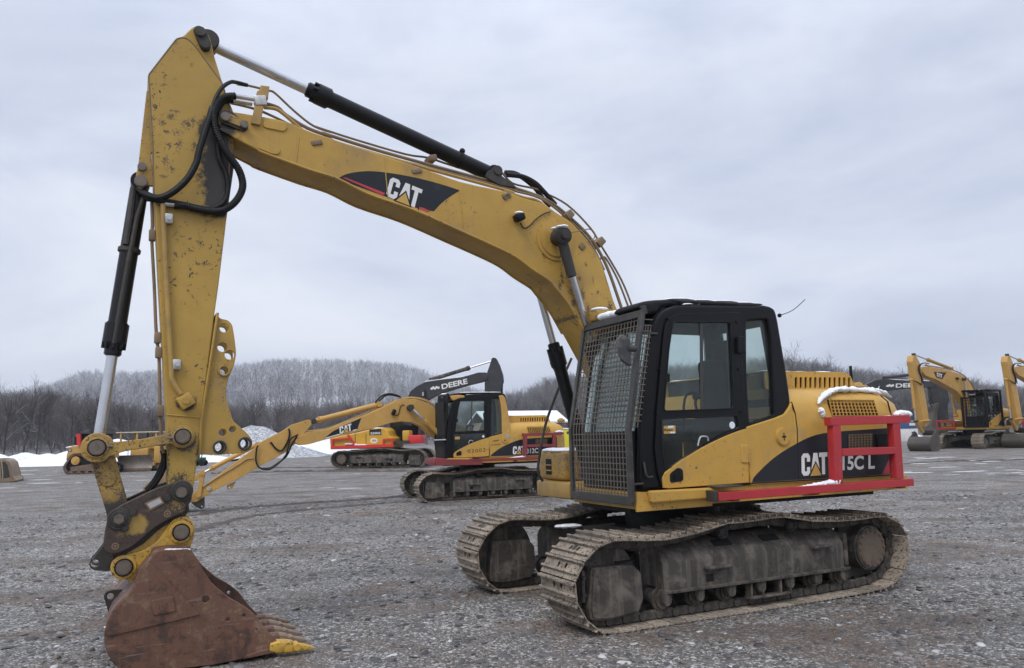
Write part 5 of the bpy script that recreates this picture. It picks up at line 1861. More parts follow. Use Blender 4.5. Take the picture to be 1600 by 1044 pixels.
# bucket curled forward behind the nearest machine's linkage (brown, mouth down)
CD = ((220, 660), 10.0)
bk = tz(FB, CD, [(420, 800), (560, 1000), (760, 1160), (700, 1330), (420, 1350), (200, 1300), (70, 1150), (30, 1040), (60, 990), (140, 920), (230, 850), (330, 790)], .45)
bk += []
bk = [(x, max(z, .01)) for x, z in bk]
bpl = rnd([(x, z) for x, z in bk], .04)
mb = MB().plate(bpl, .42, .45, (), .005).plate(bpl, -.45, -.42, (), .005)
cxx = sum(p[0] for p in bk) / len(bk); czz = sum(p[1] for p in bk) / len(bk)
shl = [Vector(p) for p in cat(bk, 3, True)]
rings = [[(p.x, -.42, max(p.y, .01)), (p.x, .42, max(p.y, .01)), (p.x + (cxx - p.x) * .08, .42, p.y + (czz - p.y) * .08), (p.x + (cxx - p.x) * .08, -.42, p.y + (czz - p.y) * .08)] for p in shl[:int(len(shl) * .8)]]
mb.loft(rings)
bkc = painted('tan_bucket_paint', (.33, .215, .11), .6, vary=.2, grime=(.2, .14, .09), gamt=.4, bump=.15)
mb.build('bucket', bkc, EB)
ears2 = tz(FB, U3, [(60, 900), (180, 880), (290, 870), (292, 1040), (240, 1060), (160, 1020), (90, 960)], .14)
MB().plate(rnd(ears2, .03), -.14, .14, [circ(*tz(FB, U3, [(250, 1020)], .14)[0], .03, 12)], .006).build('bucket_bracket', M['steel_dark'], EB)

# ---------------------------------------------------------------- black boomed excavator behind it, turned the other way
FD, ED = machine('excavator', 'excavator with black boom and red rail, facing right behind the one numbered 02002', (-7.15, 43.5, 0), PI - math.radians(4), 1.28)
for k in kids(EX):
    if stem(k) in BASE:
        c = k.copy(); COL.objects.link(c); c.parent = ED
        c.matrix_local = Matrix.Rotation(PI, 4, 'Z') @ k.matrix_local if stem(k) in ('track_chain',) else Matrix.Rotation(PI, 4, 'Z')
        for g in kids(k):
            d = g.copy(); COL.objects.link(d); d.parent = c
YD = 1.05
mb = MB().plate(rnd(tz(FD, UD, [(118, 362), (140, 350), (440, 292), (620, 248), (700, 232), (800, 225), (850, 265), (870, 330), (915, 360), (918, 455), (910, 480), (130, 500)], YD), .03), -YD, YD, (), .05)
bd = mb.build('body_shell', M['deere_yellow'], ED)
mb = MB()
for u in (440, 575):
    p, q_ = tz(FD, UD, [(u, 300), (u, 440)], YD + .001)
    mb.plate([(p[0] - .012, p[1]), (p[0] + .012, p[1]), (q_[0] + .012, q_[1]), (q_[0] - .012, q_[1])], YD - .01, YD + .003, (), 0)
mb.build('panel_gap', M['dark_hole'], bd)
dpl = MB().plate(tz(FD, UD, [(618, 250), (765, 240), (768, 318), (618, 322)], YD + .002), YD, YD + .004, (), 0).build('black_plate', M['decal_black'], bd)
words(FD, YD + .004, '250G', *T(*UD, [(630, 312), (755, 308), (630, 284)]), dpl, M['white'], 'model_letters', .03, 1.05, .003)
c = tz(FD, UD, [(675, 388)], YD)[0]
MB().plate([(c[0] + .16 * math.cos(a), c[1] + .11 * math.sin(a)) for a in np.linspace(0, 2 * PI, 24, False)], YD, YD + .003, (), 0).build('oval_sticker', M['white'], bd)
MB().plate([(c[0] + .11 * math.cos(a), c[1] + .05 * math.sin(a)) for a in np.linspace(0, 2 * PI, 20, False)], YD, YD + .005, (), 0).build('sticker_badge', M['decal_yellow'], bd)
mb = MB()
YDR = YD + .12


def pxbar(mb, Fm, t, a, b, w, Y0, Y1):
    p, q_ = tz(Fm, t, [a], Y1)[0], tz(Fm, t, [b], Y1)[0]
    d = Vector((q_[0] - p[0], q_[1] - p[1])).normalized()
    n = Vector((-d.y, d.x)) * w / 2
    mb.plate([(p[0] + n.x, p[1] + n.y), (q_[0] + n.x, q_[1] + n.y), (q_[0] - n.x, q_[1] - n.y), (p[0] - n.x, p[1] - n.y)], Y0, Y1, (), .004)


gr_ = bpy.data.objects.new('guard_rail', None); COL.objects.link(gr_); gr_.parent = ED
for a, b, w in (((130, 478), (915, 448), .12), ((140, 378), (380, 362), .07), ((152, 370), (152, 480), .08), ((345, 318), (425, 435), .09), ((790, 372), (915, 366), .05), ((790, 372), (790, 440), .06), ((905, 366), (905, 450), .08)):
    mb = MB(); pxbar(mb, FD, UD, a, b, w, YDR - .08, YDR - random.uniform(0, .004)); mb.build('rail_bar', M['bright_red'], gr_)
mb = MB()
for x0, x1, y_ in ((330, 430, 432), (450, 560, 443), (630, 760, 232)):
    for i in range(6):
        p = tz(FD, UD, [(x0 + (x1 - x0) * i / 5, y_)], YD + .08)[0]
        mb.sphere((p[0], YD + (.06 if y_ > 300 else -.1), p[1]), .06, (1.6, 1, .45), 8)
mb.build('snow_cover', M['snow'], ED, 60)
MB().loft([[(x, y, .99) for x, y in ((1.9, -1.0), (1.9, 1.0), (-1.3, 1.0), (-1.3, -1.0))], [(x, y, 1.12) for x, y in ((1.9, -1.0), (1.9, 1.0), (-1.3, 1.0), (-1.3, -1.0))]]).build('deck', M['steel_dark'], ED)
# cab on the far side
mb = MB().b2((-.1, -1.1, 1.12), (-1.45, -.35, 2.85), .08, 3)
cb = mb.build('cab', M['black'], ED)
MB().b2((-.25, -.36, 1.75), (-1.3, -.34, 2.7), .01).build('cab_window', M['glass'], cb)
MB().b2((-1.2, -.2, 1.0), (-1.75, 1.0, 1.35), .03).build('step_box', M['bright_red'], ED)
MB().b2((-.95, .25, 1.12), (-1.25, .95, 1.55), .04).build('tool_box', M['deere_yellow'], ED)
# boom
YD2 = .24
dt = T(*UF, [(215, 450), (235, 410), (290, 365), (370, 325), (520, 305), (700, 280), (770, 262), (840, 240), (915, 240), (930, 262), (928, 300), (880, 322), (760, 350), (620, 390), (480, 435), (400, 478), (365, 510), (290, 620), (240, 720), (170, 700)])
mb = MB().plate(rnd(FD.xz(dt, YD2), .05), -YD2, YD2, (), .012)
dbo = mb.build('boom', M['deere_black'], ED)
words(FD, YD2, 'Deere'.upper(), *T(*UF, [(518, 392), (748, 340), (512, 346)]), dbo, M['white'], 'brand_letters', .03, 1.0, .012)
mb = MB()
for i, (x, y) in enumerate(((425, 385), (440, 375), (455, 384), (470, 372), (485, 378))):
    p = tz(FD, UF, [(x, y)], YD2)[0]
    mb.plate(circ(p[0], p[1], .055, 8), YD2, YD2 + .012 + .001 * i, (), 0)
mb.plate(tz(FD, UF, [(418, 386), (498, 366), (496, 374), (420, 394)], YD2), YD2, YD2 + .01, (), 0)
mb.build('boom_badge', M['white'], dbo)
sn_ = MB()
for i in range(40):
    t = i / 39
    p = FD.at(*T(*UF, [(375 + 520 * t, 322 - 62 * t - 18 * math.sin(t * 5) * .2)])[0], .1)
    sn_.sphere(p, .055, (1.6, 1.2, .4), 6)
sn_.build('snow_cover', M['snow'], dbo, 60)
a0 = FD.at(*T(*UF, [(420, 305)])[0], 0); b0 = FD.at(*T(*UF, [(975, 135)])[0], 0); g0 = FD.at(*T(*UF, [(758, 205)])[0], 0)
ram('stick_cylinder', a0, b0, (a0 - g0).length / (a0 - b0).length, .085, .035, ED, 'frame_mud', .14, 1.15)
for y in (.4, -.4):
    a0 = FD.at(*T(*UF, [(352, 400)])[0], .4); a0.y = y
    b0 = FD.at(655, 690, .4); b0.y = y
    ram('boom_cylinder', b0, a0, .86, .075, .042, ED, 'steel_dark', .14, 1.15)
YD3 = .2
ds = T(*UF, [(960, 115), (978, 106), (1000, 112), (1030, 170), (1060, 260), (1066, 320), (1055, 345), (1040, 420), (1030, 520), (1000, 640), (920, 640), (900, 520), (898, 330), (920, 240), (945, 170)])
dst = MB().plate(rnd(FD.xz(ds, YD3), .04), -YD3, YD3, (), .012).build('stick', M['deere_black'], ED)
a0 = FD.at(*T(*UF, [(1050, 310)])[0], 0); b0 = FD.at(*T(*UF, [(1040, 640)])[0], 0)
ram('bucket_cylinder', a0, b0, .7, .07, .04, ED, 'matt_black', .12, 1.15)
MB().plate(rnd(FD.xz([(785, 640), (778, 690), (765, 720), (740, 725), (720, 700), (745, 680), (762, 640)], .45), .05), -.45, .45, (), .01).build('bucket', M['bucket_grey'], ED)

# ---------------------------------------------------------------- excavator at the right, seen from the front quarter
RC = ((1380, 540), 7.25); RB = ((1400, 600), 7.97)
th = math.radians(36)
FR, ER = machine('excavator', 'yellow excavator with caged black cab and wide grey bucket, whole in view at the right', (30.5, 52.3, 0), PI + th, 1.25, 'excavators parked along the right')
copy_parts(EX, ER, BASE + ['deck', 'deck_underside', 'side_skirt', 'front_beam', 'tool_box', 'body_shell', 'side_panel', 'engine_hood', 'cab', 'door', 'cab_interior', 'black_side_decal'], SKIP)
YR2 = .2
rb_t = T(*RC, [(445, 262), (460, 238), (530, 238), (640, 258), (760, 283), (880, 328), (945, 368), (990, 430), (1025, 500), (1040, 600)])
rb_b = T(*RC, [(1005, 850), (985, 780), (950, 680), (905, 600), (840, 520), (730, 455), (600, 385), (480, 340), (448, 300)])
mb = MB().plate(rnd(FR.xz(rb_t, YR2) + [(.5, 2.0), (.05, 1.7), (.1, 1.45), (.5, 1.5)] + FR.xz(rb_b, YR2), .04), -YR2, YR2, (), .01)
rbo = mb.build('boom', M['yellow_far'], ER)
dd2 = MB().plate(tz(FR, RC, [(570, 298), (715, 305), (668, 382), (600, 360)], YR2), YR2, YR2 + .004, (), 0).build('boom_decal', M['decal_black'], rbo)
logo(FR, YR2 + .003, *T(*RC, [(608, 348), (668, 368), (608, 305)]), dd2, out=2)
p = tz(FR, RC, [(832, 374)], YR2)[0]
MB().box((p[0], YR2 + .04, p[1]), (.25, .08, .11), None, .02).build('boom_lamp', M['matt_black'], rbo)
for pts_, y in (([(470, 225), (560, 235), (700, 262), (820, 290), (920, 345), (990, 420), (1030, 500)], .1), ([(480, 215), (540, 250), (600, 255)], .12)):
    MB().tube(cat(t3(FR, RC, pts_, y), 3), .03, 6).build('hydraulic_line', M['line_brown'], rbo)
a0 = FR.at(*T(*RC, [(770, 262)])[0], 0); b0 = FR.at(*T(*RC, [(345, 100)])[0], 0); g0 = FR.at(*T(*RC, [(505, 178)])[0], 0)
ram('stick_cylinder', a0, b0, (a0 - g0).length / (a0 - b0).length, .085, .035, ER, 'line_yellow', .12, 1.15)
for y in (.36, -.36):
    a0 = FR.at(*T(*RC, [(915, 382)])[0], .36); a0.y = y
    b0 = FR.at(*T(*RC, [(985, 790)])[0], .36); b0.y = y
    ram('boom_cylinder', b0, a0, .5, .072, .05, ER, 'yellow_far', .12, 1.15)
YR3 = .16
rs = T(*RC, [(345, 112), (372, 110), (412, 190), (428, 262), (448, 420), (482, 600), (512, 780), (522, 885), (475, 925), (440, 760), (410, 600), (376, 420), (347, 240), (335, 180)])
rst = MB().plate(rnd(FR.xz(rs, YR3), .03), -YR3, YR3, (), .01).build('stick', M['yellow_far'], ER)
for pts_, y in (([(430, 205), (400, 240), (405, 300), (430, 360), (440, 440), (400, 420), (350, 400)], .2), ([(520, 205), (450, 200), (415, 240), (420, 310), (445, 380), (460, 440)], .22)):
    MB().tube(cat(t3(FR, RC, pts_, y), 4), .025, 6).build('hydraulic_hose', M['rubber'], ER)
a0 = FR.at(*T(*RC, [(318, 390)])[0], 0); b0 = FR.at(*T(*RC, [(370, 860)])[0], 0)
ram('bucket_cylinder', a0, b0, .68, .065, .04, ER, 'yellow_far', .12, 1.15)
a1 = FR.at(*T(*RC, [(480, 850)])[0], 0)
for s in (1, -1):
    MB().cyl((b0.x, s * .2, b0.z), (a1.x, s * .2, a1.z), .045, None, 10).build('idler_link', M['yellow_far'], ER)
pb = FR.at(*T(*RB, [(330, 600)])[0], 0)
MB().cyl((b0.x, 0, b0.z), (pb.x, 0, pb.z), .09, None, 12).build('power_link', M['yellow_far'], ER)
# wide bucket
bpx = tz(FR, RB, [(424, 700), (440, 664), (470, 630), (500, 580), (530, 610), (552, 700), (556, 800), (520, 852), (470, 856), (432, 810), (415, 750)], .45)
YW0 = FR.at(*T(*RB, [(150, 760)])[0], X=tz(FR, RB, [(430, 750)], .45)[0][0]).y
bprof = rnd(bpx, .05)
mb = MB().plate(bprof, .40, .45, (), .01)
mb.plate(bprof, YW0, YW0 + .05, (), .01)
wl_ = [Vector(p) for p in cat(tz(FR, RB, [(462, 652), (440, 668), (424, 700), (415, 750), (432, 810), (470, 856), (520, 852), (556, 805)], .45), 4)]
cx2 = sum(p.x for p in wl_) / len(wl_); cz2 = sum(p.y for p in wl_) / len(wl_)
mb.loft([[(p.x, YW0 + .04, p.y), (p.x, .41, p.y), (p.x + (cx2 - p.x) * .07, .41, p.y + (cz2 - p.y) * .07), (p.x + (cx2 - p.x) * .07, YW0 + .04, p.y + (cz2 - p.y) * .07)] for p in wl_])
bkr = mb.build('bucket', M['bucket_grey'], ER)
p = tz(FR, RB, [(470, 630)], .0)[0]
MB().box((p[0] - .1, -.15, p[1] + .1), (.6, .7, .28), None, .08, 3).build('quick_coupler', M['steel_dark'], ER)
mb = MB()
for i in range(5):
    y = YW0 + .1 + (.3 - YW0) * i / 4
    mb.box((wl_[-1].x - .06, y, wl_[-1].y + .02), (.2, .09, .06), None, .02)
mb.build('bucket_teeth', M['rust'], bkr)
# cage around the cab
cgr = bpy.data.objects.new('cab_cage', None); COL.objects.link(cgr); cgr.parent = ER
mb = MB()
for x in (1.32, -.45):
    for y in (.14, 1.30):
        mb.b2((x - .045, y - .045, 1.10), (x + .045, y + .045, 3.0), .01)
for y in (.14, 1.30):
    mb.b2((1.27, y - .043, 2.93), (-.4, y + .043, 3.02), .01)
for x in (1.32, -.45):
    mb.b2((x - .043, .18, 2.932), (x + .043, 1.26, 3.018), .01)
for z in (2.62, 1.12):
    mb.b2((1.29, .18, z - .04), (1.35, 1.26, z + .04), .008)
mb.b2((1.25, .18, 2.95), (-.4, 1.26, 2.97))
mb.build('cage_frame', M['black'], cgr)
mb = MB()
for i in range(9):
    y = .2 + i * .13
    mb.b2((1.312, y - .010, 1.16), (1.328, y + .010, 2.6))
for i in range(8):
    z = 1.3 + i * .17
    mb.b2((1.298, .18, z - .010), (1.312, 1.26, z + .010))
mb.build('cage_bars', M['black'], cgr)
mb = MB()
for i in range(24):
    mb.sphere((random.uniform(-.4, 1.25), random.uniform(.2, 1.25), 3.0), random.uniform(.08, .14), (1.5, 1.3, .25), 8)
mb.build('snow_cover', M['snow'], cgr, 60)
# red side box frame on its far front corner
mb = MB()
for z in (1.02, 1.42):
    mb.b2((1.06, -1.36, z), (1.12, -.42, z + .09), .01)
for y in (-1.36, -.50):
    mb.b2((1.058, y, 1.11), (1.118, y + .08, 1.42), .01)
mb.build('guard_frame', M['red'], ER)

# a second one of that kind at the edge of the frame
E2 = copy_tree(ER)
E2['label'] = 'yellow excavator cut off by the right edge, only stick, boom tip and bucket in view'
E2.location = (30.5 + 7.05, 52.3 + 2.0, 0)

# ---------------------------------------------------------------- dark boomed excavator behind the right hand one
R5 = ((1330, 530), 5.5)
FQ, EQ = machine('excavator', 'excavator with dark grey boom and stick, standing behind the yellow one at the right', (21.0, 60.0, 0), PI - math.radians(2), 1.28)
for k in kids(EX):
    if stem(k) in BASE:
        c = k.copy(); COL.objects.link(c); c.parent = EQ
        c.matrix_local = Matrix.Rotation(PI, 4, 'Z') @ k.matrix_local if stem(k) in ('track_chain',) else Matrix.Rotation(PI, 4, 'Z')
        for g in kids(k):
            d = g.copy(); COL.objects.link(d); d.parent = c
MB().b2((2.3, -1.05, 1.0), (-1.0, 1.05, 1.9), .12, 3).build('body_shell', M['deere_yellow'], EQ)
MB().b2((-.1, -1.1, 1.1), (-1.45, -.3, 2.6), .08, 3).build('cab', M['black'], EQ)
qt = T(*R5, [(60, 470), (100, 420), (140, 385), (210, 352), (300, 342), (500, 358), (640, 358), (720, 378), (738, 408), (640, 418), (500, 424), (380, 436), (280, 452), (200, 520), (120, 640), (40, 620)])
qbo = MB().plate(rnd(FQ.xz(qt, .24), .05), -.24, .24, (), .012).build('boom', M['deere_black'], EQ)
words(FQ, .24, 'Deere'.upper(), *T(*R5, [(382, 418), (620, 410), (382, 382)]), qbo, M['white'], 'brand_letters', .03, 1.0, .012)
mb = MB()
for i, (x, y) in enumerate(((315, 402), (330, 396), (345, 403), (358, 397))):
    p = tz(FQ, R5, [(x, y)], .24)[0]
    mb.plate(circ(p[0], p[1], .07, 8), .24, .252 + .001 * i, (), 0)
mb.plate(tz(FQ, R5, [(298, 400), (368, 396), (368, 404), (298, 408)], .24), .24, .25, (), 0)
mb.build('boom_badge', M['white'], qbo)
a0 = FQ.at(*T(*R5, [(280, 332)])[0], 0); b0 = FQ.at(*T(*R5, [(790, 330)])[0], 0); b0 = FQ.at(*T(*R5, [(700, 285)])[0], 0)
ram('stick_cylinder', a0, b0, .6, .09, .04, EQ, 'deere_black', .14, 1.15)
sn_ = MB()
for i in range(50):
    t = i / 49
    p = FQ.at(*T(*R5, [(120 + 560 * t, 400 - 60 * min(1, t * 3.2) + 20 * t)])[0], .1)
    sn_.sphere(p, .06, (1.6, 1.2, .4), 6)
sn_.build('snow_cover', M['snow'], qbo, 60)
for y in (.4, -.4):
    a0 = FQ.at(*T(*R5, [(246, 395)])[0], .4); a0.y = y
    b0 = FQ.at(*T(*R5, [(140, 640)])[0], .4); b0.y = y
    ram('boom_cylinder', b0, a0, .8, .075, .042, EQ, 'frame_mud', .14, 1.15)
qs = T(*R5, [(690, 300), (735, 380), (760, 395), (825, 425), (848, 530), (830, 560), (838, 700), (828, 810), (765, 810), (735, 640), (690, 500), (680, 400)])
MB().plate(rnd(FQ.xz(qs, .2), .05), -.2, .2, (), .012).build('stick', M['deere_black'], EQ)
MB().tube(cat(t3(FQ, R5, [(690, 470), (670, 530), (690, 575), (710, 580)], .25), 4), .03, 6).build('hydraulic_hose', M['rubber'], EQ)
qb = T(*RB, [(545, 232), (500, 245), (478, 290), (488, 350), (470, 420), (450, 500), (430, 585), (520, 600), (545, 560), (520, 470), (515, 380), (530, 300)])
MB().plate(rnd(FQ.xz(qb, .5), .05), -.5, .5, (), .015).build('bucket', M['bucket_grey'], EQ)

# ---------------------------------------------------------------- bulldozers at the left
D1 = ((80, 660), 10.0); D2 = ((220, 660), 10.0)


def dozer_track(Fm, par, t, path, y0, y1, wheel, wr, hubmat):
    P = [Vector(p) for p in cat(tz(Fm, t, path, y1), 4, True)]
    mb = MB()
    n = len(P)
    cx = sum(p.x for p in P) / n; cz = sum(p.y for p in P) / n
    mb.loft([[(p.x, y0, p.y), (p.x, y1, p.y), (p.x + (cx - p.x) * .10, y1, p.y + (cz - p.y) * .10), (p.x + (cx - p.x) * .10, y0, p.y + (cz - p.y) * .10)] for p in P + [P[0]]], caps=False)
    for i in range(0, n):
        p, q_ = P[i], P[(i + 1) % n]
        d = (q_ - p)
        ang = math.atan2(d.y, d.x)
        mb.box((p.x, (y0 + y1) / 2, p.y), (.03, y1 - y0, .09), Matrix.Rotation(-ang, 3, 'Y'))
    mb.build('track_chain', M['tooth_mud'], par)
    c = tz(Fm, t, [wheel], y1)[0]
    mb = MB().cyl((c[0], y1 - .12, c[1]), (c[0], y1 + .02, c[1]), wr, None, 28, .02)
    sp_ = mb.build('sprocket', hubmat, par)
    MB().cyl((c[0], y1 + .01, c[1]), (c[0], y1 + .05, c[1]), wr * .5, None, 20, .01).build('hub_cap', hubmat, sp_)
    return P


M['tooth_mud'] = painted('brown_muddy_steel', (.14, .095, .07), .8, vary=.25, grime=(.22, .16, .12), gamt=.45, gscale=3, bump=.4)
loc1 = gp(128, 741)
FZ = SFrame((loc1.x, loc1.y + 1.0, 0), PI, 1.0)
DZ = thing('bulldozer', 'yellow bulldozer with a red cab post and high round drive wheel, beside the snow bank', 'bulldozer', FZ.loc, PI)
Y1 = 1.0
for y0, y1 in ((.45, Y1), (-Y1, -.45)):
    dozer_track(FZ, DZ, D1, [(200, 740), (195, 690), (235, 620), (310, 520), (380, 495), (450, 515), (560, 540), (720, 580), (900, 680), (910, 760), (860, 800), (560, 800), (300, 800), (230, 790)], y0, y1, (375, 600), .24, M['yellow_far'])
    MB().plate(rnd(tz(FZ, D1, [(225, 730), (255, 630), (320, 545), (390, 520), (560, 560), (720, 600), (880, 690), (860, 775), (300, 775)], Y1), .04), y0 + .15, y1 - .12, (), .01).build('inner_fill', M['matt_black'], DZ)  # dark filler plate, added to close the open inside of the track ring
    mb = MB().plate(rnd(tz(FZ, D1, [(290, 700), (420, 680), (640, 650), (860, 700), (860, 760), (300, 770)], Y1), .04), y0 + .1, y1 - .04, (), .02)
    for i in range(5):
        p = tz(FZ, D1, [(300 + i * 120, 775)], Y1)[0]
        mb.cyl((p[0], y0 + .1, p[1]), (p[0], y1 - .05, p[1]), .1, None, 14)
    mb.build('track_frame', M['tooth_mud'], DZ)
hb_ = MB().plate(rnd(tz(FZ, D1, [(252, 470), (250, 400), (330, 368), (500, 362), (560, 395), (860, 405), (900, 450), (900, 560), (560, 560), (440, 560), (300, 520), (235, 600), (235, 520)], .6), .04), -.6, .6, (), .04)
bz = hb_.build('body', M['yellow_far'], DZ)
p = tz(FZ, D1, [(258, 412), (325, 455)], .6)
bp_ = MB().plate(rnd(tz(FZ, D1, [(258, 412), (326, 412), (326, 455), (258, 455)], .6), .01), .6, .612, (), 0).build('badge_plate', M['decal_black'], bz)
words(FZ, .612, 'CAT', *T(*D1, [(270, 448), (318, 448), (270, 420)]), bp_, M['white'], 'badge_letters', .04, 1.0, .004)
mb = MB()
for i in range(8):
    p = tz(FZ, D1, [(270 + i * 18, 392 - i * 3)], .4)[0]
    mb.sphere((p[0], .35, p[1]), .10, (1.4, 2.5, .5), 8)
mb.build('snow_cover', M['snow'], DZ, 60)
mb = MB().plate(tz(FZ, D1, [(392, 180), (458, 180), (460, 362), (398, 362)], .75), .60, .76, (), .01)
mb.build('cab_post', M['bright_red'], DZ)
cabz = MB().plate(rnd(tz(FZ, D1, [(462, 182), (800, 186), (800, 380), (470, 380)], .6), .03), -.6, .6, [tz(FZ, D1, [(478, 220), (620, 210), (620, 340), (490, 350)], .6)], .02).build('cab', M['black'], DZ)
MB().plate(tz(FZ, D1, [(478, 220), (620, 210), (620, 340), (490, 350)], .6), .55, .56, (), 0).build('cab_window', M['glass'], cabz)
MB().plate(tz(FZ, D1, [(360, 228), (392, 225), (392, 352), (362, 352)], .5), .3, .5, (), .01).build('rear_box', M['matt_black'], DZ)
mb = MB().plate(tz(FZ, D1, [(440, 172), (820, 176), (820, 188), (440, 186)], .7), -.7, .74, (), .01)
mb.build('cab_roof', M['matt_black'], DZ)

loc2 = gp(214, 737)
FY = SFrame((loc2.x, loc2.y + .5, 0), PI + math.radians(0), 1.0)
DY = thing('bulldozer', 'old yellow bulldozer with pale canopy roof, wide grey blade toward the camera', 'bulldozer', FY.loc, PI)
zb2 = tz(FY, D1, [(1040, 780)], .35)[0]
prof_b = []
lft, rgt = tz(FY, D1, [(1015, 520)], .35)[0], tz(FY, D1, [(1560, 515)], .35)[0]
hh = lft[1]
n_ = 9
arc = [(.35 - .25 * math.sin(PI * i / (n_ - 1)) + (.08 if i == 0 else 0), .02 + (hh - .02) * i / (n_ - 1)) for i in range(n_)]
mb = MB()
xa, xb = lft[0], rgt[0]
mb.loft([[(xa, y, z) for y, z in arc] + [(xa, y - .05, z) for y, z in arc[::-1]], [(xb, y, z) for y, z in arc] + [(xb, y - .05, z) for y, z in arc[::-1]]])
bl_ = mb.build('blade', painted('scraped_blade_steel', (.20, .175, .15), .5, vary=.2, grime=(.30, .26, .21), gamt=.5, gscale=1.2, streak=(.27, .23, .18), samt=.3, bump=.1), DY)
MB().b2((xa + .03, .38, .01), (xb - .05, .46, .20), .01).build('cutting_edge', M['tooth_mud'], DY)
mb = MB()
for x in (xa - .05, xb + .05):
    mb.b2((x - .1, -.5, .3), (x + .1, .1, .5), .02)
mb.build('push_arm', M['yellow_far'], DY)
for x0, x1 in ((xa + .12, xa - .40), (xb + .40, xb - .25)):
    mb = MB()
    P = cat([(-.5, 0), (-3.4, .0), (-3.7, .3), (-3.4, .75), (-.6, .75), (-.25, .4)], 5, True)
    cy_ = -2.0
    mb.loft([[(x0, p[0], p[1]), (x1, p[0], p[1]), (x1, p[0] * .92 + cy_ * .08, p[1] * .85 + .056), (x0, p[0] * .92 + cy_ * .08, p[1] * .85 + .056)] for p in P + [P[0]]], caps=False)
    mb.b2((min(x0, x1) + .1, -3.2, .15), (max(x0, x1) - .1, -.6, .6), .05)
    mb.build('track_chain', M['tooth_mud'], DY)
mb = MB().b2((xa - .45, -3.2, .5), (xb + .55, -.4, 1.35), .05, 2)
mb.build('body', M['yellow_far'], DY)
mb = MB().b2((xb + .05, -.9, .45), (xb - .30, -.1, 1.45), .04)
mb.build('side_tank', M['yellow_far'], DY)
rt = tz(FY, D1, [(1060, 160), (1600, 152)], -1.0)
z_ = rt[0][1]
mb = MB().b2((rt[0][0], -2.6, z_ - .05), (tz(FY, D2, [(330, 160)], -1)[0][0], -.6, z_ + .02), .02)
mb.build('canopy_roof', painted('pale_canopy_paint', (.55, .47, .33), .5, vary=.1, grime=(.4, .3, .17), gamt=.3, bump=.05), DY)
for t, u in ((D1, 1085), (D1, 1340), (D1, 1500), (D2, 235)):
    x = tz(FY, t, [(u, 200)], -.65)[0][0]
    for y in (-.7, -2.5):
        if y < -1 and u == 1500:
            continue
        MB().b2((x - .045, y - .045, 1.3), (x + .045, y + .045, z_ - .05), .008).build('canopy_post', M['yellow_far'] if u != 1500 else M['matt_black'], DY)
for u in (1190, 1030):
    p0, p1 = tz(FY, D1, [(u, 440)], -.2)[0], tz(FY, D1, [(u + 20, 520)], -.2)[0]
    MB().cyl((p0[0], -.3, p0[1]), (p1[0], -.1, p1[1]), .05, None, 10).build('lift_cylinder', M['snow'], DY)
mb = MB().b2((xb - .15, -2.4, 1.3), (xa - .9, -1.5, 1.75), .05)
mb.build('seat_bench', M['matt_black'], DY)
MB().b2((xb + .25, -1.2, 1.3), (xb + .95, -.6, 1.62), .04).build('engine_cover', M['yellow_far'], DY)
MB().b2((xa - .6, -1.6, 1.3), (xa - 1.1, -1.0, z_ - .35), .05).build('seat_box', M['matt_black'], DY)
# rusty drum shaped machine end beside it
loc3 = gp(250, 738)
FX_ = SFrame((loc3.x, loc3.y + 1.2, 0), PI, 1.0)

# ---------------------------------------------------------------- blade at the left edge
LB = ((0, 640), 4.994)
loc4 = gp(10, 754)
FL = SFrame((loc4.x, loc4.y, 0), PI + math.radians(24), 1.0)
LO = thing('dozer_blade', 'tan curved blade cut off by the left edge of the photo', 'blade', FL.loc, PI + math.radians(24))
pr = tz(FL, LB, [(-10, 385), (40, 390), (72, 415), (92, 490), (98, 525), (130, 553), (100, 562), (60, 560), (20, 572), (-20, 575)], 0)
pr = [(x, max(z, .01)) for x, z in pr]
hgt = max(z for x, z in pr)
arc = [(.30 * math.sin(PI * i / 10) * .9 + (.18 * (1 - i / 3) if i < 3 else 0), .01 + (hgt - .01) * i / 10) for i in range(11)]
x0 = tz(FL, LB, [(72, 415)], 0)[0][0]
M['tan_blade'] = painted('tan_blade_steel', (.26, .19, .12), .6, vary=.2, grime=(.36, .29, .21), gamt=.5, gscale=2, chips=(.12, .08, .06), camt=.3, bump=.2)
xr = min(p[0] for p in pr)
fr_p = rnd(pr[:7] + [(pr[0][0] + .6, .01), (pr[0][0] + .6, hgt)], .04)
mb = MB().plate(fr_p, -.06, .0, (), .01)
mb.plate(fr_p, -2.4, -2.34, (), .01)
mb.loft([[(p[0] + (.02 if True else 0), -.05, p[1]), (p[0] + .02, -2.35, p[1]), (p[0] + .10, -2.35, p[1]), (p[0] + .10, -.05, p[1])] for p in [(x, z) for x, z in cat(pr[1:6], 4)]])
mb.build('blade_shell', M['tan_blade'], LO)
fa = tz(FL, LB, [(2, 408), (38, 408), (58, 430), (72, 490), (78, 528), (10, 540)], 0.0)
MB().plate(rnd([(x, max(z, .05)) for x, z in fa], .03), .0, .012, (), .004).build('blade_recess', M['steel_dark'], LO)
for pts_ in ([(12, 400), (16, 440), (22, 500), (20, 545)], [(40, 398), (62, 425), (80, 480), (88, 540)], [(60, 402), (78, 425), (92, 485), (98, 525)]):
    MB().tube([(x, .012, max(z, .03)) for x, z in cat(tz(FL, LB, pts_, 0), 4)], .022, 6).build('blade_rib', painted('pale_rib_steel', (.40, .33, .24), .6, vary=.2, bump=.1) if pts_[0][0] == 12 else M['tan_blade'], LO)
mb = MB()
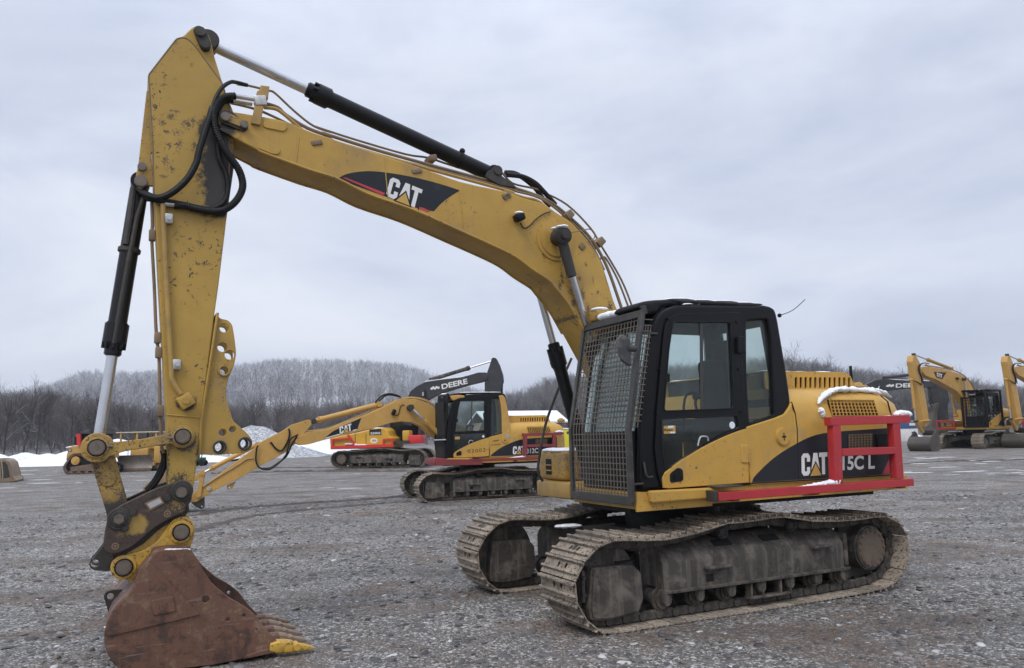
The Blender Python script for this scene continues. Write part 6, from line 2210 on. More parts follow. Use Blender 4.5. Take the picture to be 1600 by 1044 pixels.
for y in (-.15, -.7, -1.3, -1.9):
    mb.plate([(pr[5][0] - .02, pr[5][1]), (pr[5][0] + .25, pr[5][1] + .06), (pr[5][0] + .3, .0), (pr[5][0], 0)], y - .06, y + .06, (), .01)
mb.build('blade_edge', M['tan_blade'], LO)
mb = MB().b2((x0 + .1, -1.6, .25), (x0 + 2.2, -.8, .55), .05)
mb.build('push_frame', M['yellow_far'], LO)

# ---------------------------------------------------------------- small green machine behind the stick
loc5 = gp(311, 728)
GT = thing('garden_tractor', 'tiny dark green machine on wheels, just right of the big stick near the snow', 'tractor', (loc5.x, loc5.y, 0), PI)
mb = MB().box((0, 0, .42), (.8, .5, .3), None, .05).box((.2, 0, .68), (.36, .42, .26), None, .05)
MG = painted('dark_green_paint', (.018, .05, .028), .5, vary=.2, bump=.05)
mb.build('body', MG, GT)
MB().tube([(-.15, 0, .55), (-.22, 0, .95), (-.12, 0, 1.0)], .03, 6).build('steering_post', M['matt_black'], GT)
for x in (-.28, .28):
    for y in (-.3, .3):
        MB().cyl((x, y - .07, .2), (x, y + .07, .2), .2, None, 16, .02).build('wheel', M['rubber'], GT)
# ================================================================== land, snow, trees, sky
def struct(name, mesh_obj):
    return tag(mesh_obj, kind='structure')


def ground_material():
    m, nt, out = nt_new('gravel_ground')
    tc = N(nt, 'ShaderNodeTexCoord')
    v = tc.outputs['Object']
    warp = N(nt, 'ShaderNodeTexNoise', Scale=14, Detail=3)
    L(nt, v, warp.inputs['Vector'])
    wv = N(nt, 'ShaderNodeVectorMath', operation='MULTIPLY_ADD')
    L(nt, warp.outputs['Color'], wv.inputs[0])
    wv.inputs[1].default_value = (.035, .035, 0)
    L(nt, v, wv.inputs[2])

    def vor(scale, feat='F1'):
        n = N(nt, 'ShaderNodeTexVoronoi', Scale=scale, feature=feat)
        L(nt, wv.outputs[0], n.inputs['Vector'])
        return n
    v1, v2, v3 = vor(30), vor(72), vor(150)

    def chan(n):
        s = N(nt, 'ShaderNodeSeparateColor')
        L(nt, n.outputs['Color'], s.inputs[0])
        return s.outputs[0]
    big = noise(nt, v, .22, 5, .6)
    med = noise(nt, v, 1.1, 6, .65)
    sel = ramp(nt, noise(nt, v, 5.5, 4, .6), .42, .58)
    a = ramp(nt, chan(v1), .0, 1.0, (.040, .039, .040, 1), (.26, .254, .25, 1))
    b = ramp(nt, chan(v2), .0, 1.0, (.036, .034, .034, 1), (.28, .272, .265, 1))
    c = mixc(nt, sel, b, a)
    c = mixc(nt, .28, c, ramp(nt, chan(v3), .1, .9, (.04, .04, .04, 1), (.24, .236, .23, 1)))
    fl = ramp(nt, chan(v2), .85, .87)
    c = mixc(nt, mth(nt, 'MULTIPLY', fl, .75), c, (.60, .59, .58))
    fl1 = ramp(nt, chan(v1), .92, .93)
    c = mixc(nt, mth(nt, 'MULTIPLY', fl1, .7), c, (.52, .51, .51))
    br = ramp(nt, med, .44, .62)
    br = mth(nt, 'MULTIPLY', br, ramp(nt, noise(nt, v, .45, 3), .38, .56))
    c = mixc(nt, mth(nt, 'MULTIPLY', br, .72), c, (.135, .092, .066))
    spx = N(nt, 'ShaderNodeSeparateXYZ')
    L(nt, v, spx.inputs[0])
    rag = mth(nt, 'MULTIPLY', mth(nt, 'SUBTRACT', noise(nt, v, 2.6, 7, .7), .5), 2.6)
    for (pu, pv, ra, rb2) in ((860, 905, 1.0, .5), (1010, 985, .9, .35), (1180, 990, 1.1, .35), (620, 950, .8, .4), (560, 1010, .6, .3), (1480, 860, 1.3, .8), (690, 800, 1.6, .6), (120, 930, 1.0, .5), (1330, 1010, .8, .35), (420, 860, 1.2, .5)):
        gpt = gp(pu, pv)
        ex = mth(nt, 'DIVIDE', mth(nt, 'SUBTRACT', spx.outputs[0], gpt.x), ra)
        ey = mth(nt, 'DIVIDE', mth(nt, 'SUBTRACT', spx.outputs[1], gpt.y), rb2)
        ed = mth(nt, 'ADD', mth(nt, 'SQRT', mth(nt, 'ADD', mth(nt, 'MULTIPLY', ex, ex), mth(nt, 'MULTIPLY', ey, ey))), rag)
        c = mixc(nt, mth(nt, 'MULTIPLY', ramp(nt, ed, .6, 1.2, (1, 1, 1, 1), (0, 0, 0, 1)), .48), c, (.115, .085, .066))
    dk = ramp(nt, noise(nt, v, .7, 5, .6), .50, .66)
    c = mixc(nt, mth(nt, 'MULTIPLY', dk, .38), c, (.05, .048, .046))
    # long wheel and track smears running across the yard
    mp = N(nt, 'ShaderNodeMapping')
    mp.inputs['Scale'].default_value = (.055, .62, 1)
    mp.inputs['Rotation'].default_value = (0, 0, .16)
    L(nt, v, mp.inputs['Vector'])
    st_ = ramp(nt, noise(nt, mp.outputs[0], 1.6, 6, .65), .52, .66)
    c = mixc(nt, mth(nt, 'MULTIPLY', st_, .45), c, (.072, .064, .058))
    st2_ = ramp(nt, noise(nt, mp.outputs[0], 3.1, 6, .7), .64, .72)
    c = mixc(nt, mth(nt, 'MULTIPLY', st2_, .40), c, (.30, .30, .31))
    c = mixc(nt, ramp(nt, big, .35, .7), mixc(nt, 1.0, c, (.92, .90, .865), 'MULTIPLY'), mixc(nt, 1.0, c, (1.24, 1.20, 1.14), 'MULTIPLY'))
    p = N(nt, 'ShaderNodeBsdfPrincipled')
    L(nt, c, p.inputs['Base Color'])
    L(nt, ramp(nt, med, .3, .75, (.55, .55, .55, 1), (.9, .9, .9, 1)), p.inputs['Roughness'])
    p.inputs['Specular IOR Level'].default_value = .35
    h = mth(nt, 'ADD', mth(nt, 'MULTIPLY', v1.outputs['Distance'], -.55), mth(nt, 'MULTIPLY', v2.outputs['Distance'], -.32))
    h = mth(nt, 'ADD', h, mth(nt, 'MULTIPLY', chan(v1), .35))
    h = mth(nt, 'ADD', h, mth(nt, 'MULTIPLY', noise(nt, v, 60, 4, .6), .25))
    h = mth(nt, 'ADD', h, mth(nt, 'MULTIPLY', med, 1.2))
    bp = N(nt, 'ShaderNodeBump', Strength=.85, Distance=.035)
    L(nt, h, bp.inputs['Height'])
    L(nt, bp.outputs[0], p.inputs['Normal'])
    L(nt, p.outputs[0], out.inputs[0])
    return m


M['ground'] = ground_material()
bm = bmesh.new()
gv = [bm.verts.new(p) for p in ((-1600, -300, 0), (1600, -300, 0), (1600, 1800, 0), (-1600, 1800, 0))]
bm.faces.new(gv)
me = bpy.data.meshes.new('ground')
bm.to_mesh(me); bm.free()
tag(link('ground', me, M['ground']), kind='structure')


def tri_mesh(name, verts, faces, mat, attr=None, smooth=False):
    """fast mesh from numpy arrays (faces n x 3 or n x 4)"""
    me = bpy.data.meshes.new(name)
    nv, nf, k = len(verts), len(faces), faces.shape[1]
    me.vertices.add(nv)
    me.vertices.foreach_set('co', np.asarray(verts, dtype=np.float32).ravel())
    me.loops.add(nf * k)
    me.loops.foreach_set('vertex_index', np.asarray(faces, dtype=np.int32).ravel())
    me.polygons.add(nf)
    me.polygons.foreach_set('loop_start', np.arange(0, nf * k, k, dtype=np.int32))
    me.polygons.foreach_set('loop_total', np.full(nf, k, dtype=np.int32))
    if smooth:
        me.polygons.foreach_set('use_smooth', np.ones(nf, dtype=bool))
    me.update(calc_edges=True)
    if attr is not None:
        a = me.attributes.new('tone', 'FLOAT', 'POINT')
        a.data.foreach_set('value', np.asarray(attr, dtype=np.float32))
    return link(name, me, mat)


# ---------------------------------------------------------------- loose stones
def stone_material():
    m, nt, out = nt_new('loose_stone')
    at = N(nt, 'ShaderNodeAttribute', attribute_name='tone')
    r = N(nt, 'ShaderNodeValToRGB')
    e = r.color_ramp.elements
    e[0].position, e[0].color = 0, (.028, .028, .031, 1)
    e[1].position, e[1].color = 1, (.62, .62, .62, 1)
    for p, c in ((.35, (.095, .094, .099, 1)), (.55, (.15, .147, .145, 1)), (.68, (.15, .115, .09, 1)), (.76, (.20, .20, .21, 1)), (.88, (.36, .36, .365, 1))):
        k = e.new(p); k.color = c
    L(nt, at.outputs['Fac'], r.inputs[0])
    v = mapping(nt)
    c = mixc(nt, mth(nt, 'MULTIPLY', noise(nt, v, 45, 5, .65), .5), r.outputs[0], (.09, .08, .07))
    p = N(nt, 'ShaderNodeBsdfPrincipled', Roughness=.7)
    L(nt, c, p.inputs['Base Color'])
    L(nt, p.outputs[0], out.inputs[0])
    return m


rng = np.random.default_rng(12)
NS = 95000
u_ = rng.random(NS)
dist = 3.2 + (u_ ** 1.7) * 19.0
az = (rng.random(NS) - .5) * math.radians(80)
sx, sy = dist * np.sin(az), dist * np.cos(az)
size = np.exp(rng.normal(math.log(.0072), .58, NS)) * (1 + .035 * dist)
size = np.clip(size, .004, .034)
# patchiness
pat = np.sin(sx * 1.7 + np.sin(sy * 1.1) * 1.3) * np.sin(sy * 1.3 + np.cos(sx * .8) * 1.7)
keep = rng.random(NS) < (.62 + .38 * pat)
sx, sy, size = sx[keep], sy[keep], size[keep]
NS = len(sx)
base = np.array([[-1, -.7, 0], [.2, -1, 0], [1, -.4, 0], [.8, .7, 0], [-.1, 1, 0], [-.9, .5, 0],
                 [-.75, -.5, 1], [.15, -.75, 1.05], [.75, -.25, .9], [.6, .5, 1], [-.1, .75, .95], [-.7, .35, 1.1]], dtype=float)
fc = [[6, 7, 8], [6, 8, 9], [6, 9, 10], [6, 10, 11]]
for i in range(6):
    j = (i + 1) % 6
    fc += [[i, j, 6 + j], [i, 6 + j, 6 + i]]
fc = np.array(fc)
ang = rng.random(NS) * 2 * PI
V = base[None] * (1 + (rng.random((NS, 12, 3)) - .5) * .6)
V[:, :, 0] *= (size * (1 + rng.random(NS)))[:, None]
V[:, :, 1] *= size[:, None]
V[:, :, 2] *= (size * (.18 + .40 * rng.random(NS)))[:, None]
tl = (rng.random((NS, 2)) - .5) * .5
V[:, :, 2] += V[:, :, 0] * tl[:, :1] + V[:, :, 1] * tl[:, 1:]
ca, sa = np.cos(ang)[:, None], np.sin(ang)[:, None]
X, Y = V[:, :, 0] * ca - V[:, :, 1] * sa, V[:, :, 0] * sa + V[:, :, 1] * ca
V = np.stack([X + sx[:, None], Y + sy[:, None], V[:, :, 2] - .002], -1)
tone = np.repeat(np.clip(rng.beta(1.3, 2.2, NS) + (rng.random(NS) > .93) * .45, 0, 1), 12)
FA = (fc[None] + (np.arange(NS) * 12)[:, None, None]).reshape(-1, 3)
M['stone'] = stone_material()
tag(tri_mesh('gravel', V.reshape(-1, 3), FA, M['stone'], tone), kind='stuff')

# ---------------------------------------------------------------- low mud ridges left by wheels
M['mud'] = painted('wet_mud', (.062, .05, .042), .75, vary=.3, grime=(.12, .10, .085), gamt=.5, gscale=3, bump=.7, bscale=18)
rr = random.Random(31)


def ridge(pxs, w, h):
    P = [gp(u, v) for u, v in pxs]
    P = [Vector(p) for p in cat(P, 14)]
    rings = []
    for i, p in enumerate(P):
        t = (P[min(i + 1, len(P) - 1)] - P[max(i - 1, 0)]).normalized()
        s = Vector((-t.y, t.x, 0))
        ww = w * rr.uniform(.35, 1.25)
        hh = h * rr.uniform(.15, 1.2)
        o = s * rr.uniform(-.25, .25) * w
        rings.append([p + o - s * ww + Vector((0, 0, -.03)), p + o - s * ww * .4 + Vector((0, 0, hh * rr.uniform(.4, .9))), p + o + Vector((0, 0, hh)), p + o + s * ww * .5 + Vector((0, 0, hh * rr.uniform(.3, .8))), p + o + s * ww + Vector((0, 0, -.03))])
    o = MB().loft(rings, caps=False, closed=False).build('mud_ridge', M['mud'], None, 60)
    return tag(o, kind='stuff')


ridge([(300, 806), (360, 797), (430, 790), (520, 784), (600, 779), (650, 772)], .32, .05)
ridge([(300, 832), (370, 812), (450, 800), (560, 790), (640, 784)], .25, .04)
ridge([(330, 741), (420, 738), (520, 737), (620, 737), (700, 735)], .45, .09)
ridge([(350, 733), (460, 731), (540, 731)], .4, .07)
ridge([(1380, 728), (1460, 722), (1560, 720), (1640, 716)], .4, .06)
# thin leftover snow smears on the yard
M['old_snow'] = painted('thin_old_snow', (.60, .61, .63), .8, vary=.15, grime=(.3, .29, .28), gamt=.4, gscale=6, bump=.4, bscale=30)
mb = MB()
for i in range(70):
    if i < 34:
        u, v = rr.uniform(1380, 1650), rr.uniform(712, 742)
    elif i < 52:
        u, v = rr.uniform(0, 320), rr.uniform(728, 770)
    else:
        u, v = rr.uniform(480, 720), rr.uniform(712, 780)
    p = gp(u, v)
    k = p.y / 45
    mb.sphere((p.x, p.y, 0), .16 * k * rr.uniform(.4, 1.3), (rr.uniform(1.5, 6), 1.0, .10), 7)
tag(mb.build('snow_patches', M['old_snow'], None, 60), kind='stuff')

# ---------------------------------------------------------------- hills
SKY = [(-900, 640), (-300, 622), (0, 612), (60, 600), (130, 575), (200, 577), (260, 572), (330, 566), (380, 563), (420, 558), (480, 556), (560, 559), (620, 563), (660, 573), (700, 590), (740, 602), (800, 612), (1000, 640), (1400, 650), (2600, 655)]
SKYB = [(-900, 700), (600, 690), (700, 668), (760, 622), (800, 608), (831, 596), (862, 584), (930, 577), (1000, 569), (1100, 560), (1230, 552), (1275, 558), (1300, 566), (1375, 575), (1440, 582), (1518, 588), (1552, 594), (1600, 598), (1800, 600), (2600, 606)]
US = np.arange(-700, 2300, 10.0)


def elev(tab, u):
    y = np.interp(u, [a for a, b in tab], [b for a, b in tab])
    return np.array([(lambda d: d.z / math.hypot(d.x, d.y))(ray(float(a), float(b))) for a, b in zip(np.atleast_1d(u), np.atleast_1d(y))])


def azim(u):
    d = ray(float(u), 677.6 - (u - 800) * .0243)
    return math.atan2(d.x, d.y)


AZ = np.array([azim(u) for u in US])
RA, RB_, TH = 700.0, 390.0, 15.0
HA = np.maximum(elev(SKY, US) * RA + 1.66 - TH * .92, 0)
HB = np.maximum(elev(SKYB, US) * RB_ + 1.66 - TH * .98, 0)


def sm(a, b, x):
    t = np.clip((x - a) / (b - a), 0, 1)
    return t * t * (3 - 2 * t)


def height(u, r):
    ha = np.interp(u, US, HA) * sm(300, RA, r) * (1 - .3 * sm(RA, 1000, r))
    hb = np.interp(u, US, HB) * sm(170, RB_, r) * (1 - .35 * sm(RB_, 700, r))
    n = 1.2 * np.sin(r * .031 + u * .011) * sm(200, 400, r) + .8 * np.sin(u * .05 + r * .012) * sm(200, 400, r)
    near = 4.5 * sm(140, 330, r)
    return np.maximum(np.maximum(ha, hb), near) + n - .4 + .4 * sm(112, 135, r)


RS = np.concatenate([np.arange(112, 300, 12.0), np.arange(300, 1000, 25.0)])
UU, RR = np.meshgrid(US, RS)
ZZ = height(UU, RR)
AA = np.interp(UU, US, AZ)
HV = np.stack([RR * np.sin(AA), RR * np.cos(AA), ZZ], -1).reshape(-1, 3)
nu = len(US)
idx = np.arange(len(RS) * nu).reshape(len(RS), nu)
HF = np.stack([idx[:-1, :-1], idx[:-1, 1:], idx[1:, 1:], idx[1:, :-1]], -1).reshape(-1, 4)


def hill_material():
    m, nt, out = nt_new('snowy_forest_floor')
    tc = N(nt, 'ShaderNodeTexCoord')
    v = tc.outputs['Object']
    sp = N(nt, 'ShaderNodeSeparateXYZ')
    L(nt, v, sp.inputs[0])
    ln = N(nt, 'ShaderNodeVectorMath', operation='LENGTH')
    L(nt, v, ln.inputs[0])
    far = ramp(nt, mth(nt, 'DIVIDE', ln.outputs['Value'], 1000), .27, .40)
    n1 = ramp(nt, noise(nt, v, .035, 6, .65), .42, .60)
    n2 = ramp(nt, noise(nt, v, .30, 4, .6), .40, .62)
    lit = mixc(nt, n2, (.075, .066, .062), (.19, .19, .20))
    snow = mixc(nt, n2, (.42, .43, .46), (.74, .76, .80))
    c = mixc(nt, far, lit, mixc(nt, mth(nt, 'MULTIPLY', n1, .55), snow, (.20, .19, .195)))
    p = N(nt, 'ShaderNodeBsdfPrincipled', Roughness=.9)
    L(nt, c, p.inputs['Base Color'])
    L(nt, p.outputs[0], out.inputs[0])
    return m


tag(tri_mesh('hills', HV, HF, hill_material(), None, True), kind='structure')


# ---------------------------------------------------------------- bare trees
def blade(a, b, w0, w1, out_v, out_f, rs):
    """one thin crossed limb (two quads)"""
    d = b - a
    n = np.linalg.norm(d)
    if n < 1e-6:
        return
    d = d / n
    r = np.array([rs.uniform(-1, 1), rs.uniform(-1, 1), rs.uniform(-1, 1)])
    s = np.cross(d, r); s /= (np.linalg.norm(s) + 1e-9)
    t = np.cross(d, s)
    k = len(out_v)
    # triangular section
    for (p, w) in ((a, w0), (b, w1)):
        for j in range(3):
            an = 2 * PI * j / 3
            out_v.append(p + (s * math.cos(an) + t * math.sin(an)) * w)
    for j in range(3):
        j2 = (j + 1) % 3
        out_f.append((k + j, k + j2, k + 3 + j2, k + 3 + j))


def limb_tree(seed, H, depth, twig, tw, spread=.55, first=.30):
    rs = random.Random(seed)
    tv, tf, cv, cf, sv, sf = [], [], [], [], [], []

    def grow(a, d, ln, w, lev):
        segs = 3 if lev < 2 else 2
        p = a
        for i in range(segs):
            d2 = d + np.array([rs.gauss(0, .10), rs.gauss(0, .10), rs.gauss(.02, .05)])
            d2 /= np.linalg.norm(d2)
            q = p + d2 * ln / segs
            w0, w1 = w * (1 - .28 * i / segs), w * (1 - .28 * (i + 1) / segs)
            blade(p, q, max(w0, tw), max(w1, tw * .8), tv if lev == 0 else cv, tf if lev == 0 else cf, rs)
            if lev >= 1 and abs(d2[2]) < .8 and w > tw * 1.5:
                up = np.array([0, 0, max(w0, tw) * .8])
                blade(p + up, q + up, w0 * .55, w1 * .55, sv, sf, rs)
            if lev < depth:
                nb = twig[min(lev, len(twig) - 1)]
                for k in range(nb):
                    if lev == 0 and (i + rs.random()) / segs < first:
                        continue
                    f = rs.random()
                    bp = p + (q - p) * f
                    an = rs.uniform(0, 2 * PI)
                    sp_ = spread * rs.uniform(.7, 1.4)
                    b = np.cross(d2, np.array([math.cos(an), math.sin(an), .3]))
                    b /= (np.linalg.norm(b) + 1e-9)
                    nd = d2 * math.cos(sp_) + b * math.sin(sp_)
                    nd[2] += .12
                    nd /= np.linalg.norm(nd)
                    grow(bp, nd, ln * rs.uniform(.38, .62), w1 * rs.uniform(.35, .55), lev + 1)
            p, d = q, d2
    grow(np.zeros(3), np.array([rs.gauss(0, .04), rs.gauss(0, .04), 1.0]), H, H * .014, 0)
    A = lambda l: np.array(l) if len(l) else np.zeros((0, 3))
    return (A(tv), np.array(tf)), (A(cv), np.array(cf)), (A(sv), np.array(sf))


def forest(name, variants, us, rs_, scl, mat, seed, tops):
    """tops: photo rows the tallest crowns reach, by azimuth"""
    rg = np.random.default_rng(seed)
    n = len(us)
    which = rg.integers(0, len(variants), n)
    z = height(us, rs_)
    hv = np.array([v[:, 2].max() for v, f in variants])
    room = elev(tops, us) * rs_ + 1.66 - z
    scl = np.minimum(scl, np.maximum(room, 1.5) / hv[which] * rg.uniform(.62, 1.05, n))
    a = np.interp(us, US, AZ)
    px_, py_ = rs_ * np.sin(a), rs_ * np.cos(a)
    VV, FF, TT, off = [], [], [], 0
    for k, (v, f) in enumerate(variants):
        sel = np.where(which == k)[0]
        if len(sel) == 0:
            continue
        ang = rg.random(len(sel)) * 2 * PI
        c, s = np.cos(ang)[:, None], np.sin(ang)[:, None]
        sc = scl[sel][:, None]
        x = (v[None, :, 0] * c - v[None, :, 1] * s) * sc + px_[sel][:, None]
        y = (v[None, :, 0] * s + v[None, :, 1] * c) * sc + py_[sel][:, None]
        zz = v[None, :, 2] * sc + z[sel][:, None] - .3
        VV.append(np.stack([x, y, zz], -1).reshape(-1, 3))
        FF.append((f[None] + (np.arange(len(sel)) * len(v))[:, None, None]).reshape(-1, 4) + off)
        TT.append(np.repeat(rg.random(len(sel)), len(v)))
        off += len(sel) * len(v)
    return tag(tri_mesh(name, np.concatenate(VV), np.concatenate(FF), mat, np.concatenate(TT)), kind='stuff')


def bark(name, c0, c1, frost, famt, zlo=2.0, zhi=13.0):
    m, nt, out = nt_new(name)
    at = N(nt, 'ShaderNodeAttribute', attribute_name='tone')
    v = mapping(nt)
    c = mixc(nt, at.outputs['Fac'], c0, c1)
    g = N(nt, 'ShaderNodeNewGeometry')
    sp = N(nt, 'ShaderNodeSeparateXYZ')
    L(nt, g.outputs['Normal'], sp.inputs[0])
    up = ramp(nt, sp.outputs[2], .05, .55)
    f = mth(nt, 'MULTIPLY', up, famt)
    f = mth(nt, 'ADD', f, mth(nt, 'MULTIPLY', ramp(nt, noise(nt, v, .6, 4), .45, .65), famt * .45))
    alt = N(nt, 'ShaderNodeSeparateXYZ')
    L(nt, g.outputs['Position'], alt.inputs[0])
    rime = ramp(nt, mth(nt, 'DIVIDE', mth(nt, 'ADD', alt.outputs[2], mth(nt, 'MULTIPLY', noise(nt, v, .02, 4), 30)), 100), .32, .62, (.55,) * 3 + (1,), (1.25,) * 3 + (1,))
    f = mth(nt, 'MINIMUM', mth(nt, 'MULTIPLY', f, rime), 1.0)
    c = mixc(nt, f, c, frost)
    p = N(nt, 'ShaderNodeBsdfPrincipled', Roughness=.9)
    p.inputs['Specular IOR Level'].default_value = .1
    L(nt, c, p.inputs['Base Color'])
    L(nt, p.outputs[0], out.inputs[0])
    return m


def merged(t):
    vs, fs, o = [], [], 0
    for v, f in t:
        if len(v):
            vs.append(v); fs.append(f + o); o += len(v)
    return np.concatenate(vs), np.concatenate(fs)


far_v = [merged(limb_tree(100 + i, 15, 2, (5, 3), .07, .60, .38)[:2]) for i in range(5)]
mid_v = [merged(limb_tree(200 + i, 13, 2, (6, 5), .036, .62, .22)[:2]) for i in range(6)]
print('tree quads', [len(f) for v, f in far_v], [len(f) for v, f in mid_v])
rg = np.random.default_rng(5)


NEAR = [(-300, 606), (0, 606), (60, 603), (120, 612), (170, 622), (230, 630), (330, 624), (420, 622), (560, 622), (680, 626), (760, 630), (900, 628), (1200, 620)]


def scatter(n, u0, u1, r0, r1, pw=.5):
    u = rg.uniform(u0, u1, n)
    r = r0 + (r1 - r0) * rg.random(n) ** pw
    return u, r


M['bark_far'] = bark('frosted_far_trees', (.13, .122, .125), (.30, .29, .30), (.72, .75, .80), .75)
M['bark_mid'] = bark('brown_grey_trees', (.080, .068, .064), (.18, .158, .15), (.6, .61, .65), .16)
M['bark_right'] = bark('grey_right_trees', (.085, .077, .074), (.20, .186, .18), (.62, .64, .68), .42)
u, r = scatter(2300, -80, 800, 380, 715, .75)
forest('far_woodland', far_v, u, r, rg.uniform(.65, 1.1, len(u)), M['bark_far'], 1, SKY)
u, r = scatter(1700, 730, 1700, 215, 395, .7)
forest('right_woodland', far_v[:3] + mid_v[:3], u, r, rg.uniform(.7, 1.1, len(u)), M['bark_right'], 2, SKYB)
u, r = scatter(1500, -120, 1150, 150, 330, .8)
forest('near_woodland', mid_v, u, r, rg.uniform(.6, 1.1, len(u)), M['bark_mid'], 3, NEAR)
u, r = scatter(300, 1150, 1700, 150, 220, .8)
forest('near_woodland', mid_v, u, r, rg.uniform(.45, .7, len(u)), M['bark_right'], 4, SKYB)

# trees one can tell apart along the edge of the wood
M['bark'] = bark('dark_wet_bark', (.045, .038, .035), (.10, .085, .078), (.6, .62, .66), .18)
det = [limb_tree(300 + i, 13, 3, (5, 4, 3), .018, .68, .25) for i in range(4)]
kinds = []
for (t, c, s) in det:
    e = thing('bare_tree', 'bare snow-dusted tree standing at the front edge of the dark wood', 'tree', (0, 0, 0), 0, 'bare trees along the edge of the wood')
    for nm, (v, f), mt in (('trunk', t, M['bark']), ('crown', c, M['bark']), ('branch_snow', s, M['snow'])):
        o = tri_mesh(nm, v, f, mt, np.full(len(v), .3))
        o.parent = e
    kinds.append(e)
used = set()
for i, (u, rr_) in enumerate([(6, 128), (35, 138), (58, 122), (84, 140), (112, 132), (140, 126), (186, 136), (214, 128), (238, 140), (352, 150), (396, 160), (560, 165), (668, 155), (800, 150), (842, 148), (872, 150), (1248, 240), (1290, 250), (1345, 235), (1412, 220), (1516, 240), (-30, 130)]):
    k = i % 4
    if k not in used:
        o = kinds[k]; used.add(k)
    else:
        o = copy_tree(kinds[k])
    a = azim(u)
    o.location = (rr_ * math.sin(a), rr_ * math.cos(a), float(height(np.array([u]), np.array([float(rr_)]))[0]) - .2)
    zt = float((elev(NEAR if u < 1000 else SKYB, np.array([float(u)]))[0]) * rr_ + 1.66 - o.location.z)
    sc_ = zt / 18.0 * random.uniform(.85, 1.05)
    o.scale = (sc_, sc_, sc_)
    o.rotation_euler = (0, 0, random.uniform(0, 6.28))


# ---------------------------------------------------------------- snow banks and dusted gravel heaps
def heap(name, label, cat_, prof, dist, depth, mat, rough=.12, seed=1):
    """heap whose crest follows a traced outline; it has a real footprint of the given depth"""
    rs = random.Random(seed)
    nx, ny = 90, 22
    us = np.linspace(prof[0][0], prof[-1][0], nx)
    ys = np.interp(us, [a for a, b in prof], [b for a, b in prof])
    vs = []
    crest = []
    for u, y in zip(us, ys):
        p = dp(float(u), float(y), dist)
        crest.append((p.x, max(p.z, .0)))
    ph = [rs.uniform(0, 6) for _ in range(8)]
    for j in range(ny):
        t = j / (ny - 1) * 2 - 1
        for i, (x, h) in enumerate(crest):
            k = max(0, 1 - abs(t) ** 1.25)
            n = sum(math.sin(x * (1.1 + .9 * q) + ph[q]) * math.cos(t * depth * (1.0 + .7 * q) + ph[-q]) / (1.5 + q) for q in range(5))
            xx = x * (1 + t * depth / dist / 2 * .0)
            vs.append((xx, dist + t * depth / 2, h * k * (1 + rough * n * (1 - k ** 3)) - (.06 if k < .02 else 0)))
    idx = np.arange(nx * ny).reshape(ny, nx)
    f = np.stack([idx[:-1, :-1], idx[:-1, 1:], idx[1:, 1:], idx[1:, :-1]], -1).reshape(-1, 4)
    o = tri_mesh(name, np.array(vs), f, mat, None, True)
    return tag(o, label, cat_)


M['bank'] = painted('ploughed_snow', (.80, .82, .86), .8, vary=.05, grime=(.40, .38, .36), gamt=.28, gscale=.9, bump=.5, bscale=5, spec=.2)
M['dusted'] = painted('snow_dusted_gravel', (.66, .68, .71), .85, vary=.12, grime=(.20, .20, .205), gamt=.62, gscale=2.6, chips=(.17, .17, .175), camt=.75, cscale=6, bump=.6, bscale=6, spec=.2)
heap('snow_bank', 'long white ploughed snow bank below the bare trees at the left edge', 'snow bank', [(-120, 722), (-60, 705), (0, 709), (12, 717), (25, 711), (38, 706), (52, 709), (63, 711), (74, 708), (86, 711), (100, 706), (112, 703), (140, 698), (165, 690), (185, 685), (205, 690), (240, 704), (280, 709), (335, 712), (375, 716)], 66, 7, M['bank'], .25, 2)
heap('gravel_heap', 'tall rounded gravel heap dusted with snow, seen just right of the big stick', 'gravel heap', [(325, 716), (350, 690), (373, 671), (394, 664), (413, 666), (434, 677), (455, 694), (478, 712)], 82, 16, M['dusted'], .06, 3)
heap('gravel_heap', 'low grey gravel heap with thin snow between the tall heap and the red rail', 'gravel heap', [(436, 715), (450, 706), (470, 697), (490, 703), (512, 712)], 76, 9, M['dusted'], .06, 4)
heap('snow_heap', 'smooth white snow covered heap left of the red railed excavator', 'snow heap', [(440, 713), (470, 690), (500, 680), (530, 690), (552, 702), (590, 712)], 92, 16, M['bank'], .10, 5)
heap('snow_heap', 'small dirty snow heap in the distance at the right behind the wide bucket', 'snow heap', [(1380, 690), (1400, 680), (1425, 676), (1450, 686), (1500, 690)], 85, 6, M['bank'], .2, 6)

# ---------------------------------------------------------------- building, cabinets, lamp
M['stucco'] = painted('tan_stucco', (.36, .28, .21), .85, vary=.08, grime=(.25, .2, .15), gamt=.2, bump=.1)
M['stone_wall'] = painted('brown_grey_stone', (.20, .17, .145), .9, vary=.25, grime=(.3, .27, .24), gamt=.5, gscale=2, bump=.5)
M['trim_white'] = painted('white_trim', (.70, .70, .68), .5, vary=.05, bump=0)
M['soffit'] = painted('brown_soffit', (.10, .065, .05), .7, vary=.1, bump=0)
bc_ = dp(866, 690, 130)
BR = math.radians(180 + 24)
BD = thing('office_building', 'tan low building with snow covered gable roof and one white framed window', 'building', (bc_.x, 130.5, 0), BR)
LX, WY, WH, RH = 13.0, 3.6, 3.55, 5.15
MB().b2((0, -WY, -.2), (LX, WY, WH)).build('wall', M['stucco'], BD)
MB().b2((-.06, -WY - .06, -.2), (LX + .06, WY + .06, 1.0)).build('stone_base', M['stone_wall'], BD)
mb = MB().plate([(0, 0)] * 0 or [(-.1, 0), (.1, 0), (.1, .1), (-.1, .1)], 0, .1)
mb = MB()
mb.loft([[(.02, -WY + .02, WH), (.02, WY - .02, WH), (.02, 0, RH - .12)], [(.22, -WY + .02, WH), (.22, WY - .02, WH), (.22, 0, RH - .12)]])
mb.build('gable', M['soffit'], BD)
e_ = .55
mb = MB()
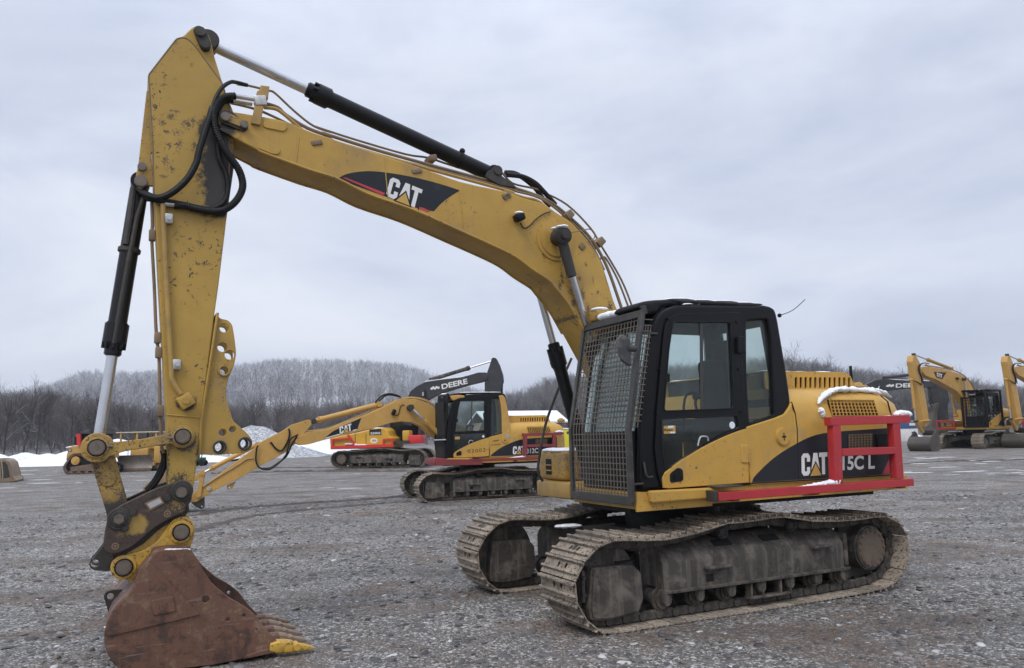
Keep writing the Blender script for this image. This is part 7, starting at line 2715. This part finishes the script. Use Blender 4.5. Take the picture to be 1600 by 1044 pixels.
for s in (1, -1):
    sl = (RH - WH) / WY
    a = [(-.7, 0, RH), (-.7, s * (WY + e_), WH - e_ * sl), (-.7, s * (WY + e_), WH - e_ * sl + .22), (-.7, 0, RH + .24)]
    mb.loft([a, [(LX + .7, y, z) for x, y, z in a]])
rf = mb.build('roof', M['bank'], BD)
mb = MB()
for s in (1, -1):
    sl = (RH - WH) / WY
    mb.loft([[(-.72, 0, RH - .14), (-.72, s * (WY + e_), WH - e_ * sl - .14), (-.72, s * (WY + e_), WH - e_ * sl - .01), (-.72, 0, RH - .01)],
             [(LX + .7, 0, RH - .14), (LX + .7, s * (WY + e_), WH - e_ * sl - .14), (LX + .7, s * (WY + e_), WH - e_ * sl - .01), (LX + .7, 0, RH - .01)]])
mb.build('eave', M['soffit'], rf)


def bwin(x, y, z, w, h, face):
    if face == 'x':
        fr2 = MB().box((x, y, z), (.08, w + .2, h + .2), None, .02).build('window', M['trim_white'], BD)
        for s in (-1, 1):
            MB().box((x - .045, y + s * w / 4, z), (.02, w / 2 - .05, h)).build('pane', M['dark_hole'], fr2)
    else:
        fr2 = MB().box((x, y, z), (w + .2, .08, h + .2), None, .02).build('window', M['trim_white'], BD)
        for s in (-1, 1):
            MB().box((x + s * w / 4, y + .045, z), (w / 2 - .05, .02, h)).build('pane', M['dark_hole'], fr2)


bwin(-.02, .6, 1.75, .95, 1.1, 'x')
for x in (3, 7, 11):
    bwin(x, WY + .02, 1.75, 1.0, 1.1, 'y')
mb = MB().b2((-2.0, -WY - .3, 2.65), (0, WY + .1, 2.8))
mb.build('porch_roof', M['soffit'], BD)
mb = MB()
for y in (-WY + .1, WY - .2):
    MB().b2((-1.85, y - .09, -.1), (-1.67, y + .09, 2.65)).build('porch_post', M['trim_white'], BD)
# yellow cabinet
yc = gp(884, 711)
YCB = thing('fuel_cabinet', 'bright yellow upright metal cabinet with a snow cap, beside the tan building', 'cabinet', (yc.x, yc.y, 0), PI + .15)
M['lemon'] = painted('lemon_paint', (.70, .60, .02), .45, vary=.05, grime=(.5, .42, .1), gamt=.2, bump=.03)
k_ = yc.y / 57.0
MB().b2((-.36 * k_, -.35 * k_, .1), (.36 * k_, .35 * k_, 1.83 * k_), .03).build('body', M['lemon'], YCB)
MB().b2((-.04 * k_, .352 * k_, 1.5 * k_), (-.28 * k_, .36 * k_, 1.68 * k_)).build('warning_plate', M['trim'], YCB)
MB().cyl((.20 * k_, .345 * k_, 1.35 * k_), (.20 * k_, .37 * k_, 1.35 * k_), .06 * k_, None, 14).build('dial', M['white'], YCB)
MB().b2((-.40 * k_, -.39 * k_, 1.83 * k_), (.40 * k_, .39 * k_, 1.92 * k_), .03, 3).build('snow_cap', M['snow'], YCB)
MB().b2((-.3 * k_, -.3 * k_, 0), (.3 * k_, .3 * k_, .1)).build('plinth', M['matt_black'], YCB)
# lamp post
lpb = dp(889, 690, 112)
LPT = thing('lamp_post', 'thin dark lamp post with snow on its arm, beyond the yellow cabinet', 'lamp post', (lpb.x, 112, 0), 0)
MB().cyl((0, 0, 0), (0, 0, 6.0), .075, .055, 10).build('pole', M['matt_black'], LPT)
MB().box((-.32, 0, 4.95), (.5, .25, .10), None, .03).build('lamp_head', M['matt_black'], LPT)
MB().sphere((-.32, 0, 5.02), .25, (1.1, .6, .35), 10).build('snow_cap', M['snow'], LPT)
# blue topped cabinet
bq = gp(1418, 690)
BQ = thing('utility_shed', 'small pale shed with blue upper part, far right beyond the red frame', 'shed', (bq.x, bq.y, 0), PI + .4)
k_ = bq.y / 70
MB().b2((-.7 * k_, -.6 * k_, 0), (.7 * k_, .6 * k_, 1.15 * k_), .03).build('lower_wall', M['trim_white'], BQ)
MBL = painted('blue_paint', (.05, .10, .26), .5, vary=.1, bump=.03)
MB().b2((-.74 * k_, -.64 * k_, 1.15 * k_), (.74 * k_, .64 * k_, 1.85 * k_), .04).build('upper_wall', MBL, BQ)
MB().b2((-.35 * k_, .642 * k_, 1.4 * k_), (.35 * k_, .65 * k_, 1.62 * k_)).build('sign_plate', M['white'], BQ)
MB().b2((-.3 * k_, .60 * k_, .45 * k_), (.1 * k_, .612 * k_, .85 * k_)).build('window', M['dark_hole'], BQ)

# ---------------------------------------------------------------- air
HAZE = 0.00035
if HAZE:
    m, nt, out = nt_new('winter_air')
    vol = N(nt, 'ShaderNodeVolumePrincipled')
    vol.inputs['Color'].default_value = (.86, .90, .98, 1)
    vol.inputs['Density'].default_value = HAZE
    vol.inputs['Anisotropy'].default_value = .2
    L(nt, vol.outputs[0], out.inputs['Volume'])
    tag(MB().b2((-1100, -40, -1.5), (1100, 1050, 105)).build('haze', m), kind='stuff')

# ---------------------------------------------------------------- light and sky
SUN_EL, SUN_AZ = math.radians(52), math.radians(205)       # azimuth clockwise from +y: behind and left of the camera
w = bpy.data.worlds.new('World')
SC.world = w
w.use_nodes = True
nt = w.node_tree
bg = nt.nodes['Background']
sk = N(nt, 'ShaderNodeTexSky', sky_type='NISHITA')
sk.sun_disc = False
sk.sun_elevation = SUN_EL
sk.sun_rotation = SUN_AZ
sk.air_density = 1.0
sk.dust_density = 3.0
tc = N(nt, 'ShaderNodeTexCoord')
mp = N(nt, 'ShaderNodeMapping')
mp.inputs['Scale'].default_value = (1.0, 1.0, 2.6)
mp.inputs['Rotation'].default_value = (0, .35, 0)
L(nt, tc.outputs['Generated'], mp.inputs['Vector'])
n1 = noise(nt, mp.outputs[0], 1.9, 6, .55, .5)
n2 = noise(nt, mp.outputs[0], 5.5, 5, .5, .2)
f = mth(nt, 'ADD', mth(nt, 'MULTIPLY', n1, .8), mth(nt, 'MULTIPLY', n2, .2))
r = N(nt, 'ShaderNodeValToRGB')
e = r.color_ramp.elements
e[0].position, e[0].color = .36, (.54, .60, .745, 1)
e[1].position, e[1].color = .66, (.82, .86, .95, 1)
k = e.new(.50); k.color = (.68, .735, .865, 1)
L(nt, f, r.inputs[0])
sp = N(nt, 'ShaderNodeSeparateXYZ')
L(nt, tc.outputs['Generated'], sp.inputs[0])
zen = ramp(nt, sp.outputs[2], .42, .95, (1, 1, 1, 1), (1.75, 1.75, 1.75, 1))
cl = mixc(nt, 1.0, r.outputs[0], zen, 'MULTIPLY')
cl = mixc(nt, 1.0, cl, (10.0, 10.0, 10.0), 'MULTIPLY')
L(nt, mixc(nt, .95, sk.outputs[0], cl), bg.inputs[0])
bg.inputs[1].default_value = .1
s = bpy.data.lights.new('sun', 'SUN')
so = bpy.data.objects.new('sun', s)
COL.objects.link(so)
s.energy = 1.5
s.angle = math.radians(24)
s.color = (1, .97, .92)
sd = Vector((math.sin(SUN_AZ) * math.cos(SUN_EL), math.cos(SUN_AZ) * math.cos(SUN_EL), math.sin(SUN_EL)))
so.rotation_euler = (-sd).to_track_quat('-Z', 'Y').to_euler()

# ---------------------------------------------------------------- camera
cam = bpy.data.cameras.new('camera')
co = bpy.data.objects.new('camera', cam)
COL.objects.link(co)
co.matrix_world = Matrix.Translation(CAM_POS) @ CAM_R.to_4x4()
cam.sensor_width = 36
cam.lens = 36 * FPX / 1600
cam.clip_start = .1
cam.clip_end = 6000
SC.camera = co
SC.view_settings.view_transform = 'Standard'
SC.view_settings.look = 'None'
SC.view_settings.gamma = 1
SC.view_settings.exposure = 0.12
SC.cycles.volume_step_rate = 4
SC.cycles.transparent_max_bounces = 16
